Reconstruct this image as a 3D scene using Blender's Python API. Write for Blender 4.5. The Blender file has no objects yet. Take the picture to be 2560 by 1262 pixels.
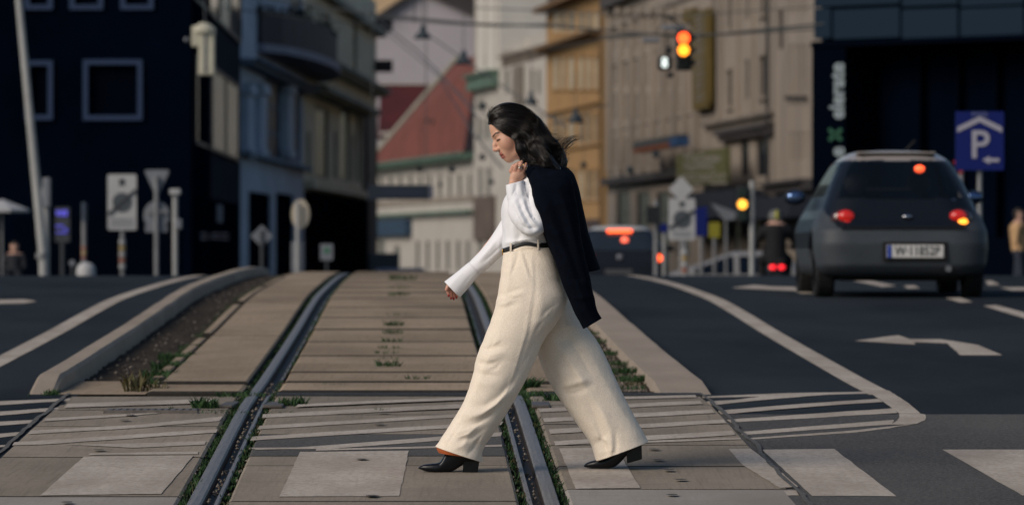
import bpy, bmesh, math, random
import numpy as np
from mathutils import Vector, Matrix

random.seed(7)
rng = np.random.default_rng(7)
SC = bpy.context.scene
COL = SC.collection

# ------------------------------------------------------------------ camera
FPX = 12800.0            # focal length in pixels of the 2560 px wide photograph (180 mm on 36 mm)
CZ = 1.78                 # camera height
CX, HY = 1280.0, 631.0
cam_d = bpy.data.cameras.new("camera")
cam_d.lens = 180.0
cam_d.sensor_width = 36.0
cam_d.clip_start = 0.5
cam_d.clip_end = 3000.0
cam_d.dof.use_dof = True
cam_d.dof.focus_distance = 23.2
cam_d.dof.aperture_fstop = 4.8
cam = bpy.data.objects.new("camera", cam_d)
cam.location = (0, 0, CZ)
cam.rotation_euler = (math.pi / 2, 0, 0)
COL.objects.link(cam)
SC.camera = cam

# ------------------------------------------------------------------ world, sun, exposure
SUN_EL, SUN_AZ = math.radians(33), math.radians(-128)   # azimuth from +Y towards +X: light comes from the left, a little behind the camera
world = bpy.data.worlds.new("World")
SC.world = world
world.use_nodes = True
wn = world.node_tree
sky = wn.nodes.new("ShaderNodeTexSky")
sky.sky_type = 'NISHITA'
sky.sun_disc = False
sky.sun_elevation = SUN_EL
sky.sun_rotation = SUN_AZ
sky.air_density = 1.0
sky.dust_density = 0.6
sky.ozone_density = 2.0
wn.links.new(sky.outputs[0], wn.nodes["Background"].inputs[0])
wn.nodes["Background"].inputs[1].default_value = 0.078
sun_d = bpy.data.lights.new("sun", 'SUN')
sun_d.energy = 2.7
sun_d.angle = math.radians(35)
sun_d.color = (1.0, 0.88, 0.75)
sun = bpy.data.objects.new("sun", sun_d)
sdir = Vector((math.sin(SUN_AZ) * math.cos(SUN_EL), math.cos(SUN_AZ) * math.cos(SUN_EL), math.sin(SUN_EL)))
sun.rotation_euler = sdir.to_track_quat('Z', 'Y').to_euler()
sun.location = (-20, -10, 30)
COL.objects.link(sun)
SC.view_settings.view_transform = 'Standard'
SC.view_settings.look = 'None'
SC.view_settings.exposure = 0.05
SC.view_settings.gamma = 1.0
SC.cycles.max_bounces = 5
SC.cycles.use_denoising = True

# ------------------------------------------------------------------ helpers
def srgb(h):
    if isinstance(h, str):
        c = [int(h[i:i + 2], 16) / 255 for i in (0, 2, 4)]
    else:
        c = [v / 255 for v in h]
    return tuple(v / 12.92 if v <= 0.04045 else ((v + 0.055) / 1.055) ** 2.4 for v in c)

MATS = {}
def mat(name, col, rough=0.7, metal=0.0, var=0.0, scale=6.0, bump=0.0, bscale=60.0, emit=None, estr=0.0,
        spec=0.4, coat=0.0, col2=None, detail=6.0, stretch=(1, 1, 1), alpha=1.0, attr=None, trans=0.0, sheen=0.0, vor=0.0, sss=0.0):
    if name in MATS:
        return MATS[name]
    m = bpy.data.materials.new(name)
    m.use_nodes = True
    nt = m.node_tree
    b = nt.nodes["Principled BSDF"]
    b.inputs["Roughness"].default_value = rough
    b.inputs["Metallic"].default_value = metal
    b.inputs["Specular IOR Level"].default_value = spec
    b.inputs["Coat Weight"].default_value = coat
    b.inputs["Base Color"].default_value = (*col, 1)
    if sheen:
        b.inputs["Sheen Weight"].default_value = sheen
    if trans:
        b.inputs["Transmission Weight"].default_value = trans
    if sss:
        b.inputs["Subsurface Weight"].default_value = sss
        b.inputs["Subsurface Radius"].default_value = (0.02, 0.008, 0.004)
        b.inputs["Subsurface Scale"].default_value = 0.3
    if emit is not None:
        b.inputs["Emission Color"].default_value = (*emit, 1)
        b.inputs["Emission Strength"].default_value = estr
    tc = nt.nodes.new("ShaderNodeTexCoord")
    mp = nt.nodes.new("ShaderNodeMapping")
    mp.inputs["Scale"].default_value = stretch
    nt.links.new(tc.outputs["Object"], mp.inputs[0])
    if var > 0 or col2 is not None:
        n = nt.nodes.new("ShaderNodeTexNoise")
        n.inputs["Scale"].default_value = scale
        n.inputs["Detail"].default_value = detail
        n.inputs["Roughness"].default_value = 0.65
        nt.links.new(mp.outputs[0], n.inputs["Vector"])
        r = nt.nodes.new("ShaderNodeValToRGB")
        r.color_ramp.elements[0].position = 0.33
        r.color_ramp.elements[1].position = 0.67
        c2 = col2 if col2 is not None else tuple(min(1, v * (1 + var)) for v in col)
        c1 = col if col2 is not None else tuple(v * (1 - var) for v in col)
        r.color_ramp.elements[0].color = (*c1, 1)
        r.color_ramp.elements[1].color = (*c2, 1)
        nt.links.new(n.outputs["Fac"], r.inputs[0])
        nt.links.new(r.outputs[0], b.inputs["Base Color"])
        if var > 0 and rough > 0.3:
            mr = nt.nodes.new("ShaderNodeMapRange")
            mr.inputs["To Min"].default_value = rough - 0.1
            mr.inputs["To Max"].default_value = min(1, rough + 0.1)
            nt.links.new(n.outputs["Fac"], mr.inputs[0])
            nt.links.new(mr.outputs[0], b.inputs["Roughness"])
    if alpha < 1:
        b.inputs["Alpha"].default_value = alpha
    if attr:
        a = nt.nodes.new("ShaderNodeAttribute")
        a.attribute_name = attr
        nt.links.new(a.outputs["Color"], b.inputs["Base Color"])
    if bump > 0:
        n2 = nt.nodes.new("ShaderNodeTexNoise")
        n2.inputs["Scale"].default_value = bscale
        n2.inputs["Detail"].default_value = 4.0
        nt.links.new(mp.outputs[0], n2.inputs["Vector"])
        bp = nt.nodes.new("ShaderNodeBump")
        bp.inputs["Strength"].default_value = bump
        bp.inputs["Distance"].default_value = 0.02
        nt.links.new(n2.outputs["Fac"], bp.inputs["Height"])
        nt.links.new(bp.outputs[0], b.inputs["Normal"])
    MATS[name] = m
    return m

def ground_mat(name, base, stain, speck, sc_stain=0.8, sc_speck=70.0, rough=0.85, bump=0.35, bsc=140.0, streak=0.0, speck_amt=0.5, island=0.0, cross=0.35):
    """stone-like ground: large stains, fine aggregate, grime streaks along the street, random tone per piece"""
    m = bpy.data.materials.new(name)
    m.use_nodes = True
    nt = m.node_tree
    b = nt.nodes["Principled BSDF"]
    b.inputs["Specular IOR Level"].default_value = 0.02
    tc = nt.nodes.new("ShaderNodeTexCoord")
    def noise(scale, det, stretch=None):
        n = nt.nodes.new("ShaderNodeTexNoise")
        n.inputs["Scale"].default_value = scale
        n.inputs["Detail"].default_value = det
        n.inputs["Roughness"].default_value = 0.6
        if stretch:
            mp = nt.nodes.new("ShaderNodeMapping")
            mp.inputs["Scale"].default_value = stretch
            nt.links.new(tc.outputs["Object"], mp.inputs[0])
            nt.links.new(mp.outputs[0], n.inputs["Vector"])
        else:
            nt.links.new(tc.outputs["Object"], n.inputs["Vector"])
        return n
    def ramp(n, p0, p1):
        r = nt.nodes.new("ShaderNodeMapRange")
        r.inputs["From Min"].default_value = p0
        r.inputs["From Max"].default_value = p1
        nt.links.new(n.outputs["Fac"], r.inputs[0])
        return r
    def mix(fac, a, c):
        x = nt.nodes.new("ShaderNodeMix")
        x.data_type = 'RGBA'
        if isinstance(fac, float):
            x.inputs[0].default_value = fac
        else:
            nt.links.new(fac, x.inputs[0])
        for i, v in ((6, a), (7, c)):
            if isinstance(v, tuple):
                x.inputs[i].default_value = (*v, 1)
            else:
                nt.links.new(v, x.inputs[i])
        return x.outputs[2]
    n1 = noise(sc_stain, 8, (1, 0.35, 1))
    c = mix(ramp(n1, 0.38, 0.66).outputs[0], base, stain)
    n2 = noise(sc_speck, 3)
    mm = nt.nodes.new("ShaderNodeMath"); mm.operation = 'MULTIPLY'; mm.inputs[1].default_value = speck_amt
    nt.links.new(ramp(n2, 0.45, 0.7).outputs[0], mm.inputs[0])
    c = mix(mm.outputs[0], c, speck)
    if streak > 0:
        n3 = noise(9.0, 5, (6, 0.18, 1))
        mm2 = nt.nodes.new("ShaderNodeMath"); mm2.operation = 'MULTIPLY'; mm2.inputs[1].default_value = streak
        nt.links.new(ramp(n3, 0.5, 0.75).outputs[0], mm2.inputs[0])
        c = mix(mm2.outputs[0], c, stain)
    n5 = noise(1.0, 4, (1.1, 9.0, 1))
    mm5 = nt.nodes.new("ShaderNodeMath"); mm5.operation = 'MULTIPLY'; mm5.inputs[1].default_value = cross
    nt.links.new(ramp(n5, 0.5, 0.72).outputs[0], mm5.inputs[0])
    c = mix(mm5.outputs[0], c, stain)
    if island > 0:
        oi = nt.nodes.new("ShaderNodeObjectInfo")
        hs = nt.nodes.new("ShaderNodeHueSaturation")
        mr = nt.nodes.new("ShaderNodeMapRange")
        mr.inputs["To Min"].default_value = 1 - island
        mr.inputs["To Max"].default_value = 1 + island
        nt.links.new(oi.outputs["Random"], mr.inputs[0])
        nt.links.new(mr.outputs[0], hs.inputs["Value"])
        nt.links.new(c, hs.inputs["Color"])
        c = hs.outputs[0]
    nt.links.new(c, b.inputs["Base Color"])
    b.inputs["Roughness"].default_value = rough
    nb = noise(bsc, 5)
    bp = nt.nodes.new("ShaderNodeBump")
    bp.inputs["Strength"].default_value = bump
    bp.inputs["Distance"].default_value = 0.01
    nt.links.new(nb.outputs["Fac"], bp.inputs["Height"])
    nt.links.new(bp.outputs[0], b.inputs["Normal"])
    MATS[name] = m
    return m

def link(o, parent=None):
    COL.objects.link(o)
    if parent is not None:
        o.parent = parent
        o.matrix_parent_inverse = Matrix.Translation(-Vector(parent.location)) if parent.type == 'EMPTY' else Matrix()
    return o

def meshobj(name, V, F, m, parent=None, smooth=False):
    me = bpy.data.meshes.new(name)
    me.from_pydata([tuple(v) for v in V], [], [tuple(f) for f in F])
    me.validate()
    me.update()
    if smooth:
        me.shade_smooth()
    for mm in (m if isinstance(m, (list, tuple)) else [m]):
        me.materials.append(mm)
    return link(bpy.data.objects.new(name, me), parent)

def bmobj(name, bm, m, parent=None, smooth=False):
    me = bpy.data.meshes.new(name)
    bmesh.ops.recalc_face_normals(bm, faces=bm.faces)
    bm.to_mesh(me)
    bm.free()
    if smooth:
        me.shade_smooth()
    for mm in (m if isinstance(m, (list, tuple)) else [m]):
        me.materials.append(mm)
    return link(bpy.data.objects.new(name, me), parent)

def empty(name, loc, label=None, cat=None, group=None, kind=None):
    o = bpy.data.objects.new(name, None)
    o.location = loc
    COL.objects.link(o)
    return tag(o, label, cat, group, kind)

def tag(o, label=None, cat=None, group=None, kind=None):
    if label: o["label"] = label
    if cat: o["category"] = cat
    if group: o["group"] = group
    if kind: o["kind"] = kind
    return o

def bm_box(bm, c, s, rot=None, bev=0.0):
    r = bmesh.ops.create_cube(bm, size=1.0)
    M = Matrix.Translation(Vector(c)) @ (rot.to_4x4() if rot is not None else Matrix()) @ Matrix.Diagonal((*s, 1))
    bmesh.ops.transform(bm, matrix=M, verts=r['verts'])
    if bev > 0:
        es = list({e for v in r['verts'] for e in v.link_edges})
        bmesh.ops.bevel(bm, geom=es, offset=bev, segments=2, affect='EDGES', profile=0.5)

def bm_tube(bm, pts, radii, n=10, cap=True, flat=1.0):
    pts = [Vector(p) for p in pts]
    if not hasattr(radii, '__len__'):
        radii = [radii] * len(pts)
    rings = []
    up = Vector((0, 0, 1))
    t0 = (pts[1] - pts[0]).normalized()
    if abs(t0.dot(up)) > 0.95:
        up = Vector((0, 1, 0))
    side = t0.cross(up).normalized()
    for i, p in enumerate(pts):
        a = pts[max(0, i - 1)]; c = pts[min(len(pts) - 1, i + 1)]
        t = (c - a).normalized()
        side = (side - t * side.dot(t)).normalized()
        u2 = t.cross(side)
        rings.append([bm.verts.new(p + (side * math.cos(2 * math.pi * k / n) + u2 * flat * math.sin(2 * math.pi * k / n)) * radii[i]) for k in range(n)])
    for i in range(len(rings) - 1):
        for k in range(n):
            bm.faces.new((rings[i][k], rings[i][(k + 1) % n], rings[i + 1][(k + 1) % n], rings[i + 1][k]))
    if cap:
        bm.faces.new(rings[0][::-1])
        bm.faces.new(rings[-1])

def bm_prism(bm, poly, axis_from, axis_to):
    """poly: list of Vectors (planar), extruded by the vector axis_to-axis_from"""
    d = Vector(axis_to) - Vector(axis_from)
    a = [bm.verts.new(Vector(p)) for p in poly]
    b = [bm.verts.new(Vector(p) + d) for p in poly]
    n = len(a)
    bm.faces.new(a)
    bm.faces.new(b[::-1])
    for i in range(n):
        bm.faces.new((a[i], b[i], b[(i + 1) % n], a[(i + 1) % n]))

def boxobj(name, c, s, m, parent=None, rotz=0.0, bev=0.0):
    bm = bmesh.new()
    bm_box(bm, c, s, Matrix.Rotation(rotz, 3, 'Z') if rotz else None, bev)
    return bmobj(name, bm, m, parent)

def tubeobj(name, pts, r, m, parent=None, n=12):
    bm = bmesh.new()
    bm_tube(bm, pts, r, n)
    return bmobj(name, bm, m, parent, smooth=False)

# pixel of the photograph -> world point at distance Y
def P(px, py, Y):
    return Vector(((px - CX) / FPX * Y, Y, CZ + (HY - py) / FPX * Y))

# ground profile along the street: a ramp up to a crest, then down to the level of the square beyond
_PY = np.array([-60, 0, 15, 20, 24, 26.5, 28, 29.2, 31, 34, 37, 40, 44, 48, 52, 57.5, 63, 67, 72, 80, 90, 98, 110, 120, 130, 150, 200, 300, 400, 900.0])
_PZ = np.array([-2.064, 0, .516, .688, .8256, .9116, .957, .975, 1.003, 1.063, 1.125, 1.19, 1.285, 1.367, 1.413, 1.464, 1.497, 1.505, 1.47, 1.30, 1.02, .90, .84, .75, .63, .38, -.22, -1.0, -1.4, -2.0])
def _pchip(x, y):
    h = np.diff(x); d = np.diff(y) / h
    m = np.zeros_like(y)
    m[0] = d[0]; m[-1] = d[-1]
    for i in range(1, len(x) - 1):
        if d[i - 1] * d[i] > 0:
            w1 = 2 * h[i] + h[i - 1]; w2 = h[i] + 2 * h[i - 1]
            m[i] = (w1 + w2) / (w1 / d[i - 1] + w2 / d[i])
    return m
_PM = _pchip(_PY, _PZ)
def zg(Y):
    Y = float(Y)
    i = int(np.clip(np.searchsorted(_PY, Y) - 1, 0, len(_PY) - 2))
    h = _PY[i + 1] - _PY[i]
    t = (Y - _PY[i]) / h
    return float((2 * t**3 - 3 * t**2 + 1) * _PZ[i] + (t**3 - 2 * t**2 + t) * h * _PM[i] + (-2 * t**3 + 3 * t**2) * _PZ[i + 1] + (t**3 - t**2) * h * _PM[i + 1])

def G(px, py):
    """ground point seen at that pixel"""
    s = (HY - py) / FPX
    Y = 5.0
    prev = CZ + s * Y - zg(Y)
    while Y < 110:
        Y2 = Y + 0.5
        d = CZ + s * Y2 - zg(Y2)
        if d <= 0:
            a, b = Y, Y2
            for _ in range(30):
                mid = (a + b) / 2
                if CZ + s * mid - zg(mid) > 0: a = mid
                else: b = mid
            Y = (a + b) / 2
            break
        if Y > 40 and d > prev and Y > 58:    # past the crest: take the grazing point
            break
        prev = d
        Y = Y2
    return Vector(((px - CX) / FPX * Y, Y, zg(Y)))

# track coordinate: t is the offset across the track, Y the distance
TS, TA = 0.0188, 0.1773
def TX(t, Y):
    return t - TS * Y - TA
def TP(t, Y, dz=0.0):
    return Vector((TX(t, Y), Y, zg(Y) + dz))
# ------------------------------------------------------------------ ground materials
M_ASPH = ground_mat("road_asphalt", (.0125, .0170, .0225), (.028, .035, .042), (.060, .066, .072), 0.5, 110, 0.8, .45, 160, 0.25, .5)
M_ASPH2 = ground_mat("coarse_asphalt", (.066, .066, .067), (.10, .097, .093), (.18, .172, .16), 0.7, 60, 0.85, .8, 90, 0.2, .7)
M_CONC = ground_mat("slab_concrete", (.325, .25, .175), (.205, .158, .112), (.39, .315, .23), 1.3, 60, 0.85, .4, 90, .7, .5, .10)
M_CONC2 = ground_mat("crossing_concrete", (.285, .243, .192), (.185, .158, .127), (.36, .31, .25), 1.5, 70, 0.85, .5, 100, .8, .5, .12)
M_KERB = ground_mat("kerb_stone", (.33, .275, .22), (.26, .215, .17), (.40, .35, .29), 1.6, 60, .85, .35, 90, 0, .4)
M_DIRT = ground_mat("ballast_dirt", (.034, .029, .025), (.055, .045, .036), (.11, .09, .07), 2.0, 45, .95, 1.0, 60, 0, .6)
M_PAINT = ground_mat("road_paint", (.50, .44, .375), (.35, .30, .25), (.19, .165, .135), 2.6, 38, .78, .45, 110, .6, .55, 0, .5)
M_STEEL = mat("rail_steel", (.15, .14, .135), .5, .12, var=.3, scale=14, stretch=(8, .4, 1), spec=.3)
M_STEELD = mat("rail_web_steel", srgb("3a3430"), .7, .4, var=.3, scale=20)
M_LEAF = mat("weed_leaf", (.026, .058, .018), .6, var=.5, scale=9, spec=.2)
M_LEAF2 = mat("weed_leaf_dry", (.075, .065, .028), .7, var=.4, scale=9, spec=.2)
M_IRON = mat("cast_iron", srgb("3c3a38"), .6, .5, var=.3, scale=30)

def frange(a, b, n):
    return [a + (b - a) * i / n for i in range(n + 1)]

def yset(y0, y1, step=1.0):
    n = max(1, int(round((y1 - y0) / step)))
    return frange(y0, y1, n)

def strip(name, fa, fb, ys, dz, m, parent=None, nx=1):
    """ground-hugging sheet between x = fa(Y) and x = fb(Y)"""
    V, F = [], []
    for Y in ys:
        xa, xb = fa(Y), fb(Y)
        for k in range(nx + 1):
            V.append((xa + (xb - xa) * k / nx, Y, zg(Y) + dz))
    w = nx + 1
    for i in range(len(ys) - 1):
        for k in range(nx):
            F.append((i * w + k, i * w + k + 1, (i + 1) * w + k + 1, (i + 1) * w + k))
    return meshobj(name, V, F, m, parent)

def decal(name, poly, dz, m, parent=None, px=True):
    """flat painted polygon on the ground traced in photo pixels"""
    raw = [G(*p) if px else Vector((p[0], p[1], zg(p[1]))) for p in poly]
    pts = []
    for a, b in zip(raw, raw[1:] + raw[:1]):      # ragged paint edge
        L = (b - a).length
        n = max(1, min(14, int(L / .12)))
        for i in range(n):
            q = a.lerp(b, i / n)
            if i:
                q += Vector((random.gauss(0, .0014), random.gauss(0, .008), 0))
            pts.append(Vector((q.x, q.y, zg(q.y))))
    bm = bmesh.new()
    f = bm.faces.new([bm.verts.new(p + Vector((0, 0, dz))) for p in pts])
    if f.normal.z < 0:
        f.normal_flip()
    bmesh.ops.triangulate(bm, faces=bm.faces[:])
    for f in bm.faces:
        f.normal_update()
        if f.normal.z < 0:
            f.normal_flip()
    me = bpy.data.meshes.new(name)
    bm.to_mesh(me); bm.free()
    me.materials.append(m)
    return link(bpy.data.objects.new(name, me), parent)

ysl = yset(-20, 34, 3) + yset(35, 100, 1.0) + [105, 110, 120, 130, 150, 200, 260, 330, 420, 600, 900]
terrain = strip("ground", lambda Y: -400, lambda Y: 400, ysl, -0.10, M_DIRT, nx=4)
tag(terrain, kind="structure")

YE = 29.2     # where the crossing ends and the raised track bed begins
ynear, yfar = 18.0, 100.0
yfine = yset(YE, 100, 0.8)
road_r = strip("road", lambda Y: TX(1.88, Y), lambda Y: 60, yset(29.25, 100, .8) + [110, 125, 145, 200, 300], -0.03, M_ASPH, nx=3)
tag(road_r, kind="structure")
road_l = strip("road", lambda Y: -60, lambda Y: TX(-1.95, Y), yset(29.25, 100, .8) + [110, 125, 145, 200, 300], -0.03, M_ASPH, nx=3)
tag(road_l, kind="structure")
road_m = strip("road", lambda Y: TX(-1.94, Y), lambda Y: TX(1.87, Y), yset(66, 100, .8) + [110, 125, 145, 200, 300], -0.028, M_ASPH)
tag(road_m, kind="structure")
# crossing asphalt on both sides of the slabs
Y33 = G(2400, 1033).y
cross_r1 = strip("crossing_pavement", lambda Y: TX(1.755, Y), lambda Y: 40, yset(12, Y33, 1.5), -0.004, M_ASPH2)
tag(cross_r1, kind="structure")
cross_r2 = strip("road", lambda Y: TX(1.755, Y), lambda Y: 40, [Y33 + .003, 28.0, 28.6, 29.24], -0.006, M_ASPH)
tag(cross_r2, kind="structure")
cross_l = strip("crossing_pavement", lambda Y: -40, lambda Y: TX(-1.74, Y), yset(12, 28, 1.5) + [28.6, 29.24], -0.004, M_ASPH)
tag(cross_l, kind="structure")

# ------------------------------------------------------------------ tram track: rails and slabs
track = empty("tram_track", (TX(0, 24), 24, zg(24)), kind="structure")

def rail(sgn):
    g = 0.7175
    # cross section (offset outward from the gauge edge, height)
    prof = [(0.062, -.16), (0.062, -.006), (0.057, .001), (0.032, .004), (0.006, .001), (0.0, -.010), (-.004, -.045),
            (-.046, -.045), (-.050, -.012), (-.053, -.004), (-.068, -.004), (-.072, -.012), (-.072, -.16)]
    ys = yset(12, 34, 1.0) + yset(34.5, 78, .5)
    V, F = [], []
    for Y in ys:
        for (o, h) in prof:
            V.append(TP(sgn * (g + o), Y, h - (.03 * min(1, (Y - 29.0) / .8) if (o < -.03 and h > -.02 and Y > 29.0) else 0)))
    w = len(prof)
    for i in range(len(ys) - 1):
        for k in range(w - 1):
            q = (i * w + k, i * w + k + 1, (i + 1) * w + k + 1, (i + 1) * w + k)
            F.append(q if sgn < 0 else q[::-1])
    o = meshobj("rail", V, F, [M_STEEL, M_STEELD], track)
    for p in o.data.polygons:
        k = p.index % (w - 1)
        p.material_index = 1 if k in (0, 5, 6, 7, 11) else 0
    return o
for s in (-1, 1):
    rail(s)

def slab(t0, t1, Y0, Y1, m, dz=0.0, ch=0.012, gap=0.008, name="slab", parent=None, skew=0.0, nsub=1):
    t0, t1, Y0, Y1 = t0 + gap, t1 - gap, Y0 + gap, Y1 - gap
    ys = [Y0, Y0 + ch] + [Y0 + (Y1 - Y0) * i / nsub for i in range(1, nsub)] + [Y1 - ch, Y1]
    ts = [t0, t0 + ch, t1 - ch, t1]
    V, F = [], []
    nyy = len(ys)
    d1, d2 = random.uniform(-.001, .001), random.uniform(-.001, .001)
    for i, Y in enumerate(ys):
        for k, t in enumerate(ts):
            edge = (i in (0, nyy - 1)) or (k in (0, 3))
            V.append(TP(t, Y, dz + (d1 if k < 2 else d2) - (0.009 if edge else 0)))
    for i in range(nyy - 1):
        for k in range(3):
            F.append((i * 4 + k, i * 4 + k + 1, (i + 1) * 4 + k + 1, (i + 1) * 4 + k))
    # skirts
    def low(j):
        V.append(Vector(V[j]) - Vector((0, 0, .09)))
        return len(V) - 1
    for idx in ([k for k in range(4)], [(nyy - 1) * 4 + k for k in range(3, -1, -1)], [i * 4 for i in range(nyy - 1, -1, -1)], [i * 4 + 3 for i in range(nyy)]):
        lows = [low(j) for j in idx]
        for a in range(len(idx) - 1):
            F.append((idx[a + 1], idx[a], lows[a], lows[a + 1]))
    o = meshobj(name, V, F, [m, M_JOINT_DARK], parent if parent is not None else track)
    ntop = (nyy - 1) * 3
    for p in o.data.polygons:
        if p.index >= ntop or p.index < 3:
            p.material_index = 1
    return o

M_JOINT_DARK = mat("joint_grime_shade", (.022, .019, .015), .95, var=.4, scale=20)  # joint dirt with the shade of the step faces put into its dark colour
def Yp(py):
    return G(1000, py).y
RO, RI = 0.7175 + .092, 0.7175 - .102   # slab edges beside the rail
# crossing slabs (py boundaries of the joints, near to far)
L_ROWS = [20.0, Yp(1240), Yp(1142), Yp(1065), Yp(1024), Yp(990)]
C_ROWS = [18.5, Yp(1252), Yp(1163), Yp(1139), Yp(1085), Yp(1036), Yp(990)]
R_ROWS = [20.0, Yp(1222), Yp(1165), Yp(1112), Yp(1060), Yp(1012), Yp(990)]
M_WHITECONC = ground_mat("worn_white_slab", (.33, .30, .265), (.25, .225, .195), (.18, .16, .14), 1.4, 70, .8, .35, 120, .5, .4)
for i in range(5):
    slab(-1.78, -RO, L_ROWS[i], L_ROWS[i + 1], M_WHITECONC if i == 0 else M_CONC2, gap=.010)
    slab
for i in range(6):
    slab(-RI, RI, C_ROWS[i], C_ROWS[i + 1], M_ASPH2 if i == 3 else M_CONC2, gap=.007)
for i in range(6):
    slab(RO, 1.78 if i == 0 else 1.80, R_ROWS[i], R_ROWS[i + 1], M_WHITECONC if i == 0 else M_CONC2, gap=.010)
# narrow strip, then the long rows of the track bed
rows = [30.5 + 1.235 * i for i in range(32)]
for a, b in ((-RI, RI),):
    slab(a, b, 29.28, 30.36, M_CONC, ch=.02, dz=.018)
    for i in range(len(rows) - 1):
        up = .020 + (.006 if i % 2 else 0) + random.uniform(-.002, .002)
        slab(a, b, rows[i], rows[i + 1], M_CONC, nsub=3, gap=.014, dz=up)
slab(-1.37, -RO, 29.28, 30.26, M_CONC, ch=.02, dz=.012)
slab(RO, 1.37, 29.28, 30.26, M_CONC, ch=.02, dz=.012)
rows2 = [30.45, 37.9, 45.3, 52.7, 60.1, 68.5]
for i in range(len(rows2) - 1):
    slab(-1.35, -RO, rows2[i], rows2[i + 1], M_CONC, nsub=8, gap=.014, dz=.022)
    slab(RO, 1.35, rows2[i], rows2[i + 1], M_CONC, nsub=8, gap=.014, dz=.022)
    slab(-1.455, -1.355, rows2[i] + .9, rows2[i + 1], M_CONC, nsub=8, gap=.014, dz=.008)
# steel end beam across the track
for a, b in ((-RI, RI), (RO, 1.81)):
    bm = bmesh.new()
    for (ya, yb, h) in ((29.02, 29.10, .002), (29.16, 29.26, .004)):
        vs = [TP(a, ya, h), TP(b, ya, h), TP(b, yb, h), TP(a, yb, h)]
        bm_prism(bm, vs, (0, 0, 0), (0, 0, -.10))
    bmobj("expansion_joint", bm, M_IRON, track)
# drain grate on the left
bm = bmesh.new()
ga, gb = G(275, 1029), G(485, 1029)
for k in range(13):
    x = ga.x + (gb.x - ga.x) * k / 12
    bm_box(bm, (x, ga.y + .02, ga.z + .004), (.022, .26, .02))
for dy in (-.12, .16):
    bm_box(bm, ((ga.x + gb.x) / 2, ga.y + dy, ga.z + .0035), (gb.x - ga.x + .05, .03, .02))
bmobj("drain_grate", bm, mat("grate_iron", (.12, .105, .095), .6, .2, var=.3, scale=20), track)
bm = bmesh.new()
for (x0, x1) in ((545, 600), (655, 722), (1330, 1372)):
    a, b = G(x0, 1022), G(x1, 1000)
    bm_box(bm, ((a.x + b.x) / 2, (a.y + b.y) / 2, a.z + .01), (abs(b.x - a.x), .7, .016), bev=.004)
bmobj("rail_box_cover", bm, mat("cover_plate", srgb("57504b"), .6, .3, var=.3, scale=20), track)

# gravel beds beside the slabs
for nm, a, b in (("gravel_bed", -1.90, -1.45), ("gravel_bed", 1.345, 1.575)):
    V, F = [], []
    ys = yset(29.3, 68, .12)
    nx = 6
    for Y in ys:
        for k in range(nx + 1):
            t = a + (b - a) * k / nx
            V.append(TP(t, Y, -.035 + random.uniform(-.014, .014)))
    for i in range(len(ys) - 1):
        for k in range(nx):
            F.append((i * (nx + 1) + k, i * (nx + 1) + k + 1, (i + 1) * (nx + 1) + k + 1, (i + 1) * (nx + 1) + k))
    o = meshobj(nm, V, F, M_DIRT)
    tag(o, kind="structure")
strip("concrete_sill", lambda Y: TX(-1.87, Y), lambda Y: TX(-1.37, Y), [29.26, 29.8, 30.3, 31.1], -.006, M_CONC, track)

# kerbs: each stone its own piece
def kerb(name, t0, t1, Y0, Y1, h, step, rnd, wav, parent):
    Y = Y0
    n = 0
    while Y < Y1:
        Ye = min(Y + step, Y1)
        V, F = [], []
        w0 = random.uniform(-wav, wav) * .35
        ns = 4
        nprof = 11
        for i in range(ns + 1):
            yy = Y + .002 + (Ye - Y - .004) * i / ns
            endf = 1.0
            for k in range(nprof):
                a = k / (nprof - 1)
                t = t0 + (t1 - t0) * a
                e = abs(2 * a - 1)
                z = h * (1 - max(0, (e - (1 - rnd)) / rnd) ** 2.2) if rnd > 0 else h
                hh = 1.0
                if n == 0: hh = min(1, (i + .6) / 2.6)
                z = z * hh
                if k in (0, nprof - 1): z = -.12
                V.append(TP(t + w0 * (1 if i in (1, 2, 3) else .7) + 0, yy, z - .03 * (1 - hh)))
        for i in range(ns):
            for k in range(nprof - 1):
                F.append((i * nprof + k, i * nprof + k + 1, (i + 1) * nprof + k + 1, (i + 1) * nprof + k))
        F.append(tuple(range(nprof - 1, -1, -1)))
        F.append(tuple(range(ns * nprof, ns * nprof + nprof)))
        o = meshobj("kerb_stone", V, F, M_KERB, parent)
        Y = Ye
        n += 1
kl = empty("kerb", (TX(-1.95, 40), 40, zg(40)), kind="structure")
kerb("kerb", -2.05, -1.865, 29.22, 72, .085, 1.4, .45, .018, kl)
kr = empty("kerb", (TX(1.7, 40), 40, zg(40)), kind="structure")
kerb("kerb", 1.55, 1.905, 29.27, 72, .030, 2.2, .25, .015, kr)

# ------------------------------------------------------------------ painted markings
def lane(name, t0, t1, Y0, Y1, parent, dz=-.026):
    return strip(name, lambda Y: TX(t0, Y), lambda Y: TX(t1, Y), yset(Y0, Y1, .6), dz, M_PAINT, parent)
_rc = lambda Y: float(np.interp(Y, [29, 30.9, 42, 55, 68], [2.88, 2.89, 2.95, 3.02, 3.0]))
strip("lane_line", lambda Y: TX(_rc(Y) - .078, Y), lambda Y: TX(_rc(Y) + .078, Y), yset(29.25, 68, .6), -.026, M_PAINT, road_r)
_lc = lambda Y: float(np.interp(Y, [29, 34, 43, 52, 64], [-2.63, -2.63, -2.63, -2.64, -2.64]))
strip("lane_line", lambda Y: TX(_lc(Y) - .075, Y), lambda Y: TX(_lc(Y) + .075, Y), yset(29.3, 68, .6), -.026, M_PAINT, road_l)
ARROW = [(2136, 843), (2246, 829), (2275, 839), (2353, 839), (2444, 853), (2506, 878), (2401, 878), (2368, 849), (2284, 846), (2289, 852)]
decal("turn_arrow", ARROW, -.025, M_PAINT, road_r)
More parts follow.
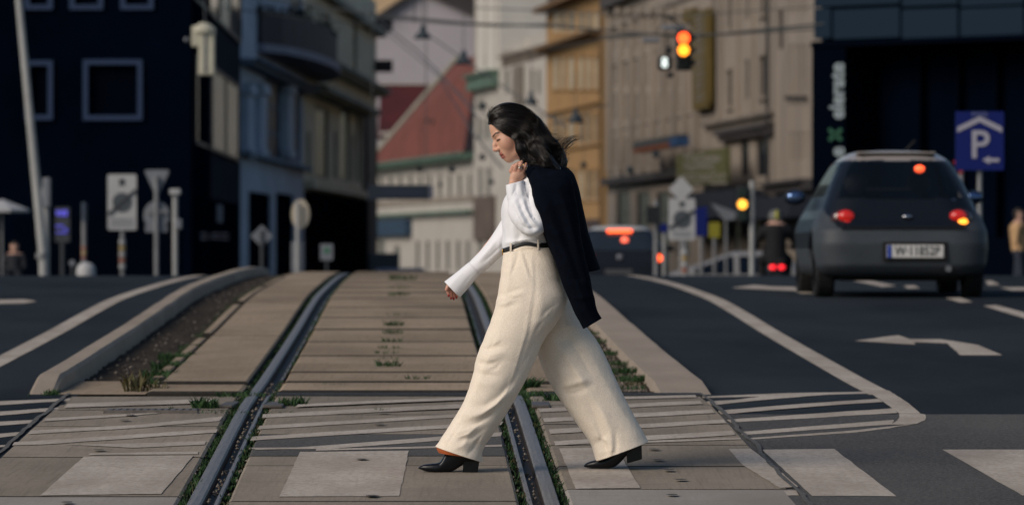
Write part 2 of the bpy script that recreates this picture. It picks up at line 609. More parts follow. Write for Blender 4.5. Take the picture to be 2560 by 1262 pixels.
decal("turn_arrow", [(1829, 713), (1886, 706), (1929, 710), (1986, 711), (1996, 717), (2039, 727), (2000, 727), (1986, 720), (1924, 718)], -.025, M_PAINT, road_r)
for poly in ([(2458, 757), (2490, 755), (2640, 795), (2600, 800)], [(2363, 738), (2400, 737), (2432, 748), (2400, 749)],
             [(2110, 692), (2150, 692), (2240, 708), (2205, 711)], [(2258, 708), (2285, 707), (2300, 714), (2270, 715)],
             [(2463, 697), (2480, 696), (2500, 706), (2470, 707)], [(2500, 712), (2570, 712), (2590, 720), (2530, 720)]):
    decal("lane_dash", poly, -.025, M_PAINT, road_r)
decal("lane_dash", [(-40, 743), (60, 741), (92, 746), (60, 751), (-40, 753)], -.025, M_PAINT, road_l)

# zebra stripes and the hatched field
for poly in ([(210, 1142), (484, 1139), (403, 1235), (100, 1239)], [(750, 1130), (1022, 1127), (998, 1240), (698, 1242)],
             [(1398, 1121), (1540, 1120), (1601, 1220), (1439, 1222)], [(1822, 1123), (1877, 1122), (1931, 1163), (1996, 1217), (1950, 1220), (1857, 1163)]):
    decal("zebra_stripe", poly, .0028, M_PAINT, track)
for poly in ([(1906, 1122), (2085, 1120), (2241, 1238), (2030, 1237)], [(2356, 1122), (2660, 1122), (2780, 1240), (2556, 1236)], [(1922, 1223), (1990, 1223), (1998, 1236), (1932, 1236)],
             [(2900, 1122), (3160, 1122), (3330, 1240), (3080, 1238)]):
    decal("zebra_stripe", poly, -.0018, M_PAINT, cross_r1)
decal("zebra_stripe", [(-340, 1145), (-60, 1142), (-170, 1238), (-470, 1240)], -.0018, M_PAINT, cross_l)
SL = [[(170, 1010), (540, 997), (520, 1008), (160, 1020)], [(115, 1046), (430, 1030), (330, 1040), (105, 1054)],
      [(76, 1077), (335, 1063), (556, 1042), (548, 1053), (330, 1071), (70, 1086)], [(36, 1106), (545, 1073), (540, 1082), (100, 1112), (30, 1114)],
      [(160, 1112), (210, 1112), (515, 1103), (512, 1112), (330, 1120)], [(225, 1134), (495, 1129), (495, 1136), (222, 1138)],
      [(745, 1011), (1275, 989), (1270, 996), (738, 1018)], [(658, 1036), (1272, 1006), (1267, 1016), (655, 1045)],
      [(648, 1065), (1262, 1028), (1257, 1037), (643, 1074)], [(631, 1092), (1258, 1054), (1252, 1063), (625, 1102)],
      [(626, 1120), (740, 1119), (1255, 1081), (1252, 1091), (830, 1122), (640, 1125)], [(790, 1123), (1255, 1112), (1255, 1117), (790, 1127)],
      [(1344, 1022), (1440, 1017), (1750, 1002), (1757, 1010), (1440, 1027), (1350, 1031)], [(1358, 1046), (1780, 1024), (1788, 1033), (1362, 1056)],
      [(1372, 1074), (1808, 1049), (1816, 1058), (1376, 1085)], [(1384, 1104), (1830, 1077), (1838, 1088), (1388, 1114)],
      [(1600, 1103), (1850, 1095), (1854, 1099), (1600, 1108)], [(1500, 993), (1738, 988), (1742, 994), (1500, 1000)]]
for poly in SL:
    decal("hatch_stripe", poly, .0032, M_PAINT, track)
def C4(pts):
    return [(1700 + x / 2.0965, 660 + y / 2.0965) for x, y in pts]
for i, poly in enumerate(([(115, 690), (560, 672), (1000, 664), (1000, 674), (780, 680), (480, 700), (140, 738), (130, 730), (420, 690), (120, 698)],
             [(140, 716), (780, 680), (480, 704), (148, 738)],
             [(200, 765), (1040, 702), (1065, 718), (215, 783)], [(245, 812), (1115, 752), (1140, 776), (265, 826)],
             [(315, 875), (1120, 812), (1110, 836), (325, 892)], [(355, 908), (900, 868), (1190, 838), (1240, 832), (1100, 856), (900, 880), (370, 915)])):
    decal("hatch_stripe", C4(poly), -.0028 + .0001 * i, M_PAINT, cross_r2 if i < 3 else cross_r1)
decal("hatch_border", C4([(958, 662), (1095, 660), (1260, 780), (1150, 780), (1105, 748), (1000, 676)]), -.0015, M_PAINT, cross_r2)
decal("hatch_border", C4([(1148, 781), (1258, 781), (1285, 785), (1290, 800), (1285, 815), (1240, 834), (1185, 838), (1105, 838), (1140, 815), (1150, 800)]), -.0014, M_PAINT, cross_r1)
for poly in ([(-60, 1003), (0, 1001), (176, 994), (174, 1000), (0, 1011), (-60, 1013)], [(-60, 1030), (0, 1027), (148, 1017), (143, 1025), (0, 1037), (-60, 1040)],
             [(-60, 1056), (0, 1052), (98, 1047), (88, 1055), (0, 1062), (-60, 1066)], [(-60, 1085), (0, 1082), (62, 1077), (55, 1085), (0, 1092), (-60, 1095)],
             [(-60, 1114), (0, 1111), (14, 1110), (10, 1115), (0, 1116), (-60, 1118)]):
    decal("hatch_stripe", poly, -.0018, M_PAINT, cross_l)
# crack of tar along the slab edge
for t in (1.808, -1.788):
    V, F = [], []
    ys = yset(20, 29.2, .12); jj, ww = 0.0, .018
    for Y in ys:
        jj = jj * .85 + random.gauss(0, .004) if Y > 20.01 else 0.0
        j = jj
        ww = ww * .8 + .2 * random.uniform(.004, .018) if Y > 20.01 else .018
        w = ww
        V += [TP(t + j - w, Y, .0045), TP(t + j + w, Y, .0045)]
    for i in range(len(ys) - 1):
        F.append((2 * i, 2 * i + 1, 2 * i + 3, 2 * i + 2))
    meshobj("tar_seam", V, F, mat("tar", (.095, .090, .083), .9, var=.5, scale=30, bump=.6, bscale=80), track)
# lifting holes in the slabs
for (x, y) in ((930, 1243), (905, 1151), (1636, 1126), (1645, 1153), (1673, 1178), (1702, 1202), (1680, 1240), (2478, 2000), (168, 1259), (957, 1035), (948, 1063), (328, 1040), (312, 1053), (248, 1128)):
    if y > 1262: continue
    c = G(x, y)
    bm = bmesh.new()
    for k in range(1):
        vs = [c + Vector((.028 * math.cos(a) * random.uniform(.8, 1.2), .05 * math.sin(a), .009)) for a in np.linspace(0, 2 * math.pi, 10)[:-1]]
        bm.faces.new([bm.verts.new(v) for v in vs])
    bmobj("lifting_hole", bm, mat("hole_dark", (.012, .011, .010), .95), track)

# ------------------------------------------------------------------ weeds and stones
def weeds(name, spots, m):
    V, F = [], []
    for (p, h, n, spread) in spots:
        for _ in range(n):
            a = random.uniform(0, 6.283)
            r = spread * math.sqrt(random.random())
            b = Vector((p.x + r * math.cos(a), p.y + r * math.sin(a) * 1.2, p.z))
            b.z = p.z
            hh = h * .55 * random.uniform(.4, 1.15)
            d = Vector((random.uniform(-1, 1), random.uniform(-1, 1), 0)) * hh * .75
            wv = Vector((random.uniform(-1, 1), random.uniform(-1, 1), 0)).normalized() * max(.0022, hh * .085)
            i = len(V)
            V += [b - wv * .6, b + wv * .6, b + d * .35 + Vector((0, 0, hh * .6)) + wv, b + d * .35 + Vector((0, 0, hh * .6)) - wv, b + d + Vector((0, 0, hh))]
            F += [(i, i + 1, i + 2, i + 3), (i + 3, i + 2, i + 4)]
    return meshobj(name, V, F, m)
sp, sp2 = [], []
# along the rails
for s in (-1, 1):
    Y = 20.0
    while Y < 66:
        for off in (.082, -.09):
            dens = 1.0 if Y < 30 else .75
            if random.random() < dens * (.95 if (off > 0) else .55):
                sp.append((TP(s * (.7175 + off + random.uniform(-.012, .012)), Y + random.uniform(-.05, .05), -.02), random.uniform(.025, .06), 8, .024))
            if random.random() < .10:
                sp2.append((TP(s * (.7175 + off), Y, -.02), random.uniform(.02, .06), 6, .03))
        Y += .055 if Y < 32 else .09
# cross joints
def joint(px0, px1, py, prob, h=.025):
    a, b = G(px0, py), G(px1, py)
    n = int((b.x - a.x) / .03)
    for i in range(n):
        if random.random() < prob * (0.35 + 0.65 * (math.sin(i * .37 + py) > -.2)):
            sp.append((Vector((a.x + (b.x - a.x) * i / n, a.y + (b.y - a.y) * i / n, a.z - .01)), random.uniform(.4, 1.2) * h, 4, .02))
joint(0, 455, 1241, .9, .018); joint(20, 520, 1142, .8, .02); joint(1410, 1985, 1222, .5, .022); joint(1400, 1950, 1165, .35, .02)
joint(160, 280, 1022, .8, .03); joint(660, 870, 1028, .5, .02); joint(690, 1200, 964, .95, .035); joint(690, 1200, 971, .5, .03); joint(410, 620, 965, .35, .03)
joint(730, 1190, 920, .35, .02); joint(760, 1190, 846, .3, .02); joint(790, 1190, 812, .35, .03); joint(800, 1190, 796, .3, .03); joint(820, 1190, 770, .4, .03)
joint(700, 1190, 988, .35, .02)
joint(60, 160, 988, .5, .05)
# centre joint tufts
for (x, y, h, n, s) in ((968, 925, .10, 70, .10), (972, 905, .05, 30, .09), (968, 893, .07, 40, .10), (975, 880, .07, 40, .10), (980, 862, .08, 50, .10), (982, 840, .08, 50, .09),
                        (985, 822, .10, 70, .10), (990, 795, .06, 30, .1), (995, 745, .10, 50, .12), (1000, 725, .07, 40, .14), (1005, 705, .14, 60, .2), (1130, 868, .04, 30, .12),
                        (830, 918, .05, 40, .09), (740, 920, .03, 40, .14), (1050, 955, .13, 60, .10), (830, 968, .09, 50, .10), (960, 975, .07, 40, .12), (960, 1025, .07, 30, .06),
                        (515, 1018, .15, 130, .09), (585, 990, .10, 120, .15), (620, 985, .07, 80, .12), (560, 1030, .07, 90, .16), (730, 1010, .13, 120, .10), (700, 1030, .06, 60, .12),
                        (445, 893, .12, 220, .16), (420, 915, .12, 180, .14), (400, 940, .13, 180, .13), (385, 958, .10, 120, .12), (475, 865, .08, 100, .10), (430, 1022, .07, 30, .05),
                        (1310, 972, .17, 200, .10), (1325, 988, .10, 120, .10), (1385, 1000, .13, 90, .07), (1330, 1000, .06, 80, .10), (1550, 905, .07, 100, .10), (1560, 925, .09, 160, .12), (1580, 945, .09, 160, .11), (1565, 965, .06, 120, .14),
                        (1520, 880, .07, 120, .1), (1500, 850, .07, 90, .1), (1480, 830, .06, 90, .1), (125, 985, .10, 60, .07), (1620, 1130, .03, 20, .05), (1090, 700, .06, 20, .2), (930, 700, .06, 20, .2), (950, 688, .06, 20, .2), (1155, 690, .08, 30, .2)):
    sp.append((G(x, y) + Vector((0, 0, .012 if 945 < x < 1010 and y < 940 else -.02)), h * (1.05 if 945 < x < 1010 and y < 940 else .9), int(n * 1.1), s * .85))
sp2.append((G(345, 975) + Vector((0, 0, -.02)), .22, 40, .09))
sp2.append((G(400, 975) + Vector((0, 0, -.02)), .16, 14, .05))
sp2.append((G(1590, 955) + Vector((0, 0, -.02)), .05, 60, .09))
# edge of the left gravel bed
Y = 31.0
while Y < 66:
    if random.random() < .6:
        sp.append((TP(-1.46 + random.uniform(-.03, .02), Y, -.03), random.uniform(.02, .06), 8, .05))
    if random.random() < .5:
        sp.append((TP(1.40 + random.uniform(-.03, .12), Y, -.03), random.uniform(.02, .05), 8, .05))
    Y += .12
tag(weeds("weeds", sp, M_LEAF), "green weeds and grass growing in the joints of the tram track", "weeds", kind="stuff")
tag(weeds("dry_weeds", sp2, M_LEAF2), "dry yellowish weed stalks between the track slabs", "weeds", kind="stuff")
# loose stones in the gravel beds
V, F = [], []
def pebble(c, r):
    i = len(V)
    dirs = [(1, 0, 0), (-1, 0, 0), (0, 1, 0), (0, -1, 0), (0, 0, 1), (0, 0, -1)]
    for d in dirs:
        V.append(c + Vector(d) * r * random.uniform(.6, 1.3))
    for f in ((0, 2, 4), (2, 1, 4), (1, 3, 4), (3, 0, 4), (2, 0, 5), (1, 2, 5), (3, 1, 5), (0, 3, 5)):
        F.append(tuple(i + k for k in f))
for _ in range(1500):
    Y = 30.1 + 36 * random.random() ** 2
    if random.random() < .14:
        t = random.uniform(-1.85, -1.47)
    else:
        t = random.uniform(1.36, 1.54)
    pebble(TP(t, Y, -.025), random.uniform(.005, .014))
for _ in range(500):   # crumbs beside the rails and in the grooves
    Y = random.uniform(20, 31); s = random.choice((-1, 1))
    pebble(TP(s * (.7175 + random.choice((.10, -.03, -.105)) + random.uniform(-.01, .01)), Y, -.012 if random.random() < .7 else -.035), random.uniform(.004, .010))
tag(meshobj("gravel", V, F, mat("pebble", (.15, .125, .10), .9, var=.6, scale=25)), "small grey brown stones lying in the beds beside the track", "gravel", kind="stuff")
# ------------------------------------------------------------------ buildings
class Facade:
    """a vertical wall plane through two pixel columns with their distances"""
    def __init__(s, ax, aY, bx, bY):
        s.A = P(ax, HY, aY); s.B = P(bx, HY, bY)
        s.A.z = s.B.z = 0
        s.d = (s.B - s.A); s.L = s.d.length; s.d.normalize()
        s.n = Vector((s.d.y, -s.d.x, 0))           # towards the camera
        if s.n.dot((s.A + s.B) * -.5) < 0: s.n = -s.n
    def map(s, px, py):
        r = Vector(((px - CX) / FPX, 1, 0))
        # A + d*t = r*k
        den = s.d.x * (-r.y) + s.d.y * r.x
        t = (-(s.A.x) * (-r.y) - s.A.y * r.x) / den
        pt = s.A + s.d * t
        return t, CZ + (HY - py) / FPX * pt.y
    def pt(s, t, z, out=0.0):
        v = s.A + s.d * t + s.n * out
        return Vector((v.x, v.y, z))
    def rect(s, x0, y0, x1, y1):
        a, _ = s.map(x0, y0); b, _ = s.map(x1, y0)
        xm = (x0 + x1) / 2
        return min(a, b), s.map(xm, y1)[1], max(a, b), s.map(xm, y0)[1]

def fbox(bm, fc, s0, s1, z0, z1, o0, o1):
    """box on a facade: s range, z range, out range"""
    pts = [fc.pt(s0, z0, o0), fc.pt(s1, z0, o0), fc.pt(s1, z1, o0), fc.pt(s0, z1, o0)]
    q = fc.n * (o1 - o0)
    bm_prism(bm, pts, (0, 0, 0), q)

def part(name, fc, boxes, m, parent):
    bm = bmesh.new()
    for b in boxes:
        fbox(bm, fc, *b)
    return bmobj(name, bm, m, parent)

def wall(name, fc, s0, s1, z0, z1, ops, m, parent, depth=9.0, reveal=.28):
    ss = sorted({s0, s1, *[min(max(o[0], s0), s1) for o in ops], *[min(max(o[2], s0), s1) for o in ops]})
    zs = sorted({z0, z1, *[min(max(o[1], z0), z1) for o in ops], *[min(max(o[3], z0), z1) for o in ops]})
    bm = bmesh.new()
    vc = {}
    def v(i, j, o=0.0):
        k = (i, j, o)
        if k not in vc:
            vc[k] = bm.verts.new(fc.pt(ss[i], zs[j], o))
        return vc[k]
    hole = {}
    for i in range(len(ss) - 1):
        for j in range(len(zs) - 1):
            cs, cz = (ss[i] + ss[i + 1]) / 2, (zs[j] + zs[j + 1]) / 2
            h = any(o[0] < cs < o[2] and o[1] < cz < o[3] for o in ops)
            hole[i, j] = h
            if not h:
                bm.faces.new((v(i, j), v(i + 1, j), v(i + 1, j + 1), v(i, j + 1)))
    for (i, j), h in hole.items():
        if not h: continue
        for (di, dj, e) in ((-1, 0, ((i, j), (i, j + 1))), (1, 0, ((i + 1, j), (i + 1, j + 1))), (0, -1, ((i, j), (i + 1, j))), (0, 1, ((i, j + 1), (i + 1, j + 1)))):
            if not hole.get((i + di, j + dj), False):
                a, b = e
                bm.faces.new((v(*a), v(*b), v(*b, -reveal), v(*a, -reveal)))
        bm.faces.new((v(i, j, -reveal), v(i + 1, j, -reveal), v(i + 1, j + 1, -reveal), v(i, j + 1, -reveal)))
    I, J = len(ss) - 1, len(zs) - 1
    for a, b in (((0, 0), (0, J)), ((I, 0), (I, J)), ((0, J), (I, J))):
        # sides and roof, from the corner line back
        q = [fc.pt(ss[a[0]], zs[a[1]]), fc.pt(ss[b[0]], zs[b[1]]), fc.pt(ss[b[0]], zs[b[1]], -depth), fc.pt(ss[a[0]], zs[a[1]], -depth)]
        bm.faces.new([bm.verts.new(p) for p in q])
    q = [fc.pt(s0, z0, -depth), fc.pt(s1, z0, -depth), fc.pt(s1, z1, -depth), fc.pt(s0, z1, -depth)]
    bm.faces.new([bm.verts.new(p) for p in q])
    return bmobj(name, bm, m, parent)

def window(fc, r, parent, mframe, mpane, fw=.09, proud=.0, rec=.2, mull=(1, 1), surround=None, sw=.14):
    s0, z0, s1, z1 = r
    bs = [(s0, s1, z0, z0 + fw, -rec, -rec + .12 + proud), (s0, s1, z1 - fw, z1, -rec, -rec + .12 + proud),
          (s0, s0 + fw, z0 + fw, z1 - fw, -rec, -rec + .12 + proud), (s1 - fw, s1, z0 + fw, z1 - fw, -rec, -rec + .12 + proud)]
    nx, nz = mull
    for i in range(1, nx):
        c = s0 + (s1 - s0) * i / nx
        bs.append((c - fw * .4, c + fw * .4, z0 + fw, z1 - fw, -rec, -rec + .1))
    for j in range(1, nz):
        c = z0 + (z1 - z0) * j / nz
        bs.append((s0 + fw, s1 - fw, c - fw * .4, c + fw * .4, -rec + .001, -rec + .099))
    w = part("window", fc, bs, mframe, parent)
    part("pane", fc, [(s0 + fw * .8, s1 - fw * .8, z0 + fw * .8, z1 - fw * .8, -rec + .03, -rec + .06)], mpane, w)
    if surround is not None:
        part("surround", fc, [(s0 - sw, s0, z0, z1, .002, .07), (s1, s1 + sw, z0, z1, .002, .07), (s0 - sw, s1 + sw, z1, z1 + sw * 1.4, .002, .10), (s0 - sw * 1.3, s1 + sw * 1.3, z0 - sw, z0, .002, .14)], surround, w)
    return w

def building(name, fc, label, cat="building"):
    mid = fc.pt(fc.L / 2, 0)
    return empty(name, (mid.x, mid.y, zg(mid.y)), label, cat)

def inv(fc, x, y):
    return fc.map(x, y)

M_GLASSD = mat("dark_glass", (.006, .009, .014), .35, spec=.15)
M_GLASSB = mat("blue_glass", (.005, .015, .030), .4, spec=.15)
M_GLASSP = mat("pale_glass", (.20, .21, .21), .25, spec=.5, var=.35, scale=.8)
M_GLASSW = mat("street_glass", (.02, .022, .025), .06, spec=1.0, metal=.35)
M_DARKB = mat("dark_cladding", (.0009, .0026, .0070), .9, var=.25, scale=.25, spec=0)
M_DARKN = mat("navy_cladding", (.003, .009, .019), .85, var=.2, scale=.4, spec=.02)
M_FRAMEB = mat("blue_grey_frame", (.014, .032, .080), .5)
M_FRAMED = mat("dark_frame", (.02, .022, .025), .5)
M_BLUE = mat("blue_grey_render", (.33, .39, .47), .9, var=.18, scale=.5)
M_BLUED = mat("blue_grey_trim", (.12, .165, .22), .9, var=.2, scale=.7)
M_OLIVE = mat("olive_render", (.50, .475, .36), .9, var=.15, scale=.5)
M_OLIVED = mat("olive_trim", (.19, .20, .165), .9, var=.2, scale=.5)
M_BROWN = mat("brown_wall", (.045, .030, .026), .9, var=.2, scale=.6)
M_LILAC = mat("pale_lilac_render", (.37, .34, .36), .9, var=.06, scale=.15)
M_WHITEB = mat("white_stucco", (.40, .37, .33), .9, var=.10, scale=.4)
M_GREENC = mat("copper_green", (.085, .14, .105), .7, var=.3, scale=.6)
M_ORANGE = mat("orange_tile", (.145, .042, .030), .85, var=.22, scale=.35)
M_RED = mat("dark_red_tile", (.060, .008, .010), .85, var=.25, scale=.4)
M_MUST = mat("mustard_render", (.29, .172, .070), .9, var=.10, scale=.3)
M_MUSTD = mat("mustard_trim_shade", (.13, .075, .035), .9, var=.2, scale=.4)
M_STONE = mat("beige_stone", (.250, .210, .170), .9, var=.2, scale=.35, stretch=(1, 1, .4))
M_STONE2 = mat("grey_stone", (.165, .142, .118), .9, var=.22, scale=.5)
M_STONED = mat("dark_stone", (.045, .040, .040), .9, var=.3, scale=.4)
M_BLACK = mat("shop_black", (.0012, .0025, .006), .9, spec=0)

def zb(Y):
    return zg(Y) - .3

# 1 dark modern block, left ------------------------------------------------
f1 = Facade(-2600, 140, 478, 140)
b1 = building("office_building", f1, "dark navy modern building with square framed windows on the left", "building")
ops = [f1.rect(*r) for r in ((62, 152, 132, 300), (208, 150, 356, 301), (62, -110, 132, 25), (174, -110, 258, 25), (301, -110, 384, 25), (-250, 152, -105, 300), (-200, -110, -105, 25))]
wall("wall", f1, 0, f1.L, zb(140), 9.6, ops, M_DARKB, b1)
for o in ops:
    window(f1, o, b1, M_FRAMEB, M_BLACK, fw=.13, proud=.16)
part("shop_front", f1, [(*[f1.map(x, 600)[0] for x in (40, 440)], zb(140), f1.map(200, 545)[1], .01, .12)], M_BLACK, b1)
f1b = Facade(479, 140.5, 601, 172)
part("wall", f1b, [(0.0, f1b.L, zb(140), 9.6, -6, 0)], M_DARKN, b1)
for r, mu in (((484, 182, 592, 374), (3, 1)), ((482, -80, 597, 48), (4, 1))):
    s0, z0, s1, z1 = f1b.rect(*r)
    w = part("window", f1b, [(s0, s1, z0 - .1, z0, .003, .1), (s0, s1, z1, z1 + .1, .003, .1), (s0 - .12, s0, z0 - .1, z1 + .1, .003, .1), (s1, s1 + .12, z0 - .1, z1 + .1, .003, .1)]
             + [(s0 + (s1 - s0) * k / mu[0] - .25, s0 + (s1 - s0) * k / mu[0] + .25, z0, z1, .003, .09) for k in range(1, mu[0])], M_FRAMED, b1)
    for k in range(mu[0]):
        part("pane", f1b, [(s0 + (s1 - s0) * k / mu[0] + .25, s0 + (s1 - s0) * (k + 1) / mu[0] - .25, z0, z1, .003, .05)], M_GLASSP if r[1] > 0 or k % 2 == 0 else M_GLASSW, w)
s0, z0, s1, z1 = f1b.rect(487, 500, 592, 720)
part("shop_front", f1b, [(s0, s1, z0, z1, .002, .06)], M_BLACK, b1)
for (x0, y0, x1, y1) in ((494, 581, 508, 599), (511, 583, 521, 598), (524, 582, 540, 598), (544, 582, 564, 599)):
    s0, z0, s1, z1 = f1b.rect(x0, y0, x1, y1)
    part("sign_letter", f1b, [(s0, s1, z0, z0 + .06, .062, .1), (s0, s1, z1 - .06, z1, .062, .1), (s0, s0 + .25, z0 + .06, z1 - .06, .062, .1)], M_FRAMEB, b1)
s0, z0, s1, z1 = f1b.rect(536, 512, 550, 556)
part("poster", f1b, [(s0, s1, z0, z1, .062, .09)], mat("poster_grey", (.09, .10, .12), .8), b1)

# 2 blue grey house --------------------------------------------------------
f2 = Facade(601, 172.3, 759, 205)
b2 = building("town_house", f2, "blue grey stucco house with a dark planted balcony beside the navy building")
wins = [(622, 205, 634, 398), (661, 200, 706, 400), (722, 205, 752, 405), (663, 20, 700, 150), (725, -60, 755, 60)]
ops = [f2.rect(*r) for r in wins] + [f2.rect(622, 482, 678, 720), f2.rect(690, 485, 735, 720)]
wall("wall", f2, 0, f2.L, zb(172), 12.2, ops, M_BLUE, b2)
for o in ops[:5]:
    window(f2, o, b2, M_BLUED, M_GLASSB, fw=.12, mull=(2, 3))
for o in ops[5:]:
    window(f2, o, b2, M_BLACK, M_BLACK, fw=.15, mull=(1, 1))
for x in (612, 645, 714):
    s0, z0, s1, z1 = f2.rect(x - 8, 212, x + 8, 396)
    part("pilaster", f2, [(s0, s1, z0, z1, .002, .22), (s0 - .15, s1 + .15, z1 - .35, z1, .003, .32), (s0 - .12, s1 + .12, z0, z0 + .3, .003, .3)], M_BLUE, b2)
s0, z0, s1, z1 = f2.rect(602, 398, 758, 408)
part("sill_band", f2, [(0.02, f2.L - .02, z0, z0 + .15, .002, .35)], M_BLUED, b2)
part("cornice", f2, [(0.02, f2.L - .02, f2.map(680, 200)[1], f2.map(680, 190)[1], .002, .45), (0.02, f2.L - .02, f2.map(680, 190)[1], f2.map(680, 185)[1], .003, .7)], M_BLUED, b2)
# curved balcony
bal = empty("balcony_anchor", (0, 0, 0)); bpy.data.objects.remove(bal)
def curve_out(fc, x0, x1, depth, n=14):
    a, _ = fc.map(x0, 100); b, _ = fc.map(x1, 100)
    return [(a + (b - a) * i / n, .15 + depth * math.sin(math.pi * i / n) ** .6) for i in range(n + 1)]
cv = curve_out(f2, 642, 790, 1.5)
za, zc = f2.map(715, 168)[1], f2.map(715, 150)[1]
ztop = f2.map(715, 72)[1]
def ribbon(name, fc, cv, z0, z1, m, parent, thick=.08):
    bm = bmesh.new()
    vs = []
    for s, o in cv:
        vs.append((bm.verts.new(fc.pt(s, z0, o)), bm.verts.new(fc.pt(s, z1, o)), bm.verts.new(fc.pt(s, z1, o - thick)), bm.verts.new(fc.pt(s, z0, o - thick))))
    for i in range(len(vs) - 1):
        for k in range(4):
            bm.faces.new((vs[i][k], vs[i + 1][k], vs[i + 1][(k + 1) % 4], vs[i][(k + 1) % 4]))
    bm.faces.new(vs[0]); bm.faces.new(vs[-1][::-1])
    return bmobj(name, bm, m, parent)
bm = bmesh.new()
bm_prism(bm, [f2.pt(s, za, o + .12) for s, o in cv] + [f2.pt(cv[-1][0], za, .0), f2.pt(cv[0][0], za, 0)], (0, 0, 0), (0, 0, zc - za))
balc = bmobj("balcony", bm, mat("balcony_stone", (.20, .21, .26), .8, var=.1, scale=.6), b2)
ribbon("railing", f2, cv, zc + .002, ztop, mat("balcony_railing", (.006, .010, .018), .7), balc)
# plants on the balcony
V, F = [], []
for _ in range(900):
    s, o = random.choice(cv)
    c = f2.pt(s + random.uniform(-.3, .3), ztop + random.uniform(-.15, .45) * random.random() + .1 * math.sin(s * 2.3), o * random.uniform(.5, 1.0))
    i = len(V)
    a = Vector((random.uniform(-1, 1), random.uniform(-1, 1), random.uniform(-1, 1))) * .16
    b = Vector((random.uniform(-1, 1), random.uniform(-1, 1), random.uniform(-1, 1))) * .16
    V += [c, c + a, c + b]
    F.append((i, i + 1, i + 2))
tag(meshobj("balcony_plants", V, F, mat("balcony_leaf", (.01, .016, .014), .8)), "dark bushy plants along the top of the curved balcony railing", "plants")

# 3 olive house --------------------------------------------------------------
f3 = Facade(760, 205.5, 941, 255)
b3 = building("town_house", f3, "olive beige stucco house with cornices left of the street opening")
wins = [(808, 36, 827, 172), (879, 58, 893, 186), (789, 268, 822, 446), (851, 272, 874, 452), (893, 280, 902, 456), (768, 330, 776, 440), (835, 330, 843, 448), (879, 335, 886, 452)]
ops = [f3.rect(*r) for r in wins] + [f3.rect(764, 500, 905, 720)]
sE = f3.map(905, 300)[0]
wall("wall", f3, 0, f3.L, zb(205), 14.2, ops, M_OLIVE, b3)
for k, o in enumerate(ops[:8]):
    window(f3, o, b3, mat("window_grey", (.06, .065, .075), .6), M_GLASSD, fw=.11, mull=(1, 3) if k < 2 else (1, 1))
window(f3, ops[8], b3, M_BLACK, M_BLACK, fw=.2, mull=(5, 1))
s0, z0, s1, z1 = f3.rect(906, 284, 941, 720)
part("side_wall", f3, [(s0, s1, z0, z1, .002, .05)], M_BROWN, b3)
for (xa, ya, hh, out) in ((850, 198, .28, .55), (850, 188, .18, .75), (830, 262, .35, .75), (830, 256, .2, .95), (850, 30, .25, .5), (840, 484, .30, .4)):
    zz = f3.map(xa, ya)[1]
    part("cornice", f3, [(.02, (sE if ya > 240 else f3.L) - .02, zz, zz + hh, .003, out)], M_OLIVED if ya not in (484,) else M_OLIVE, b3)
part("shop_front", f3, [(.1, sE, zb(205), f3.map(830, 488)[1] - .02, .003, .3)], M_BLACK, b3)
for (x, y) in ((942, 66), (944, 166)):
    s, z = f3.map(936, y)
    part("bracket", f3, [(s - .1, s + .15, z - .3, z + .3, .003, .9)], M_STONED, b3)

# 4 pale gable house in the distance --------------------------------------------
f4 = Facade(925, 540, 1400, 540)
b4 = building("gable_house", f4, "tall pale lilac gable wall rising behind the orange tiled roof")
def fpoly(name, fc, px, m, parent, out=0.0, thick=8.0):
    pts = []
    for x, y in px:
        s, z = fc.map(x, y)
        pts.append(fc.pt(s, z, out))
    bm = bmesh.new()
    bm_prism(bm, pts, (0, 0, 0), -fc.n * thick)
    return bmobj(name, bm, m, parent)
fpoly("wall", f4, [(930, 672), (930, 60), (1050, -20), (1186, 40), (1186, 672)], M_LILAC, b4)
fpoly("wall", f4, [(1187, 672), (1187, -40), (1420, -40), (1420, 672)], M_LILAC, b4, out=-.5)
fpoly("roof", f4, [(925, 64), (925, 50), (1050, -34), (1192, 30), (1192, 44), (1050, -20)], M_STONED, b4, out=.8, thick=10)
fpoly("roof_slope", f4, [(1062, -30), (1130, -60), (1192, -40), (1192, 29)], M_STONED, b4, out=.79, thick=10)
fpoly("chimney", f4, [(1312, 10), (1312, -60), (1336, -60), (1336, 10)], M_STONED, b4, out=1.2, thick=1)
f4c = Facade(880, 600, 1010, 600)
b4c = building("distant_house", f4c, "warm yellow house wall glimpsed above the left end of the lilac gable")
fpoly("wall", f4c, [(880, 672), (880, -60), (1010, -60), (1010, 672)], mat("warm_yellow_render", (.50, .36, .22), .9, var=.1, scale=.3), b4c)
fpoly("roof", f4c, [(876, -61), (1014, -61), (1000, -100), (890, -100)], M_STONED, b4c)

# 5 dark red roof house, then the white corner house with the orange hip roof -------------
f5r = Facade(940, 460, 1130, 460)
b5r = building("roof_house", f5r, "house with a dark red roof behind the pale hip ridge")
fpoly("wall", f5r, [(948, 672), (948, 330), (1130, 330), (1130, 672)], M_WHITEB, b5r, thick=6)
bm = bmesh.new()
pts = [f5r.pt(*f5r.map(944, 345), .3), f5r.pt(*f5r.map(1135, 345), .3), f5r.pt(*f5r.map(1120, 207), -6), f5r.pt(*f5r.map(948, 207), -6)]
bm_prism(bm, pts, (0, 0, 0), (0, .6, -.15))
rf = bmobj("roof", bm, M_RED, b5r)
part("ridge_cap", f5r, [(f5r.map(946, 207)[0], f5r.map(1122, 207)[0], f5r.map(946, 207)[1], f5r.map(946, 202)[1], -6.6, -5.8)], M_WHITEB, b5r)

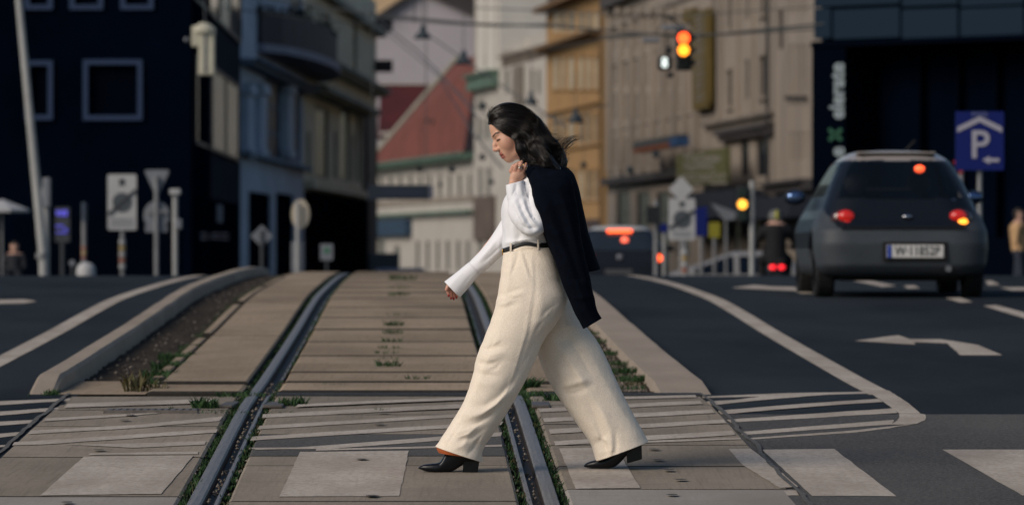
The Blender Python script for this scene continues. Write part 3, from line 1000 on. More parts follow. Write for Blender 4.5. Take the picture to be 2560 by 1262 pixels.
f5 = Facade(926, 430, 1184, 372)
b5 = building("corner_house", f5, "white stucco house with orange tiled hip roof and green gutter")
wins = []
for k in range(10):
    x = 952 + k * 24.6
    wins.append((x - 4.5, 436 + (1 - k / 9) * 6, x + 4.5, 504))
for k, x in enumerate((1044, 1069, 1094, 1119, 1145, 1169)):
    wins.append((x - 4.5, 602, x + 4.5, 676))
wins += [(945, 600, 962, 640), (985, 615, 1000, 676)]
ops = [f5.rect(*r) for r in wins]
zt5 = f5.map(1050, 405)[1]
wall("wall", f5, 0, f5.L, zb(300), zt5, ops, M_WHITEB, b5, depth=3)
for o in ops:
    window(f5, o, b5, mat("window_olive", (.10, .115, .10), .7), mat("muted_glass", (.07, .08, .078), .3), fw=.05, mull=(1, 2))
part("gutter", f5, [(-.4, f5.L, zt5 - .28, zt5 - .02, .003, .8), (-.4, f5.L, zt5, zt5 + .25, -.2, 1.0)], M_GREENC, b5)
zz = f5.map(1100, 536)[1]
part("cornice", f5, [(0.05, f5.L, zz, zz + .22, .003, .5)], M_GREENC, b5)
part("band", f5, [(0.05, f5.L, zz + .9, zz + 1.3, .003, .12)], M_STONE, b5)
# hip roof
e0 = f5.pt(f5.map(944, 400)[0], zt5 + .25, .8); e1 = f5.pt(f5.L + .3, zt5 + .25, .8)
ap = P(1146, 148, 398); ap2 = P(1196, 140, 378)
bk = P(975, 330, 445)
bm = bmesh.new()
vv = [bm.verts.new(p) for p in (e0, e1, ap2, ap, bk)]
bm.faces.new((vv[0], vv[1], vv[2], vv[3])); bm.faces.new((vv[0], vv[3], vv[4]))
bk2 = bm.verts.new(P(1200, 380, 425))
bm.faces.new((vv[3], vv[2], bk2, vv[4])); bm.faces.new((vv[0], vv[4], bk2, vv[1])); bm.faces.new((vv[1], bk2, vv[2]))
roof5 = bmobj("roof", bm, M_ORANGE, b5)
bm = bmesh.new()
bm_tube(bm, [e0 + Vector((0, -.1, .05)), (e0 + ap) / 2 + Vector((0, -.1, .08)), ap + Vector((0, -.1, .1))], .27, 8)
bmobj("hip_ridge", bm, mat("ridge_mortar", (.30, .29, .24), .85, var=.2, scale=.8), roof5)
bm = bmesh.new()
for (x, y) in ((1068, 302), (1084, 304)):
    c = P(x, y, 392)
    bm_box(bm, c, (.3, .4, .35))
bmobj("roof_vent", bm, M_STONED, roof5)
c = P(1160, 152, 390)
boxobj("roof_cap", c, (1.0, 1.0, .35), M_BLACK, roof5)
# gutter brackets / dark signs on the white house
for (x0, y0, x1, y1, nm) in ((928, 549, 1030, 590, "shop_sign"),):
    s0, z0, s1, z1 = f5.rect(x0, y0, x1, y1)
    part(nm, f5, [(s0, s1, z0, z1, .003, .5)], mat("sign_navy", (.012, .035, .070), .6), b5)

# 6 white tower house ------------------------------------------------------------
f6 = Facade(1186, 371, 1368, 336)
b6 = building("tower_house", f6, "white stucco house with a slim tower between orange roof and mustard house")
wins = [(1194, 250, 1204, 275), (1213, 300, 1224, 350), (1194, 300, 1204, 350), (1262, 175, 1272, 235), (1326, 175, 1334, 235), (1342, 175, 1350, 235),
        (1196, 420, 1206, 500), (1216, 420, 1226, 500), (1196, 560, 1208, 660), (1216, 560, 1228, 660), (1330, 290, 1340, 340), (1345, 290, 1354, 340)]
ops = [f6.rect(*r) for r in wins]
sT = f6.map(1246, 100)[0]
zt6 = f6.map(1300, 160)[1]
wall("wall", f6, 0, f6.L, zb(280), zt6, ops, M_WHITEB, b6, depth=.6)
for o in ops:
    window(f6, o, b6, mat("window_olive", (.10, .115, .10), .7), mat("muted_glass", (.07, .08, .078), .3), fw=.05, mull=(1, 2))
part("tower", f6, [(0.2, sT, zt6 + .01, zt6 + 9.0, -3.5, -.05)], mat("bright_stucco", (.50, .475, .43), .9, var=.08, scale=.5), b6)
for k in range(3):
    s = .6 + k * (sT - .9) / 2.2
    part("pilaster", f6, [(s, s + .28, zt6 + .02, zt6 + 8.9, -.05, .06)], M_WHITEB, b6)
part("tower_flare", f6, [(sT, sT + .5, zt6 + .01, zt6 + 1.3, -3.4, -.1)], M_WHITEB, b6)
za, zc = f6.map(1200, 226)[1], f6.map(1200, 186)[1]
part("cornice", f6, [(-.7, sT + .2, za, za + .14, .003, .6), (-.8, sT + .3, zc - .2, zc, .003, .8), (-.7, sT + .2, za + .15, zc - .21, .003, .5)], [M_GREENC], b6)
s0, z0, s1, z1 = f6.rect(1242, 128, 1368, 160)
for k in range(12):
    part("baluster", f6, [(s0 + k * (s1 - s0) / 12, s0 + k * (s1 - s0) / 12 + .28, zt6 + .01, zt6 + .75, -.5, -.1)], M_STONE2, b6)
part("balustrade_rail", f6, [(s0, s1, zt6 + .76, zt6 + .95, -.55, -.05)], M_STONE2, b6)
s0, z0, s1, z1 = f6.rect(1290, 165, 1310, 262)
part("pilaster", f6, [(s0, s1, z0, z1, .003, .25)], M_STONE2, b6)
part("dormer", f6, [(f6.map(1240, 100)[0], f6.L, zt6 + 1.0, zt6 + 2.2, -3.5, -2.0)], M_WHITEB, b6)
part("dark_gable", f6, [(f6.map(1325, 100)[0], f6.L, zt6 + 1.2, zt6 + 2.0, -1.9, -1.2)], M_STONED, b6)
s0, z0, s1, z1 = f6.rect(1190, 490, 1240, 600)
part("brown_sign", f6, [(s0, s1, z0, z1, .003, .2)], mat("sign_brown", (.10, .075, .06), .8, var=.3, scale=.5), b6)

# 7 mustard house -------------------------------------------------------------------
f7 = Facade(1366, 335.5, 1506, 306)
b7 = building("town_house", f7, "mustard yellow house with a dark cornice and pale windows")
cols = [(1384, 1397), (1403, 1414), (1422, 1437), (1448, 1460), (1467, 1479), (1486, 1496)]
wins = []
for (a, b) in cols:
    wins += [(a, 31, b, 80), (a, 143, b, 223), (a, 285, b, 360), (a, 425, b, 500)]
ops = [f7.rect(*r) for r in wins]
zt7 = f7.map(1436, 8)[1]
wall("wall", f7, 0, f7.L, zb(250), zt7, ops, M_MUST, b7, depth=.30, reveal=.14)
for k, o in enumerate(ops):
    window(f7, o, b7, mat("pale_window_frame", (.46, .40, .30), .8), mat("warm_glass", (.30, .25, .18), .4, var=.35, scale=.5) if k % 4 == 1 or k % 5 == 0 else mat("warm_glass_dark", (.045, .034, .024), .4, var=.3, scale=.5), fw=.07, rec=.10, mull=(1, 2), surround=M_MUST if k % 4 != 0 else None, sw=.10)
for (y, hh, o) in ((112, .3, .6), (106, .2, .9), (6, .3, .9), (272, .15, .25), (372, .15, .2)):
    zz = f7.map(1436, y)[1]
    part("cornice", f7, [(-.02, f7.L, zz, zz + hh, .004, o)], M_MUSTD if o > .3 else M_MUST, b7)
part("roof", f7, [(-.1, f7.L + .1, zt7 + .01, zt7 + 2.5, -.6, -.1)], M_STONED, b7)
s0, z0, s1, z1 = f7.rect(1370, 550, 1505, 720)
part("shop_front", f7, [(s0, s1, z0, z1, .004, .15)], M_BROWN, b7)
f7s = Facade(1506.5, 306, 1523, 330)
part("side_wall", f7s, [(0, f7s.L, zb(250), zt7, -.2, .01)], M_MUSTD, b7)  # shade of the side wall put into the darker trim colour

# 8 beige stone block, right ----------------------------------------------------------
f8 = Facade(1519, 266, 1936, 205)
b8 = building("stone_building", f8, "long beige stone building with pilasters behind the traffic lights")
wins = [(1820, 176, 1833, 268), (1902, 141, 1917, 242), (1820, -60, 1832, 73), (1902, -60, 1915, 37)]
for (a, b) in ((1562, 1572), (1617, 1627), (1672, 1682), (1590, 1599), (1645, 1654), (1700, 1709), (1536, 1544)):
    wins += [(a - 1, 40, b + 1, 120), (a - 1, 150, b + 1, 215), (a - 1, 235, b + 1, 300), (a - 1, 345, b + 1, 415)]
for (a, b) in ((1778, 1788), (1862, 1873)):
    wins += [(a, -60, b, 50), (a, 150, b, 250)]
ops = [f8.rect(*r) for r in wins] + [f8.rect(x, 480, x + 34, 640) for x in (1540, 1590, 1640, 1690, 1820, 1870)] + [f8.rect(1890, 350, 1918, 440), f8.rect(1850, 355, 1872, 440)]
wall("wall", f8, 0, f8.L, zb(230), 14.5, ops, M_STONE, b8, depth=10)
for k, o in enumerate(ops):
    dark = k < 4 or k >= 36
    window(f8, o, b8, M_FRAMED if dark else M_STONE2, M_GLASSD if dark else mat("stone_glass", (.028, .026, .026), .5, spec=.1, var=.4, scale=.4), fw=.08, mull=(1, 3), surround=M_STONE if k < 4 else None)
for x in range(1525, 1760, 27):
    s0, z0, s1, z1 = f8.rect(x, 20, x + 7, 430)
    part("pilaster", f8, [(s0, s1, z0, z1, .003, .22), (s0 - .12, s1 + .12, z1 - .4, z1, .004, .32)], M_STONE, b8)
for x in (1845, 1882, 1800):
    s0, z0, s1, z1 = f8.rect(x, -60, x + 6, 300)
    part("pilaster", f8, [(s0, s1, z0, z1, .003, .16)], M_STONE, b8)
def sloped(fc, xa, ya, hh, x0, x1, o, m, nm="cornice"):
    zz = fc.map(xa, ya)[1]
    part(nm, fc, [(fc.map(x0, 300)[0], fc.map(x1, 300)[0], zz, zz + hh, .004, o)], m, b8)
sloped(f8, 1870, 345, .40, 1812, 1936, .30, M_STONED)
sloped(f8, 1870, 330, .22, 1808, 1936, .45, M_STONED)
sloped(f8, 1640, 450, .34, 1520, 1765, .40, M_STONED, "canopy")
sloped(f8, 1640, 30, .25, 1520, 1765, .12, M_STONE2)
sloped(f8, 1640, 130, .12, 1520, 1765, .08, M_STONE)
sloped(f8, 1640, 305, .12, 1520, 1765, .08, M_STONE)
sloped(f8, 1860, 300, .15, 1765, 1936, .25, M_STONE2)
sloped(f8, 1560, 10, .6, 1524, 1640, .5, M_STONED, "dark_relief")
s0, z0, s1, z1 = f8.rect(1770, 480, 1936, 545)
part("awning", f8, [(s0, s1, z0, z1, .3, 1.6)], mat("awning_navy", (.010, .014, .024), .8), b8)
s0, z0, s1, z1 = f8.rect(1770, 545, 1936, 700)
for k in range(7):
    part("shop_pier", f8, [(s0 + k * (s1 - s0) / 7, s0 + k * (s1 - s0) / 7 + .5, z0, z1, .005, .2)], M_STONE2, b8)
f8b = Facade(1938, 204.6, 2040, 190)
wall("wall", f8b, 0, f8b.L, zb(200), 14, [f8b.rect(*r) for r in ((1945, 27, 1957, 124),)] + [f8b.rect(x, y0, x + 6, y1) for x in (1974, 1987, 2000, 2013) for (y0, y1) in ((-50, 35), (112, 235), (330, 400))], M_STONE, b8, depth=10)
for r in ((1945, 27, 1957, 124),):
    window(f8b, f8b.rect(*r), b8, M_FRAMED, M_GLASSD, fw=.06)
for x in (1974, 1987, 2000, 2013):
    for (y0, y1) in ((-50, 35), (112, 235), (330, 400)):
        window(f8b, f8b.rect(x, y0, x + 6, y1), b8, M_STONE2, mat("stone_glass", (.028, .026, .026), .5, spec=.1), fw=.04, mull=(1, 3))
    s0, z0, s1, z1 = f8b.rect(x, 240, x + 6, 250)
    part("sill", f8b, [(s0 - .05, s1 + .05, z0, z1, .003, .2)], M_STONED, b8)
zz = f8b.map(1985, 480)[1]
part("cornice", f8b, [(0, f8b.L, zz, zz + .28, .003, .5), (0, f8b.L, zz + .29, zz + .42, .003, .7)], M_STONED, b8)
s0, z0, s1, z1 = f8b.rect(1940, 492, 2040, 545)
part("awning", f8b, [(0, f8b.L, z0, z1, .2, 1.0)], mat("awning_navy", (.010, .014, .024), .8), b8)
tubeobj("drain_pipe", [f8.pt(f8.L - .15, zb(205), .25), f8.pt(f8.L - .15, 14, .25)], .075, M_FRAMED, b8)

# 9 dark modern block, right ------------------------------------------------------------
f9 = Facade(2030, 112, 4400, 96)
b9 = building("office_building", f9, "dark modern building with blue glass bands and vertical white lettering on the right")
zs9 = f9.map(2300, 98)[1]
part("wall", f9, [(0.9, f9.L, zb(110), zs9, -8, -1.2)], M_DARKB, b9)
part("column", f9, [(0, .95, zb(110), zs9, -8, 0)], mat("sign_column", (.0010, .0022, .0055), .9, spec=0), b9)
part("slab_edge", f9, [(0, f9.L, zs9 - .10, zs9 + .02, -8, .05)], M_BLACK, b9)
for (x0, x1, y0, y1, m) in ((2037, 2078, 22, 96, M_GLASSB), (2084, 2250, 22, 96, M_GLASSB), (2256, 2395, 22, 96, M_GLASSB), (2402, 2560, 20, 94, M_GLASSB), (2566, 2720, 20, 94, M_GLASSB),
                            (2037, 2250, -80, 14, M_GLASSB), (2256, 2395, -80, 14, M_GLASSB), (2402, 2560, -80, 14, M_GLASSB)):
    s0, z0, s1, z1 = f9.rect(x0, y0, x1, y1)
    part("glass_panel", f9, [(s0, s1, z0, z1, -.3, .02)], m, b9)
part("upper_floor", f9, [(0, f9.L, zs9 + .03, zs9 + 4, -8, -.32)], M_DARKN, b9)
for k in range(20):
    s = 2.2 + k * 1.05
    part("screen_fin", f9, [(s, s + .06, zb(110), zs9 - .12, -1.18, -.95)], M_BLACK, b9)
part("low_wall", f9, [(f9.map(2440, 500)[0], f9.L, zb(110), f9.map(2500, 595)[1], .3, .6)], M_BLACK, b9)

def text_mesh(s, size, ext, m, name, parent=None, M=None, bold=0.0):
    cu = bpy.data.curves.new(name, 'FONT')
    cu.body = s
    cu.size = size
    cu.extrude = ext
    cu.offset = bold
    cu.align_x = 'CENTER'
    cu.align_y = 'CENTER'
    cu.resolution_u = 4
    tmp = bpy.data.objects.new("tmp_text", cu)
    COL.objects.link(tmp)
    dg = bpy.context.evaluated_depsgraph_get()
    me = bpy.data.meshes.new_from_object(tmp.evaluated_get(dg))
    bpy.data.objects.remove(tmp)
    bpy.data.curves.remove(cu)
    me.name = name
    me.transform(M)
    me.materials.clear()
    me.materials.append(m)
    return link(bpy.data.objects.new(name, me), parent)

M_LETTER = mat("sign_letters", (.34, .40, .42), .6)
def vtext(s, px, py, Y, hpx, m, parent):
    c = P(px, py, Y)
    size = hpx / FPX * Y * 1.35
    M = Matrix.Translation(c) @ Matrix.Rotation(math.pi / 2, 4, 'X') @ Matrix.Rotation(math.pi / 2, 4, 'Z')
    return text_mesh(s, size, .03, m, "sign_letter", parent, M, bold=.012)
Yl = 111.4
vtext("elerate", 2094, 228, Yl, 37, M_LETTER, b9)
vtext("e", 2094, 380, Yl, 37, M_LETTER, b9)
c = P(2088, 337, Yl)
bm = bmesh.new()
for a in (.72, -.72):
    bm_box(bm, c, (.36, .06, .075), Matrix.Rotation(a, 3, 'Y'))
bmobj("sign_cross", bm, mat("sign_green", (.035, .13, .075), .6), b9)
# ------------------------------------------------------------------ street furniture
M_POLE = mat("galvanised_pole", (.21, .21, .215), .55, .3, var=.15, scale=4)
M_POLEL = mat("pale_pole", (.32, .32, .31), .6, .1, var=.1, scale=3)
M_SIGNW = mat("sign_white", (.36, .36, .36), .6, var=.08, scale=3)
M_SIGNG = mat("sign_back_grey", (.18, .19, .21), .5, .3, var=.1, scale=3)
M_SIGND = mat("sign_dark", (.035, .04, .045), .6)
M_SIGNB = mat("sign_blue", (.003, .010, .105), .6, spec=.2)
M_PLAST = mat("signal_black", (.008, .009, .010), .5)
def lamp(name, col, s):
    return mat(name, col, .3, emit=col, estr=s)
L_RED = lamp("lamp_red", (1.0, .085, .015), 4.0)
L_AMB = lamp("lamp_amber", (1.0, .30, .018), 3.2)
L_WHITE = lamp("lamp_white", (.9, 1.0, .95), 2.2)
L_TAIL = lamp("lamp_tail", (1.0, .03, .01), 2.0)

def pole(name, px, ytop, Y, r, m, parent, lean=0.0, ybot=None):
    t = P(px, ytop, Y)
    b = Vector((t.x + lean, Y, zg(Y) - .05))
    return tubeobj(name, [b, t], r, m, parent, 10)

def plate(name, pxs, Y, m, parent, thick=.03, off=0.0):
    bm = bmesh.new()
    bm_prism(bm, [P(x, y, Y) + Vector((0, off, 0)) for x, y in pxs], (0, 0, 0), (0, thick, 0))
    return bmobj(name, bm, m, parent)

def disc(name, px, py, rx, ry, Y, m, parent, thick=.03, off=0.0, n=28):
    return plate(name, [(px + rx * math.cos(a), py + ry * math.sin(a)) for a in np.linspace(0, 2 * math.pi, n + 1)[:-1]], Y, m, parent, thick, off)

def thing(name, px, Y, label, cat, group=None):
    x = (px - CX) / FPX * Y
    return empty(name, (x, Y, zg(Y)), label, cat, group)

# leaning mast at the far left
t = thing("catenary_mast", 105, 92, "tall pale leaning mast at the left edge of the photo", "mast")
a, b = P(108, 640, 92), P(44, -30, 92)
bm = bmesh.new(); bm_tube(bm, [Vector((a.x + .02, 92, zg(92) - .05)), a, b], [.085, .085, .062], 12); bmobj("pole", bm, M_POLEL, t)
bm = bmesh.new(); bm_tube(bm, [P(105, 645, 92), P(104, 632, 92)], .11, 12); bmobj("clamp", bm, M_POLE, t)
t = thing("advert_post", 115, 95, "pale grey post with a long narrow box beside the leaning mast", "post")
pole("pole", 114, 470, 95, .075, M_POLEL, t)
bm = bmesh.new(); c = P(117, 482, 94.9); bm_box(bm, (c.x, 94.86, c.z), (.15, .12, .55), bev=.03); bmobj("box", bm, M_SIGNG, t)
# dim violet sign on the building
t = thing("light_sign", 155, 125, "small dim violet illuminated sign standing before the navy building", "sign")
plate("panel", [(138, 518), (174, 518), (174, 605), (138, 605)], 125, M_SIGND, t, .1)
ml = lamp("sign_glow", (.13, .12, .75), .30)
for (x0, y0, x1, y1) in ((141, 526, 149, 538), (151, 526, 158, 540), (160, 525, 168, 540), (140, 563, 160, 567), (158, 572, 170, 576), (140, 580, 168, 583)):
    plate("glowing_line", [(x0, y0), (x1, y0), (x1, y1), (x0, y1)], 125, ml, t, .02, -.03)
pole("post", 156, 606, 125, .05, M_SIGND, t)
# thin dark pole + round bollard
t = thing("parking_post", 210, 97, "thin dark topped grey pole behind the round white bollard", "pole")
pole("pole", 210, 553, 97, .045, M_POLE, t)
tubeobj("top", [P(211, 553, 97), P(211, 506, 97)], .055, mat("pole_dark_blue", (.03, .045, .07), .5), t)
for k, (y, col) in enumerate(((620, (.3, .12, .08)), (632, (.35, .25, .10)), (643, (.20, .06, .05)))):
    tubeobj("sticker", [P(210, y + 4, 97), P(210, y - 4, 97)], .05, mat("sticker_%d" % k, col, .7), t)
t = thing("bollard", 215, 90, "squat round topped white bollard at the kerb", "bollard")
bm = bmesh.new()
c = P(215, 690, 90)
bm_tube(bm, [Vector((c.x, 90, zg(90))), P(215, 690, 90), P(215, 672, 90), P(215, 663, 90), P(215, 658, 90), P(215, 655, 90)], [.17, .17, .168, .14, .09, .02], 18)
bmobj("body", bm, M_SIGNW, t, smooth=True)
t = thing("road_marker", 180, 91, "tiny white reflector left of the round white bollard", "marker")
disc("reflector", 180, 657, 7, 8, 91, M_SIGNG, t, .04); pole("stem", 180, 664, 91, .02, M_SIGND, t)

def zone_board(px0, px1, y0, y1, Y, label, polepx, group, mirror=False):
    t = thing("zone_sign", polepx, Y, label, "sign", group)
    w, h = px1 - px0, y1 - y0
    plate("board", [(px0 + 3, y0), (px1 - 3, y0), (px1, y0 + 3), (px1, y1 - 3), (px1 - 3, y1), (px0 + 3, y1), (px0, y1 - 3), (px0, y0 + 3)], Y, M_SIGNW, t)
    cx, cy = (px0 + px1) / 2, y0 + h * .50
    disc("symbol", cx, cy, w * .34, w * .34 * 1.0, Y, mat("symbol_grey", (.055, .065, .075), .6), t, .012, -.014)
    bm = bmesh.new()
    a, b = P(px0 + 2, cy + h * .22, Y), P(px1 - 2, cy - h * .22, Y)
    d = (b - a); ang = math.atan2(d.z, d.x)
    bm_box(bm, (a + b) / 2 + Vector((0, -.022, 0)), (d.length, .012, .055), Matrix.Rotation(-ang, 3, 'Y'))
    bmobj("slash", bm, M_SIGND, t)
    for k, yy in enumerate((.80, .88)):
        plate("text_line", [(px0 + w * .12, y0 + h * yy), (px1 - w * .12, y0 + h * yy), (px1 - w * .12, y0 + h * (yy + .03)), (px0 + w * .12, y0 + h * (yy + .03))], Y, M_SIGNG, t, .008, -.01)
    plate("text_line", [(px0 + w * .4, y0 + h * .08), (px1 - w * .4, y0 + h * .08), (px1 - w * .4, y0 + h * .2), (px0 + w * .4, y0 + h * .2)], Y, M_SIGND, t, .008, -.01)
    pole("pole", polepx, y0 + 8, Y + .06, .04, M_POLE, t)
    for k in range(5):
        yy = y1 + 30 + k * 15
        tubeobj("sticker", [P(polepx, yy + 5, Y), P(polepx, yy - 5, Y)], .062, mat("sticker_%d" % (k % 3), (.3, .2, .1), .7) if k % 2 else M_SIGNW, t)
    return t
zone_board(269, 341, 436, 575, 96, "white end of zone board with grey disc left of the triangular sign back", 306, "zone boards")

# sign backs: triangle on top of a disc
t = thing("give_way_sign", 392, 102, "grey backs of a triangular and a round road sign on one pole", "sign")
plate("triangle_plate", [(364, 425), (420, 425), (422, 430), (395, 490), (390, 490), (362, 430)], 102, M_SIGNG, t)
disc("round_plate", 391, 538, 32, 36, 102, M_SIGNG, t)
plate("lower_plate", [(363, 563), (418, 563), (418, 580), (363, 580)], 102, M_SIGNG, t, .03, .01)
bm = bmesh.new(); bm_tube(bm, [Vector((P(391, 500, 101.9).x, 101.93, zg(102))), P(391, 440, 101.93)], .045, 10); bmobj("pole", bm, M_POLE, t)
plate("bracket", [(362, 526), (420, 526), (420, 532), (362, 532)], 102, M_POLE, t, .02, -.09)
# pole with signal box
t = thing("detector_post", 440, 96, "slim pole with a white cap box right of the round sign back", "post")
pole("pole", 438, 488, 96, .05, M_POLEL, t)
bm = bmesh.new(); c = P(438, 480, 96); bm_box(bm, c, (.20, .2, .11), bev=.02); bmobj("cap_box", bm, M_SIGNW, t)
bm = bmesh.new(); c = P(447, 561, 96); bm_box(bm, c + Vector((0, -.1, 0)), (.14, .12, .20), bev=.03); bmobj("push_box", bm, M_SIGNG, t)
# diamond, oval and plate on the island
t = thing("priority_sign", 654, 104, "grey back of a diamond road sign on a dark pole before the blue grey house", "sign")
plate("diamond_plate", [(654, 562), (682, 590), (654, 618), (626, 590)], 104, M_SIGNG, t)
pole("pole", 655, 600, 103.9, .04, M_SIGND, t)
plate("bracket", [(651, 575), (660, 575), (660, 606), (651, 606)], 104, M_SIGND, t, .02, -.03)
t = thing("round_sign", 748, 99, "pale round road sign seen side-on with a white plate below", "sign")
disc("round_plate", 751, 535, 23, 37, 99, mat("sign_cream", (.42, .37, .29), .6), t)
plate("lower_plate", [(728, 604), (761, 604), (761, 678), (728, 678)], 99, M_SIGNG, t)
pole("pole", 744, 505, 98.9, .04, M_POLEL, t)
t = thing("green_mark_sign", 816, 118, "small white square sign with a green mark in the dark shop front", "sign")
plate("panel", [(801, 610), (832, 610), (832, 650), (801, 650)], 118, M_SIGNG, t)
disc("mark", 817, 626, 8, 8, 118, mat("sign_green", (.035, .13, .075), .6), t, .01, -.012)
pole("pole", 817, 648, 118.05, .03, M_SIGND, t)
# dark awning over shop: white parasol far left, people
t = thing("parasol", 20, 118, "white cafe parasol at the left edge", "parasol")
bm = bmesh.new()
c = P(5, 500, 118)
n = 8
apx = bm.verts.new(c + Vector((0, 0, .02)))
rim = [bm.verts.new(c + Vector((.66 * math.cos(2 * math.pi * k / n + .39), .66 * math.sin(2 * math.pi * k / n + .39), -.22))) for k in range(n)]
for k in range(n):
    bm.faces.new((apx, rim[k], rim[(k + 1) % n]))
low = [bm.verts.new(v.co + Vector((0, 0, -.06))) for v in rim]
for k in range(n):
    bm.faces.new((rim[k], low[k], low[(k + 1) % n], rim[(k + 1) % n]))
bmobj("canopy", bm, M_SIGNW, t)
pole("pole", 5, 502, 118, .025, M_POLE, t)

# hanging signal box, upper left
t = empty("hanging_signal", P(510, 110, 108), "cream coloured hanging signal box with a cap high before the navy building", "signal")
M_CREAM = mat("cream_paint", (.42, .40, .31), .6, var=.1, scale=4)
bm = bmesh.new()
c = P(517, 130, 108); k = 108 / FPX
bm_box(bm, c, (40 * k, .3, 118 * k), bev=.03); bmobj("body", bm, M_CREAM, t)
bm = bmesh.new(); bm_box(bm, P(493, 92, 108), (26 * k, .28, 52 * k), bev=.03); bmobj("side_box", bm, M_CREAM, t)
bm = bmesh.new(); bm_tube(bm, [P(510, 82, 108), P(511, 70, 108), P(512, 58, 108)], [30 * k, 28 * k, 10 * k], 14); bmobj("cap", bm, M_CREAM, t)
bm = bmesh.new(); bm_tube(bm, [P(512, 58, 108), P(512, -40, 108)], .02, 6); bmobj("suspension_rod", bm, M_SIGND, t)
bm = bmesh.new(); bm_box(bm, P(512, 130, 107.83), (4 * k, .03, 100 * k)); bmobj("seam", bm, M_SIGNG, t)
t = empty("clamp_knob", P(466, 100, 108), "small pale insulator left of the hanging cream signal box", "insulator")
bm = bmesh.new(); bmesh.ops.create_icosphere(bm, subdivisions=2, radius=6 * k, matrix=Matrix.Translation(P(466, 100, 108))); bmobj("knob", bm, M_SIGNG, t)
bm = bmesh.new(); bm_tube(bm, [P(466, 100, 108), P(482, 99, 108)], .012, 6); bmobj("arm", bm, M_SIGND, t)

# ------------------------------------------------------------------ wires and hanging lamps
M_WIRE = mat("wire", (.06, .065, .065), .7)
def wire(px_pts, r, label, sag=0):
    """px_pts: (px, py, Y)"""
    pts = [P(*q) for q in px_pts]
    o = tubeobj("overhead_wire", pts, r, M_WIRE)
    tag(o, label, "wire", "overhead tram wires")
wire([(560, -20, 150), (940, 38, 150), (1180, 60, 150), (1400, 68, 150), (1700, 92, 150), (2060, 72, 150)], .03, "thick span wire crossing the street behind the head of the hanging lamp")
wire([(940, 45, 190), (1100, 58, 190), (1240, 66, 190), (1420, 60, 190)], .03, "span wire above the white tower house")
wire([(950, 55, 180), (1040, 125, 160), (1100, 185, 140), (1200, 300, 120)], .022, "thin contact wire slanting down across the lilac gable")
wire([(1080, 95, 180), (1160, 150, 160), (1300, 245, 140), (1420, 320, 120)], .022, "thin wire slanting past the orange roof to the right")
wire([(1100, 200, 160), (1180, 330, 140), (1255, 420, 120)], .024, "thin wire running down over the orange tiled roof")
wire([(1036, -20, 150), (1036, 60, 150)], .018, "thin vertical wire left of the hanging bell lamp")
wire([(1370, 125, 140), (1500, 100, 140), (1640, 86, 140), (1700, 90, 140)], .018, "signal span wire left of the red traffic light")
wire([(560, 20, 150), (760, 48, 150), (940, 62, 150)], .02, "thin wire in front of the olive and blue grey houses")
wire([(1180, 20, 170), (1420, 30, 170), (1700, 40, 170), (2040, 18, 170)], .018, "thin uppermost wire running past the mustard house to the right")
wire([(1240, 310, 130), (1330, 330, 130), (1440, 290, 130), (1520, 262, 130)], .014, "thin wire slanting behind the woman's hair to the hanging lamp")
wire([(940, 60, 170), (1180, 260, 140), (1290, 345, 120)], .016, "thin wire running from the olive house down towards the woman's head")
def hang_lamp(px, py, rx, Y, label):
    t = empty("hanging_lamp", P(px, py, Y), label, "lamp", "hanging street lamps")
    k = Y / FPX
    bm = bmesh.new()
    bm_tube(bm, [P(px, py + 10, Y), P(px, py + 2, Y), P(px, py - 8, Y), P(px, py - 20, Y), P(px, py - 26, Y)], [rx * k, rx * .95 * k, rx * .42 * k, rx * .33 * k, rx * .15 * k], 16)
    bmobj("shade", bm, mat("lamp_shade", (.012, .025, .035), .5), t, smooth=True)
    bm = bmesh.new(); bm_tube(bm, [P(px, py - 26, Y), P(px, py - 120, Y)], .012, 6); bmobj("hanger", bm, M_WIRE, t)
hang_lamp(1057, 88, 21, 150, "dark bell lamp hanging against the lilac gable wall")
hang_lamp(1159, 152, 22, 165, "dark bell lamp hanging before the tip of the orange roof")
hang_lamp(1328, 252, 16, 200, "dark bell lamp hanging above the woman's head")
hang_lamp(1440, 298, 20, 170, "dark lamp hanging before the mustard house")
for (x, y, w) in ((1208, 266, 9), (1206, 393, 8), (1459, 413, 8), (1130, 424, 8), (1050, 424, 7), (1575, 425, 9), (1640, 386, 9), (1230, 455, 6), (1100, 462, 6)):
    t = empty("wire_insulator", P(x, y, 180), "small dark insulator hanging in the wires at pixel column of its own", "insulator", "wire insulators")
    k = 180 / FPX
    bm = bmesh.new(); bm_tube(bm, [P(x, y - w, 180), P(x, y - w * .4, 180), P(x, y + w * .4, 180), P(x, y + w, 180)], [w * .4 * k, w * k, w * k, w * .4 * k], 10); bmobj("body", bm, mat("lamp_shade", (.012, .025, .035), .5), t)
    bm = bmesh.new(); bm_tube(bm, [P(x, y - w, 180), P(x + 4, y - 130, 180)], .008, 5); bmobj("hanger", bm, M_WIRE, t)
ILAB = {0: "small dark insulator hanging in front of the white tower, upper one", 1: "small dark insulator beside the woman's nose in front of the white house", 2: "small dark insulator right of the woman's windblown hair",
        3: "dark insulator below the right end of the green gutter", 4: "dark insulator below the middle of the green gutter", 5: "dark insulator at the left end of the stone building's canopy", 6: "dark insulator left of the black and orange shop sign",
        7: "tiny dark insulator left of the woman's raised hand", 8: "tiny dark insulator right of the overhead street name board"}
k = 0
for o in [o for o in COL.objects if o.name.startswith("wire_insulator")]:
    o["label"] = ILAB[k]; k += 1

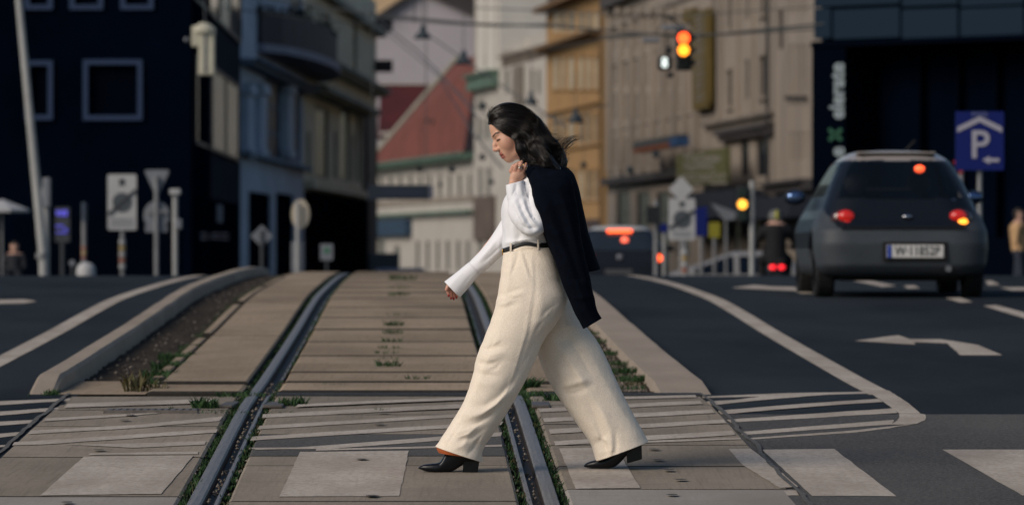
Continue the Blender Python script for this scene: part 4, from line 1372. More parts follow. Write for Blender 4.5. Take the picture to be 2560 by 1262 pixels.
# overhead dark name board
t = empty("street_board", P(1000, 480, 130), "long dark overhead board in front of the white corner house", "board")
plate("panel", [(920, 462), (1072, 462), (1072, 499), (920, 499)], 130, mat("board_navy", (.006, .013, .026), .6), t, .12)
plate("end_cap", [(1073, 464), (1083, 464), (1083, 497), (1073, 497)], 130, mat("board_edge", (.05, .06, .10), .6), t, .12)
plate("inscription", [(960, 477), (1060, 477), (1060, 485), (960, 485)], 130, mat("board_text", (.012, .022, .045), .6), t, .01, -.012)
for x in (930, 1065):
    bm = bmesh.new(); bm_tube(bm, [P(x, 462, 130.05), P(x, -60, 130.05)], .012, 6); bmobj("hanger", bm, M_WIRE, t)
t = thing("kiosk", 990, 150, "low pale kiosk roof at the crest left of the woman", "kiosk")
bm = bmesh.new(); c = P(1000, 676, 150); bm_box(bm, (c.x, 150, c.z - .3), (1.5, 1.0, .75), bev=.12); bmobj("body", bm, mat("kiosk_grey", (.16, .16, .19), .6), t)
bm = bmesh.new(); c = P(960, 645, 152); bm_box(bm, (c.x, 152, c.z - .5), (.9, .5, 1.3), bev=.05); bmobj("panel", bm, M_SIGND, t)

# ------------------------------------------------------------------ overhead traffic light
YT = 96
k = YT / FPX
t = empty("traffic_light", P(1709, 120, YT), "overhead traffic light showing red and amber", "traffic light")
bm = bmesh.new(); bm_box(bm, P(1709, 127, YT), (40 * k, .22, 100 * k), bev=.03); bmobj("housing", bm, M_PLAST, t)
for (y, m, nm) in ((96, L_RED, "red_lens"), (126, L_AMB, "amber_lens"), (157, mat("lens_off", (.01, .02, .016), .3), "green_lens")):
    bm = bmesh.new(); bm_tube(bm, [P(1709, y, YT - .12), P(1709, y, YT - .16)], [14.2 * k, 13 * k], 24); o = bmobj(nm, bm, m, t)
    bm = bmesh.new()
    n = 14
    ra = [P(1709, y, YT) + Vector((15.5 * k * math.cos(a), -.12, 15.5 * k * math.sin(a))) for a in np.linspace(-.3, math.pi + .3, n)]
    for i in range(n - 1):
        q = [ra[i], ra[i + 1], ra[i + 1] + Vector((0, -.2, 0)), ra[i] + Vector((0, -.2, 0))]
        bm.faces.new([bm.verts.new(p) for p in q])
    bmobj("visor", bm, M_PLAST, t)
bm = bmesh.new(); bm_tube(bm, [P(1709, 77, YT), P(1700, 60, YT), P(1668, 42, YT)], .02, 6); bm_tube(bm, [P(1640, 82, YT), P(1668, 42, YT), P(1700, 76, YT)], .015, 6); bmobj("hanger", bm, M_PLAST, t)
bm = bmesh.new()
for y in (96, 126, 157):
    bm_box(bm, P(1733, y, YT), (10 * k, .14, 14 * k), bev=.02)
bmobj("side_hinge", bm, M_PLAST, t)
t = empty("tram_signal", P(1662, 157, YT + .3), "dark tram signal with a white lit figure left of the traffic light", "signal")
bm = bmesh.new(); bm_box(bm, P(1662, 158, YT + .3), (38 * k, .2, 36 * k), bev=.05); bm_box(bm, P(1672, 126, YT + .3), (16 * k, .16, 20 * k), bev=.03); bm_box(bm, P(1675, 188, YT + .3), (16 * k, .16, 14 * k), bev=.03); bmobj("housing", bm, M_PLAST, t)
for (y, rr) in ((151, 5.6), (163, 6.2)):
    bm = bmesh.new()
    n = 18
    for i in range(n):
        a0, a1 = 2 * math.pi * i / n, 2 * math.pi * (i + 1) / n
        c = P(1661, y, YT + .3) + Vector((0, -.115, 0))
        q = []
        for (a, r) in ((a0, rr), (a1, rr), (a1, rr * .62), (a0, rr * .62)):
            q.append(c + Vector((r * 1.15 * k * math.cos(a), 0, r * k * math.sin(a))))
        bm.faces.new([bm.verts.new(p) for p in q])
    bmobj("lit_ring", bm, L_WHITE, t)
bm = bmesh.new()
for x in (1665, 1675):
    bm_tube(bm, [P(x, 140, YT + .35), P(x, 84, YT + .35)], .012, 6)
bmobj("hanger", bm, M_PLAST, t)
t = empty("overhead_bracket", P(1660, 85, YT + .6), "pale horizontal bracket holding the overhead signals", "bracket")
bm = bmesh.new(); bm_box(bm, P(1685, 70, YT + .6), (60 * k, .15, 12 * k), bev=.02); bm_box(bm, P(1628, 101, YT + .6), (44 * k, .12, 12 * k), bev=.02); bmobj("bar", bm, M_SIGNG, t)
bm = bmesh.new(); bm_tube(bm, [P(1500, 92, YT + .8), P(1640, 86, YT + .8), P(1760, 90, YT + .8), P(1880, 78, YT + .8), P(2060, 60, YT + .8)], .022, 8); bmobj("span_cable", bm, M_WIRE, t)

# amber signal on its pole
t = thing("signal_post", 1880, 92, "traffic signal post showing amber left of the grey car", "traffic light")
kk = 92 / FPX
pole("pole", 1880, 452, 92, .048, M_POLEL, t)
bm = bmesh.new(); bm_box(bm, P(1857, 512, 92), (30 * kk, .2, 92 * kk), bev=.03); bmobj("housing", bm, M_PLAST, t)
for (y, m, nm) in ((482, mat("lens_off", (.01, .02, .016), .3), "red_lens"), (511, lamp("lamp_amber_soft", (1.0, .42, .045), 2.2), "amber_lens"), (540, mat("lens_off", (.01, .02, .016), .3), "green_lens")):
    bm = bmesh.new(); bm_tube(bm, [P(1856, y, 91.88), P(1856, y, 91.85)], [12 * kk, 11 * kk], 22); bmobj(nm, bm, m, t)
bm = bmesh.new(); bm_box(bm, P(1869, 500, 92), (14 * kk, .05, .04)); bm_box(bm, P(1869, 530, 92), (14 * kk, .05, .04)); bmobj("bracket", bm, M_PLAST, t)

# signs in front of the stone building
t = thing("priority_sign", 1703, 104, "pale grey back of a diamond road sign above a white zone board", "sign")
plate("diamond_plate", [(1703, 440), (1734, 473), (1703, 506), (1672, 473)], 104, M_SIGNW, t)
pole("pole", 1703, 490, 104.05, .04, M_POLE, t)
zone_board(1672, 1738, 496, 600, 101, "white end of zone board with grey disc between the cars on the right", 1712, "zone boards")
t = thing("info_sign", 1752, 112, "plain blue rectangular sign right of the white zone board", "sign")
plate("panel", [(1737, 520), (1768, 516), (1768, 590), (1737, 590)], 112, M_SIGNB, t); pole("pole", 1753, 588, 112.05, .04, M_POLE, t)
t = thing("warning_sign", 1786, 116, "blurred yellow rectangular sign beside the blue sign", "sign")
plate("panel", [(1772, 556), (1800, 556), (1800, 594), (1772, 594)], 116, mat("sign_yellow", (.21, .19, .012), .6), t); pole("pole", 1786, 592, 116.05, .04, M_POLE, t)
t = thing("small_round_sign", 1660, 103, "small blue round sign beside the hatchback's roof", "sign")
disc("round_plate", 1660, 570, 11, 12, 103, M_SIGNB, t); pole("pole", 1660, 560, 103.05, .03, M_POLEL, t)
t = thing("traffic_light", 1630, 108, "black back of a traffic signal behind the dark hatchback", "traffic light")
plate("housing", [(1617, 515), (1644, 515), (1644, 560), (1617, 560)], 108, M_PLAST, t, .25); pole("pole", 1640, 500, 108.4, .05, M_POLE, t)
t = thing("parasol", 1812, 125, "pale tilted awning edge behind the amber signal", "awning")
plate("canopy", [(1778, 508), (1840, 530), (1838, 548), (1812, 552)], 125, M_SIGNG, t, .8)
pole("pole", 1815, 548, 125.3, .03, M_POLE, t)
# shop signs on the stone building
def shopsign(name, fc, x0, y0, x1, y1, m, label, o0=.9, o1=1.2):
    s0, z0, s1, z1 = fc.rect(x0, y0, x1, y1)
    c = fc.pt((s0 + s1) / 2, z0, o0)
    t = empty(name, c, label, "sign")
    part("panel", fc, [(s0, s1, z0, z1, o0, o1)], m, t)
    return t, (s0, z0, s1, z1)
M_OCH = mat("sign_ochre", (.10, .068, .012), .7, var=.2, scale=.6)
t, r = shopsign("blade_sign", f8, 1752, 28, 1792, 262, M_OCH, "tall ochre vertical blade sign with pale letters on the stone building", .15, .4)
part("bracket", f8, [(f8.map(1725, 20)[0], r[0] - .01, f8.map(1725, 60)[1], f8.map(1725, 30)[1], .2, .35)], M_OCH, t)
s0, z0, s1, z1 = r
for k, yy in enumerate((40, 66, 92, 120, 150, 178, 206, 235)):
    a, za, b, zb_ = f8.rect(1762, yy, 1780, yy + 18)
    part("letter", f8, [(a, b, za, za + .08, 0.402, 0.43), (a, b, zb_ - .08, zb_, 0.402, 0.43), (a, a + .1, za + .08, zb_ - .08, 0.402, 0.43)] + ([(b - .1, b, za + .08, zb_ - .08, 0.402, 0.43)] if k % 2 else []), mat("letter_pale", (.17, .155, .14), .7), t)
part("end_cap", f8, [(s0 + .2, s1 - .2, z0 - .2, z0 - .002, .15, .4)], M_OCH, t)
t, r = shopsign("shop_sign", f8, 1661, 346, 1778, 362, M_SIGND, "black shop sign with an orange stripe and a blue end", 1.0, 1.5)
a, za, b, zb_ = f8.rect(1661, 363, 1778, 374)
part("stripe", f8, [(a, b, za, zb_, 1.0, 1.5)], mat("sign_orange", (.16, .045, .012), .7), t)
a, za, b, zb_ = f8.rect(1761, 344, 1780, 366)
part("blue_end", f8, [(a, b, za, zb_, 1.0, 1.56)], mat("sign_blue_soft", (.015, .05, .13), .7), t)
t, r = shopsign("banner_sign", f8, 1764, 378, 1893, 462, mat("banner_olive", (.085, .085, .030), .8, var=.2, scale=.5), "olive green banner with rows of pale lettering", 1.1, 1.3)
for row, (y0, y1) in enumerate(((384, 404), (408, 428), (436, 460))):
    x = 1786 if row < 2 else 1768
    while x < (1868 if row < 2 else 1888):
        w = random.choice((8, 10, 11))
        a, za, b, zb_ = f8.rect(x, y0, x + w, y1)
        th = .09
        part("letter", f8, [(a, a + th, za, zb_, 1.302, 1.33)] + [(a + th, b, *zz, 1.302, 1.33) for zz in random.sample([(za, za + th), ((za + zb_) / 2 - th / 2, (za + zb_) / 2 + th / 2), (zb_ - th, zb_)], 2)], mat("letter_pale2", (.24, .225, .19), .7), t)
        x += w + 4

# ------------------------------------------------------------------ parking sign by the grey car
YP = 62
k = YP / FPX
t = thing("parking_sign", 2448, YP, "blue parking garage sign with white P, roof and arrow", "sign")
plate("panel", [(2389, 279), (2508, 279), (2510, 282), (2510, 423), (2507, 426), (2392, 426), (2389, 423)], YP, M_SIGNB, t, .04)
MW = mat("sign_print_white", (.30, .29, .34), .6)
plate("roof_mark", [(2393, 318), (2449, 291), (2505, 318), (2505, 332), (2449, 305), (2393, 332)], YP, MW, t, .006, -.007)
Mx = Matrix.Translation(P(2449, 365, YP) + Vector((0, -.006, 0))) @ Matrix.Rotation(math.pi / 2, 4, 'X')
text_mesh("P", 98 * k, .003, MW, "letter", t, Mx, bold=.006)
plate("arrow_mark", [(2456, 400), (2474, 390), (2474, 396), (2498, 396), (2498, 405), (2474, 405), (2474, 411)], YP, MW, t, .006, -.007)
text_mesh("PARK", 17 * k, .003, mat("sign_print_dim", (.12, .14, .28), .6), "letter", t, Matrix.Translation(P(2450, 287, YP) + Vector((0, -.006, 0))) @ Matrix.Rotation(math.pi / 2, 4, 'X'))
pole("pole", 2449, 420, YP + .08, .032, M_POLE, t)
bm = bmesh.new(); bm_box(bm, P(2446, 492, YP), (.07, .1, .09), bev=.02); bmobj("clamp", bm, M_POLEL, t)
t = thing("yield_sign", 2404, 70, "small white triangular sign with red edge behind the blue parking sign", "sign")
plate("plate", [(2382, 402), (2421, 402), (2402, 438)], 70, mat("sign_red", (.30, .012, .014), .5), t)
plate("inner_plate", [(2390, 407), (2413, 407), (2402, 428)], 70, M_SIGNW, t, .01, -.012)
pole("pole", 2403, 425, 70.05, .03, M_POLE, t)
# ------------------------------------------------------------------ the walking woman
WY = 23.13                       # distance of her middle
KW = WY / FPX                    # metres per photo pixel there
def W(px, py, d=0.0):
    """photo pixel (and depth in the same unit) -> world"""
    return Vector(((px - CX) * KW, WY + d * KW, CZ + (HY - py) * KW))

def catmull(keys, n):
    """keys: list of lists of floats -> n interpolated rows per span (Catmull-Rom)"""
    K = np.array(keys, float)
    out = []
    m = len(K)
    for i in range(m - 1):
        p0 = K[max(0, i - 1)]; p1 = K[i]; p2 = K[i + 1]; p3 = K[min(m - 1, i + 2)]
        for j in range(n):
            t = j / n
            out.append(0.5 * ((2 * p1) + (-p0 + p2) * t + (2 * p0 - 5 * p1 + 4 * p2 - p3) * t * t + (-p0 + 3 * p1 - 3 * p2 + p3) * t ** 3))
    out.append(K[-1])
    return np.array(out)

class Cloth:
    """grid of points in photo-pixel units: rows along the garment, columns round it (x, y, depth)"""
    def __init__(s):
        s.V = []; s.F = []; s.seam = 0
    def tube(s, keys, n, nseg, power=2.0, closed=True, a0=0.0, a1=2 * math.pi):
        R = catmull(keys, n)
        base = sum(len(v) for v in s.V)
        rows = []
        cols = nseg if closed else nseg + 1
        for (lx, ly, rx, ry, b, dy) in R:
            cx, cy = (lx + rx) / 2, (ly + ry) / 2
            ax, ay = (rx - lx) / 2, (ry - ly) / 2
            th = a0 + (a1 - a0) * np.arange(cols) / nseg
            c, sn = np.cos(th), np.sin(th)
            c2 = np.sign(c) * np.abs(c) ** (2 / power); s2 = np.sign(sn) * np.abs(sn) ** (2 / power)
            rows.append(np.stack([cx + ax * c2, cy + ay * c2, dy + b * s2], 1))
        g = np.array(rows)
        nr = len(rows)
        for i in range(nr - 1):
            for k in range(nseg):
                k2 = (k + 1) % cols if closed else k + 1
                s.F.append((base + i * cols + k, base + i * cols + k2, base + (i + 1) * cols + k2, base + (i + 1) * cols + k))
        s.V.append(g.reshape(-1, 3))
        return s
    def done(s):
        s.P = np.concatenate(s.V); s.Fa = np.array(s.F)
        return s
    def normals(s):
        N = np.zeros_like(s.P)
        a, b, c, d = (s.P[s.Fa[:, i]] for i in range(4))
        fn = np.cross(c - a, d - b)
        for i in range(4):
            np.add.at(N, s.Fa[:, i], fn)
        return N / (np.linalg.norm(N, axis=1, keepdims=True) + 1e-9)
    def creases(s, lines, sel=None, side=-1):
        """lines: (polyline px, width px, height px). Raises (or sinks) the cloth on the camera side along the line."""
        N = s.normals()
        # make normals point outward on the camera side: depth component negative there
        for (pl, w, h) in lines:
            pl = np.array(pl, float)
            best = np.full(len(s.P), 1e9); tt = np.zeros(len(s.P))
            L = 0; seg = np.linalg.norm(np.diff(pl, axis=0), axis=1); tot = seg.sum()
            for i in range(len(pl) - 1):
                d = pl[i + 1] - pl[i]
                q = s.P[:, :2] - pl[i]
                t = np.clip((q @ d) / (d @ d), 0, 1)
                dist = np.linalg.norm(q - t[:, None] * d, axis=1)
                u = (L + t * seg[i]) / tot
                m = dist < best
                best[m] = dist[m]; tt[m] = u[m]
                L += seg[i]
            fall = .95 * np.exp(-(best / w) ** 1.4) * np.sin(np.pi * np.clip(tt * .9 + .05, 0, 1)) ** .6
            face = np.clip(-N[:, 2] * s.nsign * 1.4 + .25, 0, 1)
            if sel is not None: face = face * sel
            s.P[:, :2] += (N[:, :2] * s.nsign) * (h * fall * face)[:, None] * .5
            s.P[:, 2] += (N[:, 2] * s.nsign) * h * fall * face
        return s
    nsign = 1
    def orient(s):
        N = s.normals()
        c = s.P.mean(0)
        s.nsign = 1 if ((s.P - c) * N).sum() > 0 else -1
        return s
    def noise(s, amp, freq, seed):
        r = np.random.default_rng(seed)
        N = s.normals() * s.nsign
        h = np.zeros(len(s.P))
        for k in range(10):
            v = r.normal(size=3) * freq * (1 + k * .25)
            h += np.sin(s.P @ v + r.uniform(0, 6.28)) / (1 + k * .25)
        s.P += N * (amp * h / 3)[:, None]
        return s
    def obj(s, name, m, parent, thick=0.0, sub=0):
        V = np.empty_like(s.P)
        V[:, 0] = (s.P[:, 0] - CX) * KW
        V[:, 1] = WY + s.P[:, 2] * KW
        V[:, 2] = CZ + (HY - s.P[:, 1]) * KW
        o = meshobj(name, V, s.F if s.nsign > 0 else [f[::-1] for f in s.F], m, parent, smooth=True)
        if thick:
            md = o.modifiers.new("thickness", 'SOLIDIFY')
            md.thickness = thick
            md.offset = -1
        return o

# ---- implicit surfaces: numpy signed distances + surface nets
class Field:
    def __init__(s, lo, hi, h):
        s.h = h
        s.lo = np.array(lo, float)
        s.n = np.ceil((np.array(hi) - s.lo) / h).astype(int) + 1
        s.f = np.full(s.n, 1e3, np.float32)
    def block(s, lo, hi):
        a = np.clip(((np.array(lo) - s.lo) / s.h).astype(int) - 1, 0, s.n - 1)
        b = np.clip(((np.array(hi) - s.lo) / s.h).astype(int) + 2, 1, s.n)
        if np.any(b <= a): return None
        g = np.meshgrid(*[s.lo[i] + s.h * np.arange(a[i], b[i]) for i in range(3)], indexing='ij', sparse=True)
        return tuple(slice(a[i], b[i]) for i in range(3)), g
    def add(s, lo, hi, fn, k=0.0, op='u'):
        r = s.block(lo, hi)
        if r is None: return
        sl, g = r
        d = fn(*g).astype(np.float32)
        o = s.f[sl]
        if op == 'u':
            if k > 0:
                h = np.clip(0.5 + 0.5 * (o - d) / k, 0, 1)
                s.f[sl] = o * (1 - h) + d * h - k * h * (1 - h)
            else:
                s.f[sl] = np.minimum(o, d)
        elif op == 's':
            h = np.clip(0.5 - 0.5 * (o + d) / max(k, 1e-6), 0, 1)
            s.f[sl] = o * (1 - h) - d * h + k * h * (1 - h)
        elif op == 'i':
            s.f[sl] = np.maximum(o, d)
    def cone(s, a, b, ra, rb, k=0.0, op='u'):
        a = np.array(a, float); b = np.array(b, float)
        m = max(ra, rb) + k * 1.5 + 2 * s.h
        d = b - a; L2 = max(d @ d, 1e-9)
        def fn(x, y, z):
            t = np.clip(((x - a[0]) * d[0] + (y - a[1]) * d[1] + (z - a[2]) * d[2]) / L2, 0, 1)
            return np.sqrt((x - a[0] - t * d[0]) ** 2 + (y - a[1] - t * d[1]) ** 2 + (z - a[2] - t * d[2]) ** 2) - (ra + (rb - ra) * t)
        s.add(np.minimum(a, b) - m, np.maximum(a, b) + m, fn, k, op)
    def ell(s, c, r, R=None, k=0.0, op='u'):
        c = np.array(c, float); r = np.array(r, float)
        R = np.eye(3) if R is None else R
        m = r.max() + k * 1.5 + 2 * s.h
        def fn(x, y, z):
            X, Y, Z = x - c[0], y - c[1], z - c[2]
            q = [(R[i, 0] * X + R[i, 1] * Y + R[i, 2] * Z) / r[i] for i in range(3)]
            k0 = np.sqrt(q[0] ** 2 + q[1] ** 2 + q[2] ** 2)
            k1 = np.sqrt((q[0] / r[0]) ** 2 + (q[1] / r[1]) ** 2 + (q[2] / r[2]) ** 2)
            return k0 * (k0 - 1) / np.maximum(k1, 1e-6)
        s.add(c - m, c + m, fn, k, op)
    def mesh(s):
        f = s.f
        ins = f < 0
        nx, ny, nz = f.shape
        cnt = np.zeros((nx - 1, ny - 1, nz - 1), np.uint8)
        cor = [(i, j, k) for i in (0, 1) for j in (0, 1) for k in (0, 1)]
        def sub(A, c): return A[c[0]:nx - 1 + c[0], c[1]:ny - 1 + c[1], c[2]:nz - 1 + c[2]]
        for c in cor: cnt += sub(ins, c)
        act = (cnt > 0) & (cnt < 8)
        idx = np.argwhere(act)
        vid = np.full(act.shape, -1, np.int64)
        vid[act] = np.arange(len(idx))
        acc = np.zeros((len(idx), 3)); num = np.zeros(len(idx))
        ix = tuple(idx.T)
        vals = {c: f[ix[0] + c[0], ix[1] + c[1], ix[2] + c[2]] for c in cor}
        for a in cor:
            for ax in range(3):
                if a[ax]: continue
                b = list(a); b[ax] = 1; b = tuple(b)
                va, vb = vals[a], vals[b]
                m = (va < 0) != (vb < 0)
                t = np.where(m, va / np.where(m, va - vb, 1), 0)
                p = np.tile(np.array(a, float), (len(idx), 1)); p[:, ax] = t
                acc += np.where(m[:, None], p, 0); num += m
        V = s.lo + s.h * (idx + acc / num[:, None])
        F = []
        for ax in range(3):
            u, v = (ax + 1) % 3, (ax + 2) % 3
            sl0 = [slice(1, -1)] * 3; sl1 = [slice(1, -1)] * 3
            sl0[ax] = slice(0, -1); sl1[ax] = slice(1, None)
            A = ins[tuple(sl0)]; B = ins[tuple(sl1)]
            for flip, m in ((False, A & ~B), (True, ~A & B)):
                e = np.argwhere(m)
                off = np.ones(3, int); off[ax] = 0
                e = e + off
                q = []
                for (du, dv) in ((-1, -1), (0, -1), (0, 0), (-1, 0)):
                    c = e.copy(); c[:, u] += du; c[:, v] += dv
                    q.append(vid[tuple(c.T)])
                q = np.stack(q, 1)
                F.append(q[:, ::-1] if flip else q)
        return V, np.concatenate(F)

def fastmesh(name, V, F, m, parent, smooth=True):
    me = bpy.data.meshes.new(name)
    me.vertices.add(len(V)); me.vertices.foreach_set("co", np.asarray(V, np.float32).ravel())
    F = np.asarray(F)
    me.loops.add(F.size); me.loops.foreach_set("vertex_index", F.ravel().astype(np.int32))
    me.polygons.add(len(F)); me.polygons.foreach_set("loop_start", (np.arange(len(F)) * F.shape[1]).astype(np.int32))
    me.update(calc_edges=True)
    if smooth: me.shade_smooth()
    for mm in (m if isinstance(m, (list, tuple)) else [m]): me.materials.append(mm)
    return link(bpy.data.objects.new(name, me), parent)

M_SKIN = mat("skin", (.5, .3, .22), .5, attr="tone", spec=.35, sss=.12, bump=.02, bscale=400)
M_SHIRT = mat("white_cotton", (.78, .78, .80), .8, bump=.10, bscale=300, sheen=.1, spec=.2)
M_PANT = mat("cream_wool", (.81, .71, .585), .92, var=.08, scale=160, bump=.3, bscale=260, sheen=.1, spec=.15, detail=3)
M_JACK = mat("navy_wool", (.0022, .0036, .0078), .9, bump=.25, bscale=300, spec=.05, var=.25, scale=40)
M_BOOT = mat("black_leather", (.0035, .004, .006), .3, spec=.3, bump=.04, bscale=60)
M_BELT = mat("belt_leather", (.018, .017, .018), .35, spec=.5)
M_HAIR = mat("dark_hair", (.0075, .0055, .0048), .42, spec=.4, var=.4, scale=25)
M_RING = mat("silver_ring", (.55, .50, .42), .25, 1.0)
M_GOLD = mat("gold_chain", (.60, .36, .10), .3, 1.0)
M_NAIL = mat("red_nail", (.28, .012, .014), .25)

fem = empty("person", (W(1320, 1178).x, WY, zg(WY)), "woman walking left in white blouse, cream wide trousers and navy jacket over her shoulders", "person")

# ---------------- body (skin): one continuous surface -----------------------------------
# head frame: u runs down the face, v forwards, w across
UH = np.array([.451, .893]); VH = np.array([-.893, .451]); H0 = np.array([1223.0, 316.5])
YAW = math.radians(15)
cY, sY = math.cos(YAW), math.sin(YAW)
HC = np.array([H0[0] - VH[0] * 45 - 1.6, 0.0, H0[1] - VH[1] * 45 + .5])            # turning axis of the head
RH = np.array([[UH[0], 0, UH[1]], [VH[0] * cY, -sY, VH[1] * cY], [VH[0] * sY, cY, VH[1] * sY]])   # (px,depth,py) -> (u,v,w)
def HP(u, v, w=0.0):
    return HC + RH[0] * u + RH[1] * (v + 45) + RH[2] * w
fb = Field((1040, -175, 250), (1500, 175, 1180), 2.0)              # photo pixels (about 3.6 mm)
fb.ell(HP(24, -47), (53, 51, 40), RH)
fb.ell(HP(56, -33), (49, 37.5, 33), RH, k=10)
for sg in (-1, 1):
    fb.cone(HP(84, -44, sg * 26), HP(94, -12, sg * 7), 12, 9, k=12)
    fb.ell(HP(56, -16, sg * 22), (17, 15, 12), RH, k=14)
fb.ell(HP(94, -9), (9.5, 10, 11), RH, k=8)
fb.ell(HP(77, -8), (18, 14.5, 20), RH, k=8)
for sg in (-1, 1):
    fb.cone(HP(27, -4, sg * 20), HP(29, 0.5, sg * 5), 5, 5, k=6)
    fb.ell(HP(38.5, 6.5, sg * 17), (6.5, 7, 10), RH, k=7, op='s')
    fb.ell(HP(39.5, -6.0, sg * 17), (7.0, 9, 10), RH, k=4)
fb.cone(HP(36, 0), HP(48, 9.5), 4.2, 5.2, k=5)
fb.cone(HP(48, 9.5), HP(58.5, 13.5), 5.2, 6.0, k=3)
for sg in (-1, 1):
    fb.ell(HP(61, 8, sg * 6.5), (5, 6.5, 4.6), RH, k=4)
    fb.ell(HP(66.5, 11, sg * 4), (1.6, 2.2, 1.8), RH, k=1.5, op='s')
fb.ell(HP(75.5, 4.0), (4.0, 4.6, 13), RH, k=2.5)
fb.ell(HP(83.5, 3.2), (4.6, 4.8, 11), RH, k=2.5)
fb.cone(HP(79.2, 10.5, -15), HP(79.2, 10.5, 15), 2.4, 2.4, k=1.6, op='s')
for sg in (-1, 1):       # ears
    fb.ell(HP(52, -52, sg * 41), (16, 9, 5), RH, k=3)
# neck, trunk
def S(px, py, d): return np.array([px, d, py], float)
fb.cone(S(1322, 372, 0), S(1350, 440, 0), 29, 31, k=14)
fb.ell(S(1352, 470, 0), (42, 78, 40), k=20)
fb.ell(S(1330, 530, 0), (52, 66, 70), k=20)
fb.ell(S(1322, 610, 0), (46, 58, 60), k=25)
fb.ell(S(1325, 690, 0), (58, 74, 60), k=25)
# legs
for (hip, knee, ank, d) in (((1325, 730), (1245, 910), (1160, 1110), -45), ((1355, 740), (1440, 930), (1560, 1100), 48)):
    fb.cone(S(*hip, d), S(*knee, d), 44, 28, k=15)
    fb.cone(S(*knee, d), S(*ank, d), 27, 15, k=8)
fb.cone(S(1160, 1110, -45), S(1104, 1167, -45), 13, 6, k=6)
fb.cone(S(1160, 1110, -45), S(1178, 1140, -45), 14, 10, k=6)
fb.cone(S(1560, 1100, 48), S(1512, 1162, 48), 13, 6, k=6)
fb.cone(S(1560, 1100, 48), S(1585, 1118, 48), 14, 10, k=6)
# near (left) arm: elbow forward, hand at the collar
fb.cone(S(1355, 468, -80), S(1332, 568, -112), 24, 18, k=10)
fb.cone(S(1332, 566, -112), S(1282, 466, -72), 17, 12, k=5)
# near hand: back of the hand towards the viewer
wr = S(1281, 464, -72)
fb.ell(S(1287, 446, -66), (13, 9, 20), np.array([[.96, 0, .28], [0, 1, 0], [-.28, 0, .96]]), k=6)
fb.ell(S(1296, 436, -66), (16, 8.5, 13), k=6)
kn = [S(1278, 429, -66), S(1288, 425, -70), S(1299, 424, -71), S(1308, 428, -68)]
mid = [S(1283, 417, -70), S(1292, 413.5, -76), S(1302, 412, -78), S(1313, 417, -74)]
tip = [S(1290.5, 413, -58), S(1297, 408.5, -62), S(1304, 406, -64), S(1315, 411, -60)]
for a, m_, t_, r in zip(kn, mid, tip, (5.0, 5.3, 5.4, 4.8)):
    fb.cone(S(1294, 440, -66), a, 5.5, r + .7, k=2)
    fb.cone(a, m_, r + .4, r, k=1.2)
    fb.cone(m_, t_, r, r * .82, k=.8)
fb.cone(S(1302, 448, -60), S(1312, 434, -54), 6.5, 5.5, k=3)
fb.cone(S(1312, 434, -54), S(1309, 420, -50), 5.5, 4.2, k=1.5)
# far (right) arm reaching down and forward
fb.cone(S(1340, 480, 78), S(1226, 622, 84), 24, 18, k=10)
fb.cone(S(1226, 622, 84), S(1142, 706, 72), 17, 11, k=5)
fb.ell(S(1133, 716, 70), (11, 7, 15), np.array([[.9, 0, .42], [0, 1, 0], [-.42, 0, .9]]), k=5)
FT = []
for (a, m_, t_, r) in ((S(1122, 719, 62), S(1119, 730, 60), S(1121.5, 737, 61), 4.2), (S(1127, 722, 66), S(1125.5, 734, 64), S(1128, 743, 65), 4.5),
                       (S(1133, 724, 71), S(1132.5, 736, 70), S(1134.5, 745, 70), 4.4), (S(1139, 724, 76), S(1139, 734, 75), S(1141.5, 742, 75), 4.0)):
    fb.cone(S(1133, 716, 70), a, 6, r + .5, k=2)
    fb.cone(a, m_, r + .2, r, k=.6)
    fb.cone(m_, t_, r, r * .8, k=.5)
    FT.append((m_, t_, r))
fb.cone(S(1130, 712, 60), S(1119, 716, 54), 5.5, 4.6, k=2)
fb.cone(S(1119, 716, 54), S(1115, 724, 54), 4.6, 3.8, k=1)
BV, BF = fb.mesh()
q = BV - HC
uu, vv_, ww = q @ RH[0], q @ RH[1] - 45, np.abs(q @ RH[2])
tone = np.tile(np.array([.60, .345, .24]), (len(BV), 1))
def blend(mask, col):
    global tone
    mask = np.clip(mask, 0, 1)[:, None]
    tone = tone * (1 - mask) + np.array(col) * mask
head = (BV[:, 2] < 412) & (vv_ > -48)
blend(head * np.exp(-(((uu - 62) / 16) ** 2 + ((vv_ + 20) / 16) ** 2)) * .5, (.52, .22, .15))
blend(head * np.exp(-(((uu - 58) / 6) ** 2 + ((vv_ - 17) / 7) ** 2)) * .35, (.55, .24, .17))
lipw = np.clip((14.5 - ww) / 3, 0, 1)
blend(head * (vv_ > -15) * lipw * np.clip((5.2 - np.abs(uu - 75.6)) / 1.4, 0, 1) * .95, (.34, .105, .085))
blend(head * (vv_ > -15) * lipw * np.clip((5.6 - np.abs(uu - 83.4)) / 1.4, 0, 1) * .95, (.37, .115, .095))
blend(head * (vv_ > -8) * lipw * np.clip((1.6 - np.abs(uu - 79.3)) / .8, 0, 1), (.10, .02, .02))
brow_u = 28.0 - 4.5 * np.clip((ww - 5) / 17, 0, 1) + 3.0 * np.clip((ww - 22) / 8, 0, 1)
blend(head * (vv_ > -22) * np.clip((ww - 4) / 2, 0, 1) * np.clip((30 - ww) / 4, 0, 1) * np.clip((2.6 - np.abs(uu - brow_u)) / 1.2, 0, 1), (.020, .013, .010))
lash_u = 41.6 + .004 * (ww - 17) ** 2
blend(head * (vv_ > -20) * np.clip((ww - 7.5) / 2, 0, 1) * np.clip((28 - ww) / 2, 0, 1) * np.clip((2.5 - np.abs(uu - lash_u)) / .8, 0, 1), (.015, .010, .009))
blend(head * (vv_ > -20) * np.exp(-(((uu - 36) / 4) ** 2 + ((ww - 17) / 9) ** 2)) * .45, (.30, .15, .11))
